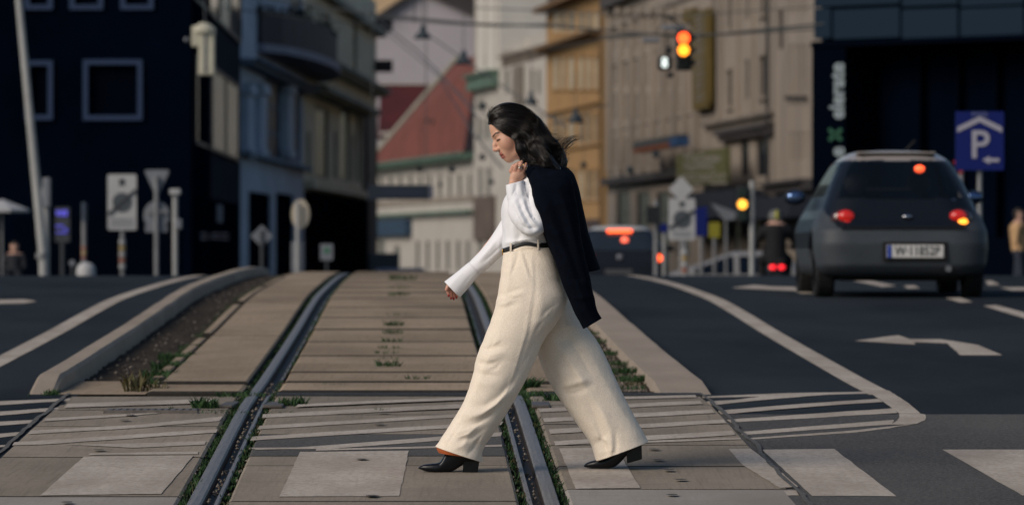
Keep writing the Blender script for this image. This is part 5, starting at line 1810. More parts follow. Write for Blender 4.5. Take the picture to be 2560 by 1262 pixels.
blend(np.exp(-((BV[:, 2] - 745) / 22) ** 2) * (BV[:, 0] < 1160) * .7, (.50, .16, .12))
blend(((BV[:, 2] > 404) & (BV[:, 2] < 432) & (BV[:, 0] < 1320) & (BV[:, 0] > 1270) & (np.abs(BV[:, 1] + 66) < 20)) * .35, (.52, .20, .15))
BW = np.stack([(BV[:, 0] - CX) * KW, WY + BV[:, 1] * KW, CZ + (HY - BV[:, 2]) * KW], 1)
body = fastmesh("body", BW, BF[:, ::-1], M_SKIN, fem)
at = body.data.attributes.new("tone", 'FLOAT_COLOR', 'POINT')
at.data.foreach_set("color", np.concatenate([tone, np.ones((len(tone), 1))], 1).astype(np.float32).ravel())

def small(name, fn, m, parent, smooth=True):
    bm = bmesh.new(); fn(bm)
    return bmobj(name, bm, m, parent, smooth)
# nails and rings
for (m_, t_, r) in FT:
    d = (t_ - m_) / np.linalg.norm(t_ - m_)
    c = t_ + d * 1.5 + np.array([-1.5, -1.5, 0])
    small("nail", lambda bm: bmesh.ops.create_icosphere(bm, subdivisions=2, radius=1, matrix=Matrix.Translation(W(c[0], c[2], c[1])) @ Matrix.Diagonal((r * .62 * KW, r * .6 * KW, r * 1.1 * KW, 1))), M_NAIL, body)
for c in (S(1290, 411, -64), S(1303, 405.5, -68)):
    small("nail", lambda bm: bmesh.ops.create_icosphere(bm, subdivisions=2, radius=1, matrix=Matrix.Translation(W(c[0], c[2], c[1])) @ Matrix.Diagonal((3.2 * KW, 3 * KW, 2.4 * KW, 1))), M_NAIL, body)
for dy in (0, 3.6):
    pts = [W(1300.6 + 6.6 * math.cos(a), 418.5 + dy + 1.2 * math.cos(a), -74.5 + 6.6 * math.sin(a)) for a in np.linspace(0, 2 * math.pi, 17)]
    small("ring", lambda bm: bm_tube(bm, pts, 1.25 * KW, 6, cap=False), M_RING, body)
pts = [W(1306 + 3 * k, 409 + 4.5 * k - .3 * k * k, -34 - 2 * k) for k in range(6)]
small("necklace", lambda bm: bm_tube(bm, pts, 1.6 * KW, 6), M_GOLD, body)
small("earring", lambda bm: bmesh.ops.create_icosphere(bm, subdivisions=2, radius=1, matrix=Matrix.Translation(W(1326, 399, -49)) @ Matrix.Diagonal((4.5 * KW, 1.6 * KW, 2.6 * KW, 1))), M_GOLD, body)

# ---------------- trousers ------------------------------------------------------------------
NEAR = [(1258, 632, 1388, 617, 50, -27), (1254, 665, 1394, 655, 60, -34), (1250, 700, 1403, 700, 66, -41), (1243, 742, 1418, 750, 68, -46), (1231, 790, 1396, 800, 66, -48),
        (1212, 840, 1358, 852, 64, -49), (1192, 890, 1335, 906, 60, -49), (1181, 940, 1306, 964, 58, -49), (1160, 1000, 1272, 1022, 57, -48), (1128, 1055, 1233, 1082, 58, -47), (1105, 1090, 1208, 1121, 60, -46), (1089, 1113, 1206, 1152, 61, -45)]
FAR = [(1262, 632, 1386, 618, 48, 28), (1262, 690, 1406, 690, 60, 40), (1280, 750, 1428, 755, 66, 46), (1310, 810, 1454, 802, 66, 50), (1338, 875, 1478, 832, 63, 50), (1356, 920, 1503, 868, 61, 50),
       (1380, 968, 1530, 925, 60, 50), (1412, 1018, 1558, 985, 60, 50), (1446, 1066, 1586, 1040, 61, 50), (1476, 1110, 1606, 1075, 62, 50), (1490, 1154, 1622, 1105, 63, 50)]
tn = Cloth().tube(NEAR, 12, 120, 2.15).done().orient()
tn.noise(.7, .05, 3)
tn.creases([
    # pleat and pocket at the hip
    ([(1281, 622), (1278, 660), (1268, 720), (1262, 770)], 7, 5), ([(1296, 628), (1290, 655), (1276, 690)], 4, -3.5), ([(1308, 630), (1322, 672), (1330, 700)], 3, -3.0), ([(1302, 632), (1316, 674), (1324, 702)], 4, 3.2),
    ([(1330, 630), (1332, 720), (1315, 830), (1285, 930), (1262, 990)], 3.5, 2.2), ([(1337, 640), (1338, 720), (1322, 830), (1292, 930)], 4, -1.6),
    # front crease down the leg
    ([(1262, 770), (1240, 840), (1215, 905), (1190, 975), (1150, 1050), (1115, 1100)], 12, 4),
    # folds
    ([(1250, 735), (1280, 728), (1305, 720)], 6, -3), ([(1244, 752), (1275, 742), (1312, 730)], 6, 3), ([(1235, 775), (1260, 770), (1295, 756)], 6, -3),
    ([(1200, 868), (1225, 872), (1262, 860)], 7, -5), ([(1196, 885), (1225, 888), (1258, 880)], 8, 5), ([(1190, 905), (1215, 908), (1240, 905)], 6, -4), ([(1190, 930), (1215, 934), (1246, 936)], 7, -3.5),
    ([(1186, 948), (1205, 955), (1235, 962)], 7, 3),
    ([(1185, 1012), (1215, 1010), (1250, 985), (1280, 950)], 10, -6), ([(1160, 1032), (1200, 1030), (1245, 1004), (1285, 965)], 11, 6), ([(1145, 1058), (1190, 1052), (1230, 1030), (1262, 1000)], 10, -6),
    ([(1128, 1080), (1165, 1072), (1205, 1050)], 10, 5), ([(1150, 1098), (1185, 1088), (1215, 1066)], 8, -5), ([(1135, 1118), (1160, 1108), (1178, 1075)], 8, 4), ([(1172, 1130), (1188, 1112), (1200, 1095)], 7, -5), ([(1190, 1140), (1200, 1125), (1206, 1110)], 6, 4),
    ([(1205, 872), (1232, 866), (1256, 852)], 3, -4), ([(1200, 895), (1228, 897), (1250, 892)], 3, 4), ([(1222, 925), (1240, 918), (1252, 905)], 3, -3), ([(1255, 735), (1278, 745), (1300, 742)], 3, -3), ([(1248, 760), (1268, 756), (1285, 745)], 3, 3),
    ([(1172, 1040), (1205, 1032), (1240, 1008), (1268, 975)], 3.5, 5), ([(1160, 1066), (1195, 1055), (1228, 1032)], 3.5, -4.5), ([(1145, 1090), (1172, 1080), (1196, 1060)], 3, 4), ([(1182, 1118), (1192, 1100), (1204, 1086)], 3, -4), ([(1120, 1108), (1132, 1085), (1150, 1062)], 4, -3),
    ([(1362, 790), (1345, 815), (1335, 840)], 4, -3.5), ([(1378, 772), (1362, 790), (1350, 805)], 3, 3), ([(1242, 830), (1225, 870), (1212, 900)], 4, -3),
    ([(1385, 800), (1340, 850), (1300, 925), (1262, 985)], 14, -5), ([(1350, 720), (1352, 780), (1335, 830)], 16, 4), ([(1395, 755), (1370, 775), (1350, 790)], 8, -3),
])
tf = Cloth().tube(FAR, 12, 120, 2.15).done().orient()
tf.noise(.8, .045, 9)
tf.creases([
    ([(1395, 770), (1412, 762), (1428, 757)], 4, -4), ([(1372, 830), (1420, 900), (1470, 980), (1520, 1050)], 15, 5), ([(1350, 880), (1395, 950), (1440, 1020)], 12, -5),
    ([(1410, 965), (1440, 958), (1475, 950)], 7, 5), ([(1412, 985), (1445, 978), (1480, 962)], 7, -5), ([(1440, 930), (1455, 945), (1465, 960)], 8, 4),
    ([(1470, 1000), (1495, 1060), (1510, 1110), (1512, 1140)], 10, -5), ([(1500, 1020), (1528, 1080), (1540, 1125)], 12, 5), ([(1535, 1080), (1540, 1110), (1538, 1135)], 6, -5), ([(1490, 1090), (1515, 1100), (1524, 1120)], 7, 5),
    ([(1455, 850), (1500, 930), (1550, 1020), (1590, 1080)], 13, 3), ([(1480, 1115), (1495, 1105), (1510, 1085)], 7, -4), ([(1495, 1135), (1510, 1128), (1530, 1125)], 5, 3),
    ([(1415, 972), (1442, 966), (1470, 955)], 3, -4), ([(1430, 948), (1446, 952), (1466, 945)], 3, 3.5), ([(1498, 1095), (1512, 1108), (1516, 1130)], 3, -4), ([(1526, 1098), (1530, 1118), (1526, 1138)], 3, 4), ([(1480, 1060), (1495, 1085), (1500, 1110)], 4, 3.5), ([(1400, 880), (1430, 930), (1450, 975)], 4, -3), ([(1410, 830), (1445, 880), (1480, 940)], 5, -3),
    ([(1395, 820), (1430, 815), (1455, 820)], 8, 4), ([(1390, 845), (1425, 850), (1455, 860)], 8, -3),
])
trousers = tn.obj("trousers", M_PANT, fem, thick=.004)
leg2 = tf.obj("far_trouser_leg", M_PANT, trousers, thick=.004)
# waistband, loops, pocket edges
def beltring(keys, y0, y1, grow):
    pass
BT = [(1256, 622, 1388, 605, 70, 0), (1257, 632, 1389, 616, 71, 0), (1259, 642, 1390, 625, 71, 0)]
belt = Cloth().tube([(BT[0][0] - 1.5, BT[0][1], BT[0][2] + 1.5, BT[0][3], 73, 0), (BT[1][0] - 1.5, BT[1][1] + 1, BT[1][2] + 1.5, BT[1][3], 74, 0)], 3, 90, 2.3).done().orient()
# the belt dips at the front and rises over the near hip
for c in (belt,):
    c.P[:, 1] -= 13 * np.exp(-((c.P[:, 0] - 1310) / 34) ** 2) * (c.P[:, 2] < 0)
belt_o = belt.obj("belt", M_BELT, fem, thick=.003)
wb = Cloth().tube([(BT[1][0] - .5, BT[1][1] + 1, BT[1][2], BT[1][3] + 1, 72.5, 0), (1257, 648, 1390, 632, 74, 0), (1256, 662, 1393, 650, 78, 0), (1254, 684, 1398, 676, 78, 0)], 4, 90, 2.25).done().orient()
wb.P[:, 1] -= 11 * np.exp(-((wb.P[:, 0] - 1310) / 34) ** 2) * (wb.P[:, 2] < 0) * np.clip((668 - wb.P[:, 1]) / 30, 0, 1)
wb.creases([([(1281, 622), (1279, 650), (1270, 684)], 5, 3), ([(1308, 622), (1318, 660), (1326, 690)], 3, -2.5), ([(1332, 622), (1333, 690)], 3, 1.6)])
wb.obj("waistband", M_PANT, trousers, thick=.002)
for (x, y, dd) in ((1277, 612, -62), (1345, 602, -74)):
    small("belt_loop", lambda bm: bm_box(bm, W(x, y + 10, dd - 2.5), (5 * KW, 3.5 * KW, 27 * KW), bev=.8 * KW), M_PANT, trousers)
small("belt_buckle", lambda bm: bm_box(bm, W(1256.5, 630, -20), (3 * KW, 22 * KW, 15 * KW), bev=1 * KW), M_GOLD, belt_o)

# ---------------- boots ---------------------------------------------------------------------
def boot(name, prof, heel, dmid, hw, parent):
    """prof: (x, ytop, ybottom, halfwidth) from toe to heel"""
    R = catmull(prof, 6)
    V, F = [], []
    n = 20
    for (x, yt, yb, w) in R:
        for k in range(n):
            a = 2 * math.pi * k / n
            c, s_ = math.cos(a), math.sin(a)
            yy = (yt + yb) / 2 - (yb - yt) / 2 * (np.sign(s_) * abs(s_) ** (.8 if s_ > 0 else .45))
            V.append(W(x, yy, dmid + w * np.sign(c) * abs(c) ** .8))
    nr = len(R)
    for i in range(nr - 1):
        for k in range(n):
            F.append((i * n + k, i * n + (k + 1) % n, (i + 1) * n + (k + 1) % n, (i + 1) * n + k))
    F.append(tuple(range(n))); F.append(tuple(range((nr - 1) * n, nr * n))[::-1])
    o = meshobj(name, V, F, M_BOOT, parent, smooth=True)
    bm = bmesh.new()
    (x0t, y0t), (x1t, y1t), (x1b, y1b), (x0b, y0b) = heel
    top = [W(x0t, y0t, dmid - hw), W(x1t, y1t, dmid - hw * .9), W(x1b, y1b, dmid - hw * .9), W(x0b, y0b, dmid - hw)]
    bm_prism(bm, top, (0, 0, 0), (0, 2 * hw * KW, 0))
    bmesh.ops.bevel(bm, geom=bm.edges[:], offset=1.2 * KW, segments=2, affect='EDGES')
    bmobj("heel", bm, M_BOOT, o)
    return o
boot("boot", [(1046.5, 1166.5, 1168, .8), (1052, 1162, 1170.5, 6), (1063, 1158, 1174.5, 12), (1078, 1156, 1177.5, 16), (1092, 1154.5, 1178.8, 18), (1101, 1151, 1178.8, 18), (1108, 1140, 1178.7, 17.5), (1114, 1128, 1178.5, 17), (1127, 1112, 1177, 16),
              (1143, 1106, 1169, 16), (1162, 1104, 1157, 16.5), (1180, 1106, 1154, 16.5), (1196, 1118, 1153, 14), (1200, 1132, 1152, 9)],
     [(1159, 1150), (1199, 1148), (1194.5, 1178.8), (1157, 1178.8)], -47, 14, fem)
boot("boot", [(1460.5, 1165, 1167, .8), (1466, 1159, 1169.5, 7), (1478, 1154, 1171, 13), (1492, 1150, 1171.3, 17), (1508, 1146, 1171.3, 18), (1524, 1136, 1171, 17.5), (1538, 1122, 1168, 16.5), (1552, 1108, 1157, 16), (1568, 1098, 1140, 16),
              (1585, 1092, 1128, 16), (1600, 1092, 1120, 13), (1606, 1098, 1116, 8)],
     [(1567, 1130), (1605, 1113), (1606, 1148.5), (1568.5, 1159)], 48, 14, fem)
# inside of the front hem: light through the cloth painted as orange
ln = Cloth().tube([(1092, 1108, 1204, 1140, 58, -45), (1092, 1118, 1200, 1144, 57, -45), (1097, 1129, 1186, 1141, 52, -45)], 3, 60, 2.1).done().orient()
ln.obj("hem_glow", mat("hem_glow_orange", (.42, .10, .025), .8), trousers)

# ---------------- blouse ---------------------------------------------------------------------
TORSO = [(1259, 634, 1386, 618, 69, 0), (1255, 616, 1388, 604, 73, 0), (1256, 590, 1391, 582, 76, 0), (1254.5, 556, 1396, 554, 80, 0), (1252, 528, 1404, 528, 84, 0), (1258, 503, 1410, 503, 90, 0), (1270, 480, 1412, 478, 95, 0),
         (1288, 457, 1408, 456, 92, 0), (1302, 440, 1398, 440, 70, 0), (1309, 424, 1384, 424, 42, 0), (1311, 412, 1376, 411, 35, 0)]
tb = Cloth().tube(TORSO, 10, 120, 2.2).done().orient()
tb.P[:, 1] -= 12 * np.exp(-((tb.P[:, 0] - 1312) / 34) ** 2) * (tb.P[:, 2] < 0) * np.clip((tb.P[:, 1] - 590) / 25, 0, 1)
tb.noise(.8, .05, 5)
tb.creases([
    ([(1262, 500), (1266, 530), (1262, 575), (1264, 610)], 5, 3), ([(1272, 520), (1276, 560), (1270, 600)], 6, -3.5), ([(1285, 540), (1282, 575), (1286, 605)], 6, 4), ([(1296, 560), (1300, 585), (1292, 610)], 6, -3.5),
    ([(1262, 608), (1290, 603), (1318, 598), (1345, 600)], 6, 5), ([(1310, 585), (1325, 592), (1340, 598), (1365, 606)], 5, -4), ([(1322, 596), (1340, 606), (1365, 612)], 4, 3), ([(1256, 560), (1268, 585), (1266, 612)], 5, 3),
    ([(1318, 440), (1314, 480), (1310, 520)], 5, 3), ([(1326, 445), (1322, 490), (1320, 530)], 4, -3), ([(1330, 470), (1328, 520), (1335, 560)], 5, 3)])
blouse = tb.obj("blouse", M_SHIRT, fem, thick=.002)
# collar
cl = Cloth().tube([(1308, 424, 1372, 414, 40, 0), (1304, 410, 1374, 398, 40, 0), (1301, 416, 1378, 406, 44, 0), (1298, 432, 1384, 420, 50, 0)], 4, 60, 2.0).done().orient()
cl.obj("collar", M_SHIRT, blouse, thick=.002)
# near sleeve: upper arm, bag at the elbow, forearm
def pathtube(path, n, nseg, sq=1.0):
    """path: (px, py, depth, r_inplane, r_depth) swept tube in pixel space"""
    R = catmull(path, n)
    c = Cloth()
    rows = []
    for i in range(len(R)):
        a = R[max(0, i - 1)][:3]; b = R[min(len(R) - 1, i + 1)][:3]
        t = (b - a); t = t / (np.linalg.norm(t) + 1e-9)
        e = np.array([0, 0, 1.0]); s1 = np.cross(t, e); s1 /= np.linalg.norm(s1) + 1e-9
        s2 = np.cross(s1, t)
        th = 2 * np.pi * np.arange(nseg) / nseg
        rows.append(R[i][:3] + np.cos(th)[:, None] * s1 * R[i][3] + np.sin(th)[:, None] * s2 * R[i][4])
    g = np.array(rows)
    for i in range(len(rows) - 1):
        for k in range(nseg):
            c.F.append((i * nseg + k, i * nseg + (k + 1) % nseg, (i + 1) * nseg + (k + 1) % nseg, (i + 1) * nseg + k))
    c.V.append(g.reshape(-1, 3))
    return c.done().orient()
sv = pathtube([(1362, 462, -86, 36, 34), (1354, 510, -98, 35, 32), (1345, 548, -110, 32, 30), (1334, 566, -118, 27, 28), (1321, 560, -117, 28, 28), (1309, 540, -110, 33, 28), (1300, 518, -100, 31, 26), (1292, 498, -90, 24, 22), (1287, 484, -82, 20, 19)], 10, 80)
sv.noise(1.0, .07, 21)
sv.creases([([(1285, 505), (1296, 530), (1312, 560), (1326, 580)], 5, 6), ([(1296, 500), (1308, 530), (1322, 555), (1335, 575)], 4.5, -6), ([(1306, 500), (1314, 525), (1326, 548), (1340, 565)], 5, 6),
            ([(1316, 500), (1320, 520), (1330, 540), (1345, 552)], 4.5, -6), ([(1282, 515), (1290, 535), (1300, 555)], 4, -4), ([(1322, 500), (1334, 520), (1348, 540)], 5, 5), ([(1310, 580), (1328, 586), (1345, 575)], 5, 4), ([(1300, 560), (1318, 572), (1338, 570)], 4, -4)])
sv.obj("sleeve", M_SHIRT, blouse, thick=.002)
cf = Cloth().tube([(1271, 507, 1318, 497, 24, -86), (1268, 497, 1316, 485, 25, -85), (1266, 482, 1312, 468, 24, -82), (1264.5, 464, 1309, 452, 22, -78)], 6, 60, 2.4).done().orient()
cf.creases([([(1291, 461), (1288, 480), (1284, 500)], 4, -6), ([(1272, 500), (1292, 497), (1316, 496)], 3.5, 4), ([(1300, 470), (1304, 485), (1310, 495)], 4, 3)])
cf.obj("cuff", M_SHIRT, blouse, thick=.003)
# far sleeve: from the chest down to the wide cuff
fs = Cloth().tube([(1300, 470, 1390, 560, 40, 70), (1266, 528, 1322, 610, 40, 78), (1252, 552, 1288, 626, 38, 80), (1235, 580, 1262, 634, 34, 82), (1212, 612, 1240, 652, 30, 82), (1190, 637, 1219, 672, 27, 80), (1170, 657, 1199, 685, 26, 78)], 10, 60, 2.2).done().orient()
fs.noise(.7, .07, 31)
fs.creases([([(1250, 590), (1225, 620), (1195, 655)], 5, 3.5), ([(1258, 610), (1235, 632), (1210, 655)], 4, -3), ([(1240, 575), (1222, 600), (1205, 630)], 4, -2.5), ([(1255, 570), (1250, 600), (1246, 630)], 5, 3)])
fs.obj("sleeve", M_SHIRT, blouse, thick=.002)
fc_ = Cloth().tube([(1171, 656, 1198, 686, 27, 78), (1168, 658, 1197, 688, 29, 78), (1140, 681, 1174, 716, 30, 76), (1110, 704, 1149, 744, 33, 74)], 6, 60, 2.3).done().orient()
fc_.creases([([(1165, 665), (1145, 690), (1125, 715)], 5, 2), ([(1185, 680), (1165, 705), (1148, 728)], 6, -2)])
fc_.obj("cuff", M_SHIRT, blouse, thick=.003)

# ---------------- jacket worn over the shoulders ---------------------------------------------
JB = []
def jrow(y, pts):
    R = catmull([list(p) for p in pts], 8)
    return np.stack([R[:, 0], np.full(len(R), y) if R.shape[1] == 2 else R[:, 2], R[:, 1]], 1)
rowsj = [
    [(1322, -42, 418), (1336, -50, 410), (1372, -44, 405), (1398, -20, 408), (1402, 10, 410), (1390, 38, 410), (1350, 50, 412), (1325, 42, 418)],
    [(1318, -56, 430), (1340, -82, 424), (1390, -72, 420), (1420, -32, 424), (1424, 15, 426), (1408, 62, 426), (1355, 86, 428), (1322, 66, 432)],
    [(1320, -72, 452), (1345, -118, 446), (1400, -108, 440), (1434, -48, 446), (1438, 20, 448), (1420, 84, 448), (1362, 112, 448), (1326, 80, 452)],
    [(1332, -92, 500), (1356, -126, 500), (1408, -112, 500), (1448, -52, 500), (1452, 22, 500), (1432, 90, 500), (1376, 116, 500), (1340, 88, 500)],
    [(1352, -98, 570), (1374, -122, 570), (1422, -104, 570), (1462, -50, 570), (1466, 24, 570), (1446, 90, 570), (1392, 112, 570), (1352, 92, 570)],
    [(1376, -96, 630), (1396, -112, 630), (1440, -94, 630), (1480, -46, 630), (1484, 24, 630), (1464, 86, 630), (1408, 108, 630), (1364, 92, 630)],
    [(1398, -88, 676), (1418, -100, 678), (1462, -82, 680), (1496, -40, 674), (1500, 24, 670), (1480, 82, 676), (1424, 104, 680), (1378, 92, 680)]]
g = []
for r in rowsj:
    R = catmull([[p[0], p[2], p[1]] for p in r], 8)
    g.append(R)
g = np.array(g)                       # rows x cols x 3
gr = []
m = len(g)
for i in range(m - 1):
    p0, p1, p2, p3 = g[max(0, i - 1)], g[i], g[i + 1], g[min(m - 1, i + 2)]
    for j in range(10):
        t = j / 10
        gr.append(.5 * ((2 * p1) + (-p0 + p2) * t + (2 * p0 - 5 * p1 + 4 * p2 - p3) * t * t + (-p0 + 3 * p1 - 3 * p2 + p3) * t ** 3))
gr.append(g[-1])
gr = np.array(gr)
jc = Cloth()
nc = gr.shape[1]
for i in range(len(gr) - 1):
    for k in range(nc - 1):
        jc.F.append((i * nc + k, i * nc + k + 1, (i + 1) * nc + k + 1, (i + 1) * nc + k))
jc.V.append(gr.reshape(-1, 3))
jc.done().orient()
jc.noise(1.0, .04, 41)
jc.creases([([(1430, 460), (1452, 540), (1470, 620), (1482, 670)], 8, -4), ([(1440, 480), (1458, 560), (1475, 640)], 7, 4)])
jacket = jc.obj("jacket", M_JACK, fem, thick=.006)
sl = Cloth().tube([(1330, 436, 1398, 428, 26, -96), (1322, 450, 1418, 438, 36, -106), (1327, 470, 1430, 458, 42, -112), (1332, 500, 1437, 492, 44, -114), (1340, 535, 1443, 526, 44, -114), (1353, 570, 1448, 560, 43, -112), (1370, 612, 1453, 600, 42, -109),
                   (1385, 652, 1461, 640, 40, -105), (1405, 708, 1473, 690, 38, -99), (1424, 756, 1484, 740, 35, -93), (1440, 790, 1490, 770, 33, -89), (1457, 821, 1503, 794, 31, -86)], 12, 80, 2.3).done().orient()
sl.noise(.9, .05, 51)
sl.creases([([(1345, 470), (1375, 540), (1405, 620), (1440, 700)], 9, 4), ([(1370, 480), (1400, 550), (1425, 630), (1455, 720)], 9, -5), ([(1395, 470), (1420, 540), (1440, 620), (1465, 700)], 8, 5), ([(1345, 560), (1375, 575), (1400, 600)], 7, 3.5), ([(1352, 585), (1385, 605), (1410, 640)], 7, -4),
            ([(1400, 690), (1430, 700), (1465, 690)], 7, -3), ([(1425, 740), (1450, 745), (1480, 738)], 7, 3), ([(1440, 700), (1455, 745), (1475, 790)], 6, 4), ([(1336, 500), (1350, 520), (1372, 535)], 7, 3)])
sl.obj("sleeve", M_JACK, jacket, thick=.005)
# lapel folded along the front edge
lp = [(1320, 414), (1312, 432), (1322, 452), (1329, 470), (1331, 505), (1338, 535), (1332, 500), (1334, 465), (1330, 440), (1334, 420)]
bm = bmesh.new()
bm_prism(bm, [W(x, y, -78 - .28 * (y - 414)) for x, y in lp], (0, 0, 0), (0, .008, 0))
bmobj("lapel", bm, M_JACK, jacket)

# ---------------- hair -----------------------------------------------------------------------
fh = Field((1200, -105, 235), (1450, 105, 470), 2.0)
vbu = ([-60, -14, -8, 0, 11, 34, 60, 80, 95, 130], [60, 40, 4, -8, -13.6, -25.5, -42.7, -38, -33, -30])
def cap(x, y, z):
    X, Z = x - H0[0], z - H0[1]
    u = X * UH[0] + Z * UH[1]; v = X * VH[0] + Z * VH[1]
    q = np.sqrt(((u - 22) / 58) ** 2 + ((v + 49) / 57) ** 2 + (y / 46) ** 2)
    d = (q - 1) * 50
    cut = (v - np.interp(u, *vbu)) * .8
    return np.maximum(d, cut)
fh.add((1200, -75, 235), (1450, 75, 470), cap)
fh.ell(S(1244, 290, -8), (21, 34, 16), k=10)
fh.ell(S(1262, 280, 0), (30, 42, 18), k=10)
for sg in (-1, 1):
    fh.cone(S(1320, 335, sg * 22), S(1346, 375, sg * 28), 30, 30, k=14)
    fh.cone(S(1346, 375, sg * 28), S(1370, 402, sg * 22), 30, 24, k=12)
    fh.cone(S(1370, 402, sg * 22), S(1392, 426, sg * 14), 23, 12, k=8)
    fh.cone(S(1292, 345, sg * 43), S(1301, 374, sg * 46), 9, 11, k=8)
    fh.cone(S(1301, 374, sg * 46), S(1312, 399, sg * 47), 11, 10, k=8)
    fh.cone(S(1312, 399, sg * 47), S(1344, 408, sg * 46), 10, 14, k=8)
fh.cone(S(1322, 324, 0), S(1362, 374, 0), 40, 29, k=14)
fh.cone(S(1366, 372, 0), S(1388, 412, 0), 30, 20, k=10)
fh.cone(S(1340, 372, -58), S(1366, 404, -70), 17, 17, k=10)
fh.cone(S(1366, 404, -70), S(1392, 424, -74), 17, 10, k=8)
fh.cone(S(1376, 372, -8), S(1398, 404, -8), 26, 20, k=12)
fh.cone(S(1398, 404, -8), S(1404, 430, -8), 18, 10, k=8)
HV, HF = fh.mesh()
hw_ = np.stack([(HV[:, 0] - CX) * KW, WY + HV[:, 1] * KW, CZ + (HY - HV[:, 2]) * KW], 1)
hair = fastmesh("hair", hw_, HF[:, ::-1], M_HAIR, fem)
# strands: guides as (px, py, depth)
GU = [
    [(1226, 296, -20), (1232, 276, -22), (1262, 264, -20), (1300, 264, -16), (1338, 288, -12), (1365, 322, -8), (1382, 352, -6), (1402, 372, -4), (1412, 398, 0), (1410, 425, 4)],
    [(1224, 304, -22), (1236, 290, -34), (1264, 282, -40), (1300, 286, -42), (1334, 306, -42), (1358, 336, -44), (1376, 364, -42), (1396, 386, -34), (1404, 412, -26), (1400, 432, -22)],
    [(1226, 309, -24), (1242, 304, -38), (1266, 304, -46), (1298, 310, -52), (1326, 328, -56), (1346, 352, -62), (1360, 378, -62), (1376, 402, -54), (1388, 422, -44), (1402, 438, -36)],
    [(1231, 312, -26), (1246, 314, -42), (1268, 322, -48), (1292, 336, -52), (1312, 352, -58), (1326, 372, -62), (1338, 394, -62), (1352, 412, -58), (1372, 420, -52), (1392, 424, -46)],
    [(1236, 316, -28), (1252, 325, -44), (1272, 337, -49), (1290, 349, -52), (1299, 364, -56), (1300, 382, -58), (1305, 396, -59), (1318, 406, -60), (1338, 410, -60), (1352, 404, -58)],
    [(1240, 319, -30), (1258, 331, -45), (1278, 344, -50), (1293, 356, -53), (1296, 374, -55), (1300, 392, -56), (1310, 404, -57), (1324, 403, -58), (1328, 393, -57), (1320, 388, -56)],
]
def lay(c, r, lift):
    for q_ in c:                       # lay the strand on the hair mass
        ij = np.round((np.array([q_[0], q_[2], q_[1]]) - fh.lo) / fh.h).astype(int)
        if (ij >= 0).all() and (ij < fh.n).all():
            ins = np.nonzero(fh.f[ij[0], :, ij[2]] < 0.3)[0]
            if len(ins):
                surf = fh.lo[1] + fh.h * ins[0]
                if abs(q_[2] - surf) < 34:
                    q_[2] = surf - lift
    c[1:-1] = (c[:-2] + c[1:-1] + c[2:]) / 3
    return c
def strandset(ncl, per, seed, rad, jit, mirror=False, wave=4.0):
    r = np.random.default_rng(seed)
    Gm = np.array(GU, float)
    V, F = [], []
    for _ in range(ncl):
        a = r.uniform(0, len(GU) - 1.001)
        i = int(a); t = a - i
        p = Gm[i] * (1 - t) + Gm[i + 1] * t
        k = np.linspace(0, 1, len(p))[:, None]
        p = p + r.normal(size=3) * jit * (.35 + k) + r.normal(size=3) * jit * 1.8 * k ** 2
        c0 = catmull(p, 6)
        kk = np.linspace(0, 1, len(c0))
        ph = r.uniform(0, 6.28); am = r.uniform(.3, 1) * wave * kk ** 1.3; fr = r.uniform(9, 15)
        c0[:, 1] += am * np.sin(kk * fr + ph)
        c0[:, 0] += am * .7 * np.cos(kk * fr + ph)
        c0 = lay(c0, r, r.uniform(.2, 3.0))
        e0 = r.uniform(.72, 1.0)
        for _s in range(per):
            off = r.normal(size=3) * np.array([1.5, 1.5, .9])
            c = c0 + off * (.5 + .5 * np.sin(kk * r.uniform(3, 6) + r.uniform(0, 6)))[:, None] * (1 + kk[:, None] * .8)
            c = c[int(len(c) * r.uniform(0, .12)):max(10, int(len(c) * min(1, e0 + r.uniform(-.06, .08))))].copy()
            if mirror: c[:, 2] *= -1
            m = len(c)
            rr = rad * r.uniform(.6, 1.3) * np.clip(np.minimum(np.linspace(.5, 6, m), np.linspace(5, .25, m)), 0, 1)
            b = len(V)
            for q_, r_ in zip(c, rr):
                for an in (0, 2.09, 4.19):
                    V.append(W(q_[0] + r_ * math.cos(an) * .7, q_[1] + r_ * math.cos(an) * .7, q_[2] + r_ * math.sin(an)))
            for q_ in range(m - 1):
                for s_ in range(3):
                    F.append((b + q_ * 3 + s_, b + q_ * 3 + (s_ + 1) % 3, b + q_ * 3 + 3 + (s_ + 1) % 3, b + q_ * 3 + 3 + s_))
    return V, F
M_HAIR2 = mat("hair_strand", (.013, .0092, .0075), .36, spec=.45)
V, F = strandset(110, 16, 5, .55, 2.6, wave=5.0)
tag(meshobj("hair_strands", V, F, M_HAIR2, hair, smooth=True), kind="stuff")
V, F = strandset(30, 12, 6, .7, 3.0, mirror=True)
tag(meshobj("hair_strands", V, F, M_HAIR, hair, smooth=True), kind="stuff")
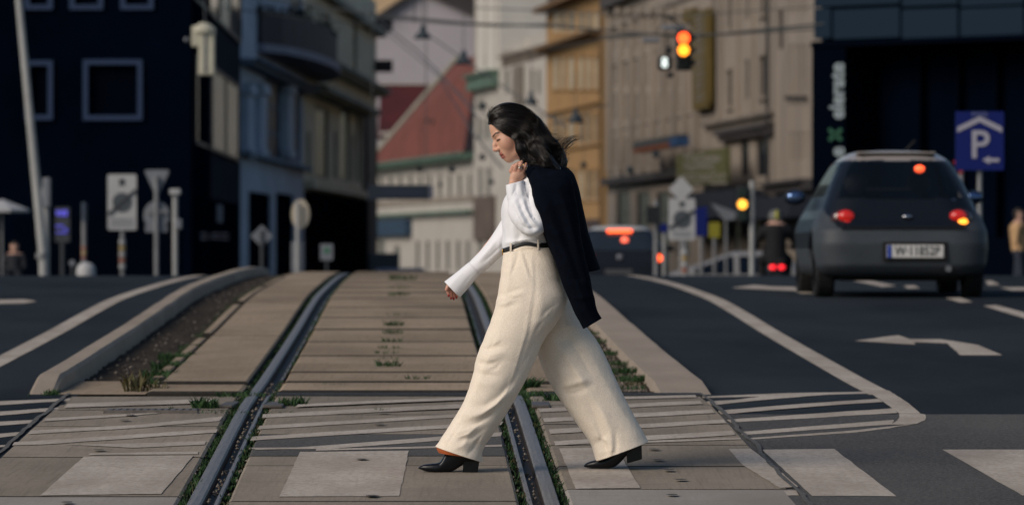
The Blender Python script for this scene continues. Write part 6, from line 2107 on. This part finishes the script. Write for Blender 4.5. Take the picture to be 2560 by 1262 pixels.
# wisps in the wind
WG = [([(1360, 330), (1385, 350), (1400, 362), (1415, 366), (1428, 356), (1445, 346), (1458, 346), (1466, 354)], 40, .5, 3.6),
      ([(1368, 335), (1390, 355), (1404, 366), (1418, 362), (1434, 350), (1450, 343), (1462, 348)], 26, .45, 5),
      ([(1350, 310), (1366, 326), (1380, 334), (1396, 337), (1404, 338)], 16, .5, 3), ([(1355, 320), (1370, 335), (1388, 344), (1398, 352), (1400, 362)], 16, .5, 3),
      ([(1372, 345), (1392, 352), (1404, 346), (1416, 350), (1424, 362)], 16, .45, 4), ([(1380, 360), (1402, 366), (1414, 378), (1410, 394), (1398, 400)], 26, .55, 4), ([(1385, 385), (1406, 396), (1414, 412), (1404, 428), (1412, 442)], 34, .6, 5), ([(1385, 370), (1398, 374), (1404, 384), (1400, 392)], 10, .5, 3), ([(1395, 400), (1412, 392), (1424, 388), (1430, 398), (1426, 410)], 8, .5, 3), ([(1400, 425), (1412, 428), (1421, 420), (1424, 412)], 12, .55, 3),
      ([(1398, 432), (1412, 436), (1420, 434), (1423, 428), (1426, 442)], 16, .7, 2), ([(1395, 380), (1408, 400), (1406, 425), (1414, 438)], 30, .6, 5), ([(1385, 395), (1398, 415), (1394, 436), (1402, 448)], 30, .6, 6),
      ([(1340, 400), (1362, 420), (1376, 434), (1390, 436)], 30, .6, 6), ([(1224, 300), (1221, 288), (1228, 276), (1245, 268)], 30, .5, 3), ([(1296, 372), (1298, 392), (1310, 406), (1326, 404)], 24, .6, 2)]
V, F = [], []
r = np.random.default_rng(11)
for (pl, n, rad, jit) in WG:
    for _ in range(n):
        d0 = r.uniform(-50, 10) if pl[0][0] > 1260 else r.uniform(-34, 20)
        p = np.array([[x, y, d0] for x, y in pl], float)
        p[:, 1] = p[0, 1] + (p[:, 1] - p[0, 1]) * r.uniform(.6, 1.35); p[:, 0] = p[0, 0] + (p[:, 0] - p[0, 0]) * r.uniform(.7, 1.08)
        k = np.linspace(0, 1, len(p))[:, None]
        p += r.normal(size=3) * jit * np.array([.8, .8, 3]) * (.4 + k) + r.normal(size=p.shape) * .5
        c = catmull(p, 6)[: int(6 * (len(p) - 1) * r.uniform(.7, 1)) + 1]
        m = len(c); b = len(V)
        rr = rad * r.uniform(.6, 1.2) * np.clip(np.linspace(3, .2, m), 0, 1)
        for q_, r_ in zip(c, rr):
            for an in (0, 2.09, 4.19):
                V.append(W(q_[0] + r_ * math.cos(an) * .7, q_[1] + r_ * math.cos(an) * .7, q_[2] + r_ * math.sin(an)))
        for q_ in range(m - 1):
            for s_ in range(3):
                F.append((b + q_ * 3 + s_, b + q_ * 3 + (s_ + 1) % 3, b + q_ * 3 + 3 + (s_ + 1) % 3, b + q_ * 3 + 3 + s_))
tag(meshobj("hair_wisps", V, F, M_HAIR, hair, smooth=True), kind="stuff")
# ------------------------------------------------------------------ vehicles
def smax(a, b, k):
    h = np.clip(0.5 + 0.5 * (a - b) / k, 0, 1)
    return b * (1 - h) + a * h + k * h * (1 - h)

def fnormals(V, F):
    a, b, c, d = (V[F[:, i]] for i in range(4))
    n = np.cross(c - a, d - b)
    return n / (np.linalg.norm(n, axis=1, keepdims=True) + 1e-9), (a + b + c + d) / 4

def submesh(name, V, F, m, parent, M):
    u, invx = np.unique(F.ravel(), return_inverse=True)
    v = V[u]
    v = (np.array(M.to_3x3()) @ v.T).T + np.array(M.translation)
    return fastmesh(name, v, invx.reshape(F.shape), m, parent)

M_TYRE = mat("tyre_rubber", (.006, .006, .007), .85)
M_RIM = mat("wheel_rim", (.20, .20, .21), .4, .7)
M_CARGL = mat("car_glass", (.003, .005, .008), .06, spec=.6)
M_CARTR = mat("clear_car_glass", (.006, .009, .012), .05, spec=.8, alpha=.4)
M_CARDK = mat("charcoal_paint", (.004, .006, .010), .4, spec=.25, coat=.12)
M_BUMP = mat("grey_bumper_plastic", (.042, .049, .057), .5, var=.08, scale=8, spec=.2)

def wheel(c, ax, r, w, parent, M):
    bm = bmesh.new()
    prof = [(r * .62, -w / 2), (r * .93, -w / 2), (r, -w * .36), (r, w * .36), (r * .93, w / 2), (r * .62, w / 2)]
    n = 28
    rings = [[bm.verts.new(M @ Vector((c[0] + o, c[1] + rr * math.cos(2 * math.pi * k / n), c[2] + rr * math.sin(2 * math.pi * k / n)))) for k in range(n)] for rr, o in prof]
    for i in range(len(rings) - 1):
        for k in range(n):
            bm.faces.new((rings[i][k], rings[i][(k + 1) % n], rings[i + 1][(k + 1) % n], rings[i + 1][k]))
    wo = bmobj("wheel", bm, M_TYRE, parent)
    bm = bmesh.new()
    bm_tube(bm, [M @ Vector((c[0] - w * .38, c[1], c[2])), M @ Vector((c[0] + w * .38, c[1], c[2]))], r * .64, 20)
    bmobj("rim", bm, M_RIM, wo)

def car_shell(hw, yr, yf, zlo, zhi, L, wheels, wr, cutk=.05, kxy=.34, kz=.12, h=.02):
    fld = Field((-1.05, -.15, 0), (1.05, L + .15, zhi + .12), h)
    def fn(x, y, z):
        d1 = np.abs(x) - np.interp(z, *hw) + .05 * np.clip((y - L + .8) / .8, 0, 1) ** 2 + 0 * y
        d2 = np.interp(z, *yr) - y + 0 * x
        d3 = y - np.interp(z, *yf) + 0 * x
        d = smax(smax(d1, d2, kxy), d3, kxy)
        d = smax(d, z - zhi + .05 * np.abs(x) ** 2 * 2 + 0 * y, kz)
        return smax(d, zlo - z + 0 * x + 0 * y, .08)
    fld.add(fld.lo, fld.lo + fld.h * fld.n, fn)
    for yw in wheels:
        for sg in (-1, 1):
            fld.cone((sg * .62, yw, wr), (sg * 1.1, yw, wr), wr + .05, wr + .05, k=.02, op='s')
    V, F = fld.mesh()
    return V, F

def carM(px, Y, heading, dz=0.0):
    x = (px - CX) / FPX * Y
    return Matrix.Translation((x, Y, zg(Y) - .03 + dz)) @ Matrix.Rotation(heading, 4, 'Z')

def blob(name, c, r, m, parent, M, sub=2):
    bm = bmesh.new()
    bmesh.ops.create_icosphere(bm, subdivisions=sub, radius=1, matrix=M @ Matrix.Translation(c) @ Matrix.Diagonal((*r, 1)))
    return bmobj(name, bm, m, parent, smooth=True)

def cbox(name, c, s, m, parent, M, bev=.01, rx=0.0):
    bm = bmesh.new()
    bm_box(bm, (0, 0, 0), s, bev=bev)
    bmesh.ops.transform(bm, matrix=M @ Matrix.Translation(c) @ Matrix.Rotation(rx, 4, 'X'), verts=bm.verts)
    return bmobj(name, bm, m, parent)

# ---- small grey hatchback, right
M = carM(2258, 48.6, .012, -.005) @ Matrix.Diagonal((1.03, 1, 1.06, 1))
ka = empty("hatchback_car", M.translation, "small rounded grey hatchback with amber indicator lit and a white plate", "car")
hwK = ([0, .2, .3, .45, .6, .72, .80, .92, 1.05, 1.2, 1.32, 1.4], [.70, .76, .80, .815, .81, .77, .725, .675, .62, .545, .46, .34])
yrK = ([0, .2, .3, .5, .62, .70, .80, .95, 1.1, 1.25, 1.36], [.25, .10, .02, 0, .04, .12, .20, .32, .46, .64, .95])
yfK = ([0, .3, .55, .8, .92, 1.1, 1.25, 1.36], [3.5, 3.6, 3.55, 3.2, 2.85, 2.45, 2.1, 1.75])
V, F = car_shell(hwK, yrK, yfK, .20, 1.345, 3.6, (.62, 3.02), .28)
n, c = fnormals(V, F)
ax = np.abs(c[:, 0])
hwz = np.interp(c[:, 2], *hwK)
bump = c[:, 2] < .635 + .18 * np.clip((ax - .60) / .12, 0, 1)
bump &= (c[:, 1] < .75) | (c[:, 2] < .45)
rwin = (n[:, 1] < -.3) & (c[:, 2] > .90) & (c[:, 2] < 1.235) & (ax < hwz - .10) & (c[:, 1] < 1.2)
swin = (np.abs(n[:, 0]) > .55) & (c[:, 2] > .93) & (c[:, 2] < 1.23) & (c[:, 1] > .75) & (c[:, 1] < 2.55)
fwin = (n[:, 1] > .25) & (c[:, 2] > .93) & (c[:, 2] < 1.27) & (ax < hwz - .07)
paint = ~(bump | rwin | swin | fwin)
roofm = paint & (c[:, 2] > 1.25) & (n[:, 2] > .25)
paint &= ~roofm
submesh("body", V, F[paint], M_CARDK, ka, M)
submesh("roof", V, F[roofm], mat("roof_sky_sheen", (.30, .27, .25), .35, spec=.5, coat=.4), ka, M)  # pale colour stands for the sky reflected on the roof
submesh("rear_bumper", V, F[bump], M_BUMP, ka, M)
submesh("rear_window", V, F[rwin], M_CARTR, ka, M)
submesh("windscreen", V, F[fwin], M_CARTR, ka, M)
for sg in (-1, 1):
    submesh("side_window", V, F[swin & (c[:, 0] * sg > 0)], M_CARTR, ka, M)
for yw in (.62, 3.02):
    for sg in (-1, 1):
        wheel((sg * .69, yw, .285), 0, .285, .175, ka, M)
cbox("underbody", (0, 1.8, .24), (1.15, 3.0, .16), M_TYRE, ka, M, .03)
M_TAILG = mat("tail_lamp_red", (.30, .012, .010), .15, spec=.6, emit=(1.0, .03, .02), estr=.25)
for sg in (-1, 1):
    lampo = blob("tail_lamp", (sg * .535, .19, .715), (.125, .06, .095), mat("tail_lamp_glass", (.05, .012, .012), .1, spec=.7), ka, M)
    blob("red_lens", (sg * .52, .160, .74), (.082, .058, .058), M_TAILG, lampo, M)
    if sg < 0:
        blob("red_lens", (sg * .50, .160, .675), (.07, .055, .042), M_TAILG, lampo, M)
    else:
        blob("amber_lens", (sg * .56, .150, .685), (.055, .055, .042), lamp("indicator_amber", (1.0, .33, .03), 2.6), lampo, M)
        blob("clear_lens", (sg * .46, .155, .675), (.03, .05, .035), mat("lamp_clear", (.12, .12, .13), .15), lampo, M)
pl = cbox("licence_plate", (.11, -.012, .425), (.525, .015, .115), mat("plate_white", (.52, .51, .49), .5), ka, M, .004)
cbox("plate_band", (-.13, -.022, .425), (.04, .006, .11), mat("plate_blue", (.02, .05, .28), .5), pl, M, .001)
Mt = M @ Matrix.Translation((.13, -.021, .425)) @ Matrix.Rotation(math.pi / 2, 4, 'X') @ Matrix.Diagonal((.82, 1, 1, 1))
text_mesh("W\u00b711852P", .118, .002, mat("plate_print", (.03, .035, .035), .6), "plate_text", pl, Mt, bold=.0015)
cbox("plate_recess", (.11, -.002, .425), (.60, .012, .17), M_TYRE, ka, M, .004)
blob("badge", (.05, .125, .735), (.05, .02, .022), mat("chrome", (.4, .4, .42), .2, 1.0), ka, M)
blob("model_letters", (.48, .30, .885), (.035, .012, .014), mat("chrome", (.4, .4, .42), .2, 1.0), ka, M)
cbox("hatch_seam", (0, .035, .637), (1.15, .03, .012), M_TYRE, ka, M, .003)
wp = cbox("wiper", (-.10, .37, .985), (.42, .02, .018), M_TYRE, ka, M, .004)
blob("red_window_spot", (.20, .56, 1.17), (.05, .03, .036), lamp("red_spot_glow", (1.0, .10, .03), 2.2), ka, M)  # glowing red spot added off centre in the rear window, not a brake lamp
cbox("tail_spoiler", (0, .82, 1.312), (.74, .16, .012), MATS["roof_sky_sheen"], ka, M, .01, rx=-.15)
tubeobj("antenna", [M @ Vector((.16, 1.6, 1.36)), M @ Vector((.22, 1.3, 1.44))], .012, M_TYRE, ka, 6)
mo = blob("wing_mirror", (-.86, 2.15, .93), (.11, .06, .075), M_CARDK, ka, M)
blob("mirror_glass", (-.86, 2.105, .93), (.085, .03, .055), mat("mirror_blue", (.10, .16, .30), .08, .8), mo, M)
mo = blob("wing_mirror", (.86, 2.15, .93), (.10, .06, .07), M_CARDK, ka, M)
blob("mirror_glass", (.86, 2.105, .93), (.08, .03, .05), mat("mirror_blue", (.10, .16, .30), .08, .8), mo, M)
tubeobj("exhaust", [M @ Vector((.42, .35, .27)), M @ Vector((.42, .0, .27))], .03, M_RIM, ka, 12)
for sg in (-.3, .3):
    blob("headrest", (sg, 1.75, 1.05), (.12, .06, .10), M_TYRE, ka, M)

# ---- dark hatchback past the crest
M = carM(1550, 112.0, .0) @ Matrix.Diagonal((1.2, 1, 1.075, 1))
go = empty("hatchback_car", M.translation, "dark hatchback with glowing brake lights behind the woman's jacket", "car")
hwG = ([0, .2, .35, .6, .85, .98, 1.15, 1.3, 1.45, 1.5], [.80, .86, .895, .90, .885, .82, .73, .63, .53, .42])
yrG = ([0, .25, .4, .7, .9, 1.0, 1.2, 1.35, 1.47], [.2, .06, 0, .03, .08, .14, .30, .48, .6])
yfG = ([0, .4, .7, .95, 1.1, 1.3, 1.45], [4.1, 4.25, 4.15, 3.4, 2.9, 2.4, 2.0])
V, F = car_shell(hwG, yrG, yfG, .22, 1.46, 4.25, (.85, 3.45), .31, h=.028)
n, c = fnormals(V, F)
ax = np.abs(c[:, 0]); hwz = np.interp(c[:, 2], *hwG)
rwin = (n[:, 1] < -.25) & (c[:, 2] > .97) & (c[:, 2] < 1.34) & (ax < hwz - .10) & (c[:, 1] < 1.0)
swin = (np.abs(n[:, 0]) > .5) & (c[:, 2] > 1.0) & (c[:, 2] < 1.35) & (c[:, 1] > .8) & (c[:, 1] < 3.0)
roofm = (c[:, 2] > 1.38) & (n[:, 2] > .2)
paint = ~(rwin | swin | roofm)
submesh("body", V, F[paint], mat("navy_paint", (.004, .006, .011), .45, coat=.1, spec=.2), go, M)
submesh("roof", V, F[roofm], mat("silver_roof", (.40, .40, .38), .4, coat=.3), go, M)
submesh("rear_window", V, F[rwin], mat("car_glass_pale", (.016, .021, .026), .12, spec=.8), go, M)
for sg in (-1, 1):
    submesh("side_window", V, F[swin & (c[:, 0] * sg > 0)], M_CARGL, go, M)
for yw in (.85, 3.45):
    for sg in (-1, 1):
        wheel((sg * .78, yw, .31), 0, .31, .2, go, M)
cbox("brake_strip", (-.0, .44, 1.355), (.46, .08, .06), lamp("brake_strip_red", (1.0, .11, .03), 3.2), go, M, .02)
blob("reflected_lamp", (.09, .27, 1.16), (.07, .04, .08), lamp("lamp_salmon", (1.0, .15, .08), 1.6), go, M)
blob("tail_lamp", (.69, .10, .80), (.085, .08, .08), lamp("tail_bright", (1.0, .10, .02), 3.6), go, M)
blob("tail_lamp", (-.62, .08, .84), (.16, .06, .07), M_TAILG, go, M)
blob("badge", (0, .03, .82), (.06, .03, .06), M_SIGNG, go, M)
cbox("licence_plate", (-.02, -.01, .52), (.5, .02, .11), mat("plate_dim", (.06, .06, .065), .5), go, M)
cbox("mirror", (.98, 2.6, 1.0), (.16, .1, .12), M_CARDK, go, M, .03)

# ---- pale car crossing beyond
M = carM(2000, 150.0, math.pi / 2)
wc = empty("estate_car", M.translation, "pale silver car crossing behind the signal post", "car")
V, F = car_shell(hwG, ([0, .25, .4, .8, 1.0, 1.3, 1.47], [.2, .06, 0, .02, .1, .3, .45]), yfG, .22, 1.46, 4.25, (.85, 3.45), .31, h=.03)
n, c = fnormals(V, F)
swin = (np.abs(c[:, 0]) > .45) & (n[:, 2] < .8) & (c[:, 2] > .80) & (c[:, 2] < 1.33) & (c[:, 1] > .5) & (c[:, 1] < 3.1) & (np.abs(c[:, 1] - 1.9) > .07) & (np.abs(c[:, 1] - .95) > .06)
submesh("body", V, F[~swin], mat("silver_paint", (.22, .215, .21), .45, coat=.1), wc, M)
for sg in (-1, 1):
    for (ya, yb) in ((.5, .95), (.95, 1.9), (1.9, 3.2)):
        submesh("side_window", V, F[swin & (c[:, 0] * sg > 0) & (c[:, 1] > ya) & (c[:, 1] < yb)], mat("car_glass_navy", (.004, .008, .016), .6, spec=.03), wc, M)
for yw in (.85, 3.45):
    for sg in (-1, 1):
        wheel((sg * .78, yw, .31), 0, .31, .2, wc, M)

# ------------------------------------------------------------------ other people
def figure(name, parts, cols, origin, h=.02, lo=(-.6, -.6, 0), hi=(.6, .6, 1.9), parent=None, rot=0.0):
    fld = Field(lo, hi, h)
    for (a, b, ra, rb, k) in parts:
        fld.cone(a, b, ra, rb, k)
    V, F = fld.mesh()
    col = np.tile(np.array(cols[0][1]), (len(V), 1)).astype(float)
    for fn, cc in cols[1:]:
        m = fn(V)
        col[m] = cc
    R = np.array(Matrix.Rotation(rot, 3, 'Z'))
    Vw = (R @ V.T).T + np.array(origin)
    o = fastmesh("body", Vw, F, mat("figure_cloth", (.1, .1, .1), .85, attr="tone"), parent)
    a = o.data.attributes.new("tone", 'FLOAT_COLOR', 'POINT')
    a.data.foreach_set("color", np.concatenate([col, np.ones((len(col), 1))], 1).astype(np.float32).ravel())
    return o
# scooter and rider
Ys = 98.0
o0 = P(1940, 600, Ys); o0.z = zg(Ys)
rider = empty("person", o0, "scooter rider in black with a pale helmet seen from behind", "person")
SKIN = (.45, .27, .2)
figure("person", [((0, 0, .80), (0, .05, 1.28), .19, .20, .08), ((-.17, .05, 1.30), (.17, .05, 1.30), .12, .12, .08), ((0, .06, 1.35), (0, .08, 1.47), .08, .10, .05), ((0, .08, 1.50), (0, .10, 1.55), .115, .11, .03),
                  ((-.25, .05, 1.28), (-.42, .18, 1.02), .09, .075, .05), ((-.42, .18, 1.02), (-.34, .50, .98), .075, .05, .03), ((.25, .05, 1.28), (.42, .18, 1.02), .09, .075, .05), ((.42, .18, 1.02), (.34, .50, .98), .075, .05, .03),
                  ((-.12, 0, .80), (-.25, .42, .74), .12, .09, .06), ((-.25, .42, .74), (-.24, .38, .30), .09, .06, .03), ((-.24, .36, .28), (-.24, .50, .25), .055, .045, .02),
                  ((.12, 0, .80), (.25, .42, .74), .12, .09, .06), ((.25, .42, .74), (.24, .38, .30), .09, .06, .03), ((.24, .36, .28), (.24, .50, .25), .055, .045, .02)],
       [(None, (.002, .0025, .004)), (lambda V: (V[:, 2] > 1.42) & (V[:, 2] < 1.5), SKIN)], o0, parent=rider)
M = Matrix.Translation(o0)
hel = blob("helmet", (0, .10, 1.555), (.145, .165, .15), mat("helmet_pale", (.11, .11, .10), .4), rider, M, 3)
cbox("helmet_stripe", (.01, -.045, 1.60), (.05, .05, .16), mat("hi_vis_yellow", (.45, .42, .03), .5), hel, M, .015)
sc_ = empty("scooter", o0, "dark scooter with two red tail lights under the helmeted rider", "scooter")
cbox("seat", (0, -.02, .70), (.34, .62, .14), M_TYRE, sc_, M, .05)
cbox("tail_body", (0, -.22, .52), (.40, .42, .28), M_CARDK, sc_, M, .09)
for sg in (-.085, .085):
    blob("tail_light", (sg, -.44, .60), (.065, .03, .045), lamp("scooter_red", (1.0, .02, .03), 1.6), sc_, M)
cbox("mudguard", (0, -.46, .36), (.16, .1, .24), M_TYRE, sc_, M, .03)
wheel((0, -.25, .25), 0, .25, .13, sc_, M)
wheel((0, .95, .25), 0, .25, .12, sc_, M)
cbox("front_shield", (0, .62, .62), (.46, .10, .70), M_CARDK, sc_, M, .05, rx=.2)
tubeobj("handlebar", [M @ Vector((-.36, .52, .99)), M @ Vector((.36, .52, .99))], .02, M_TYRE, sc_, 8)
cbox("floor_board", (0, .36, .30), (.34, .5, .08), M_CARDK, sc_, M, .03)

def standing(px, Y, label, top, trouser, hair, rot, sit=False, sc=1.0):
    o = P(px, 600, Y); o.z = zg(Y)
    t = empty("person", o, label, "person")
    if not sit:
        ps = [((0, 0, .95), (0, .02, 1.32), .15, .17, .08), ((-.15, .0, 1.36), (.15, .0, 1.36), .09, .09, .07), ((0, 0, 1.40), (0, .01, 1.50), .055, .055, .03), ((0, .0, 1.56), (0, .02, 1.63), .095, .10, .03),
              ((-.21, 0, 1.34), (-.26, .03, 1.08), .06, .05, .03), ((-.26, .03, 1.08), (-.24, -.1, .88), .048, .035, .02), ((.21, 0, 1.34), (.26, .03, 1.08), .06, .05, .03), ((.26, .03, 1.08), (.24, -.1, .88), .048, .035, .02),
              ((-.09, 0, .90), (-.1, -.05, .48), .10, .065, .05), ((-.1, -.05, .48), (-.1, .05, .08), .062, .042, .02), ((-.1, .05, .05), (-.1, -.13, .04), .045, .04, .02),
              ((.09, 0, .90), (.1, .06, .48), .10, .065, .05), ((.1, .06, .48), (.1, .16, .08), .062, .042, .02), ((.1, .16, .05), (.1, 0, .04), .045, .04, .02)]
        cut = .93
        hz = 1.5
    else:
        ps = [((0, 0, .52), (0, .03, .86), .15, .16, .08), ((-.15, .02, .90), (.15, .02, .90), .085, .085, .06), ((0, 0.02, .93), (0, .0, 1.03), .05, .05, .03), ((0, -.01, 1.10), (0, .0, 1.16), .09, .095, .03),
              ((-.2, 0, .88), (-.24, -.06, .64), .055, .045, .03), ((-.24, -.06, .64), (-.1, -.30, .62), .045, .035, .02), ((.2, 0, .88), (.24, -.06, .64), .055, .045, .03), ((.24, -.06, .64), (.1, -.30, .62), .045, .035, .02),
              ((-.09, 0, .48), (-.12, -.42, .48), .09, .065, .05), ((-.12, -.42, .48), (-.12, -.40, .08), .06, .042, .02), ((-.12, -.40, .05), (-.12, -.56, .04), .045, .04, .02),
              ((.09, 0, .48), (.12, -.42, .48), .09, .065, .05), ((.12, -.42, .48), (.12, -.40, .08), .06, .042, .02), ((.12, -.40, .05), (.12, -.56, .04), .045, .04, .02)]
        cut = .50
        hz = 1.02
    figure("person", ps, [(None, top), (lambda V: V[:, 2] < cut, trouser), (lambda V: (V[:, 2] > hz - .05), SKIN), (lambda V: (V[:, 2] > hz + .02) & ((V[:, 1] > .02) | (V[:, 2] > hz + .16)), hair)], o, parent=t, rot=rot)
    return t
standing(2548, 98, "person in an orange and cream top at the right edge", (.42, .26, .13), (.02, .025, .04), (.02, .015, .012), math.radians(75))
standing(36, 117, "seated cafe guest with a reddish face under the white parasol", (.012, .014, .02), (.01, .012, .018), (.02, .015, .012), 0, sit=True)
ch = thing("cafe_chair", 36, 117.0, "dark cafe chair under the seated guest at the left", "chair")
cx_ = ch.location
bm = bmesh.new(); bm_box(bm, (cx_.x, 117.0, zg(117) + .39), (.44, .42, .04), bev=.01); bmobj("seat", bm, M_TYRE, ch)
bm = bmesh.new(); bm_box(bm, (cx_.x, 117.24, zg(117) + .68), (.42, .03, .36), bev=.01); bmobj("backrest", bm, M_TYRE, ch)
for sx in (-1, 1):
    for sy in (-1, 1):
        tubeobj("leg", [(cx_.x + .2 * sx, 117 + .19 * sy, zg(117)), (cx_.x + .2 * sx, 117 + .19 * sy, zg(117) + .39)], .015, M_TYRE, ch, 6)
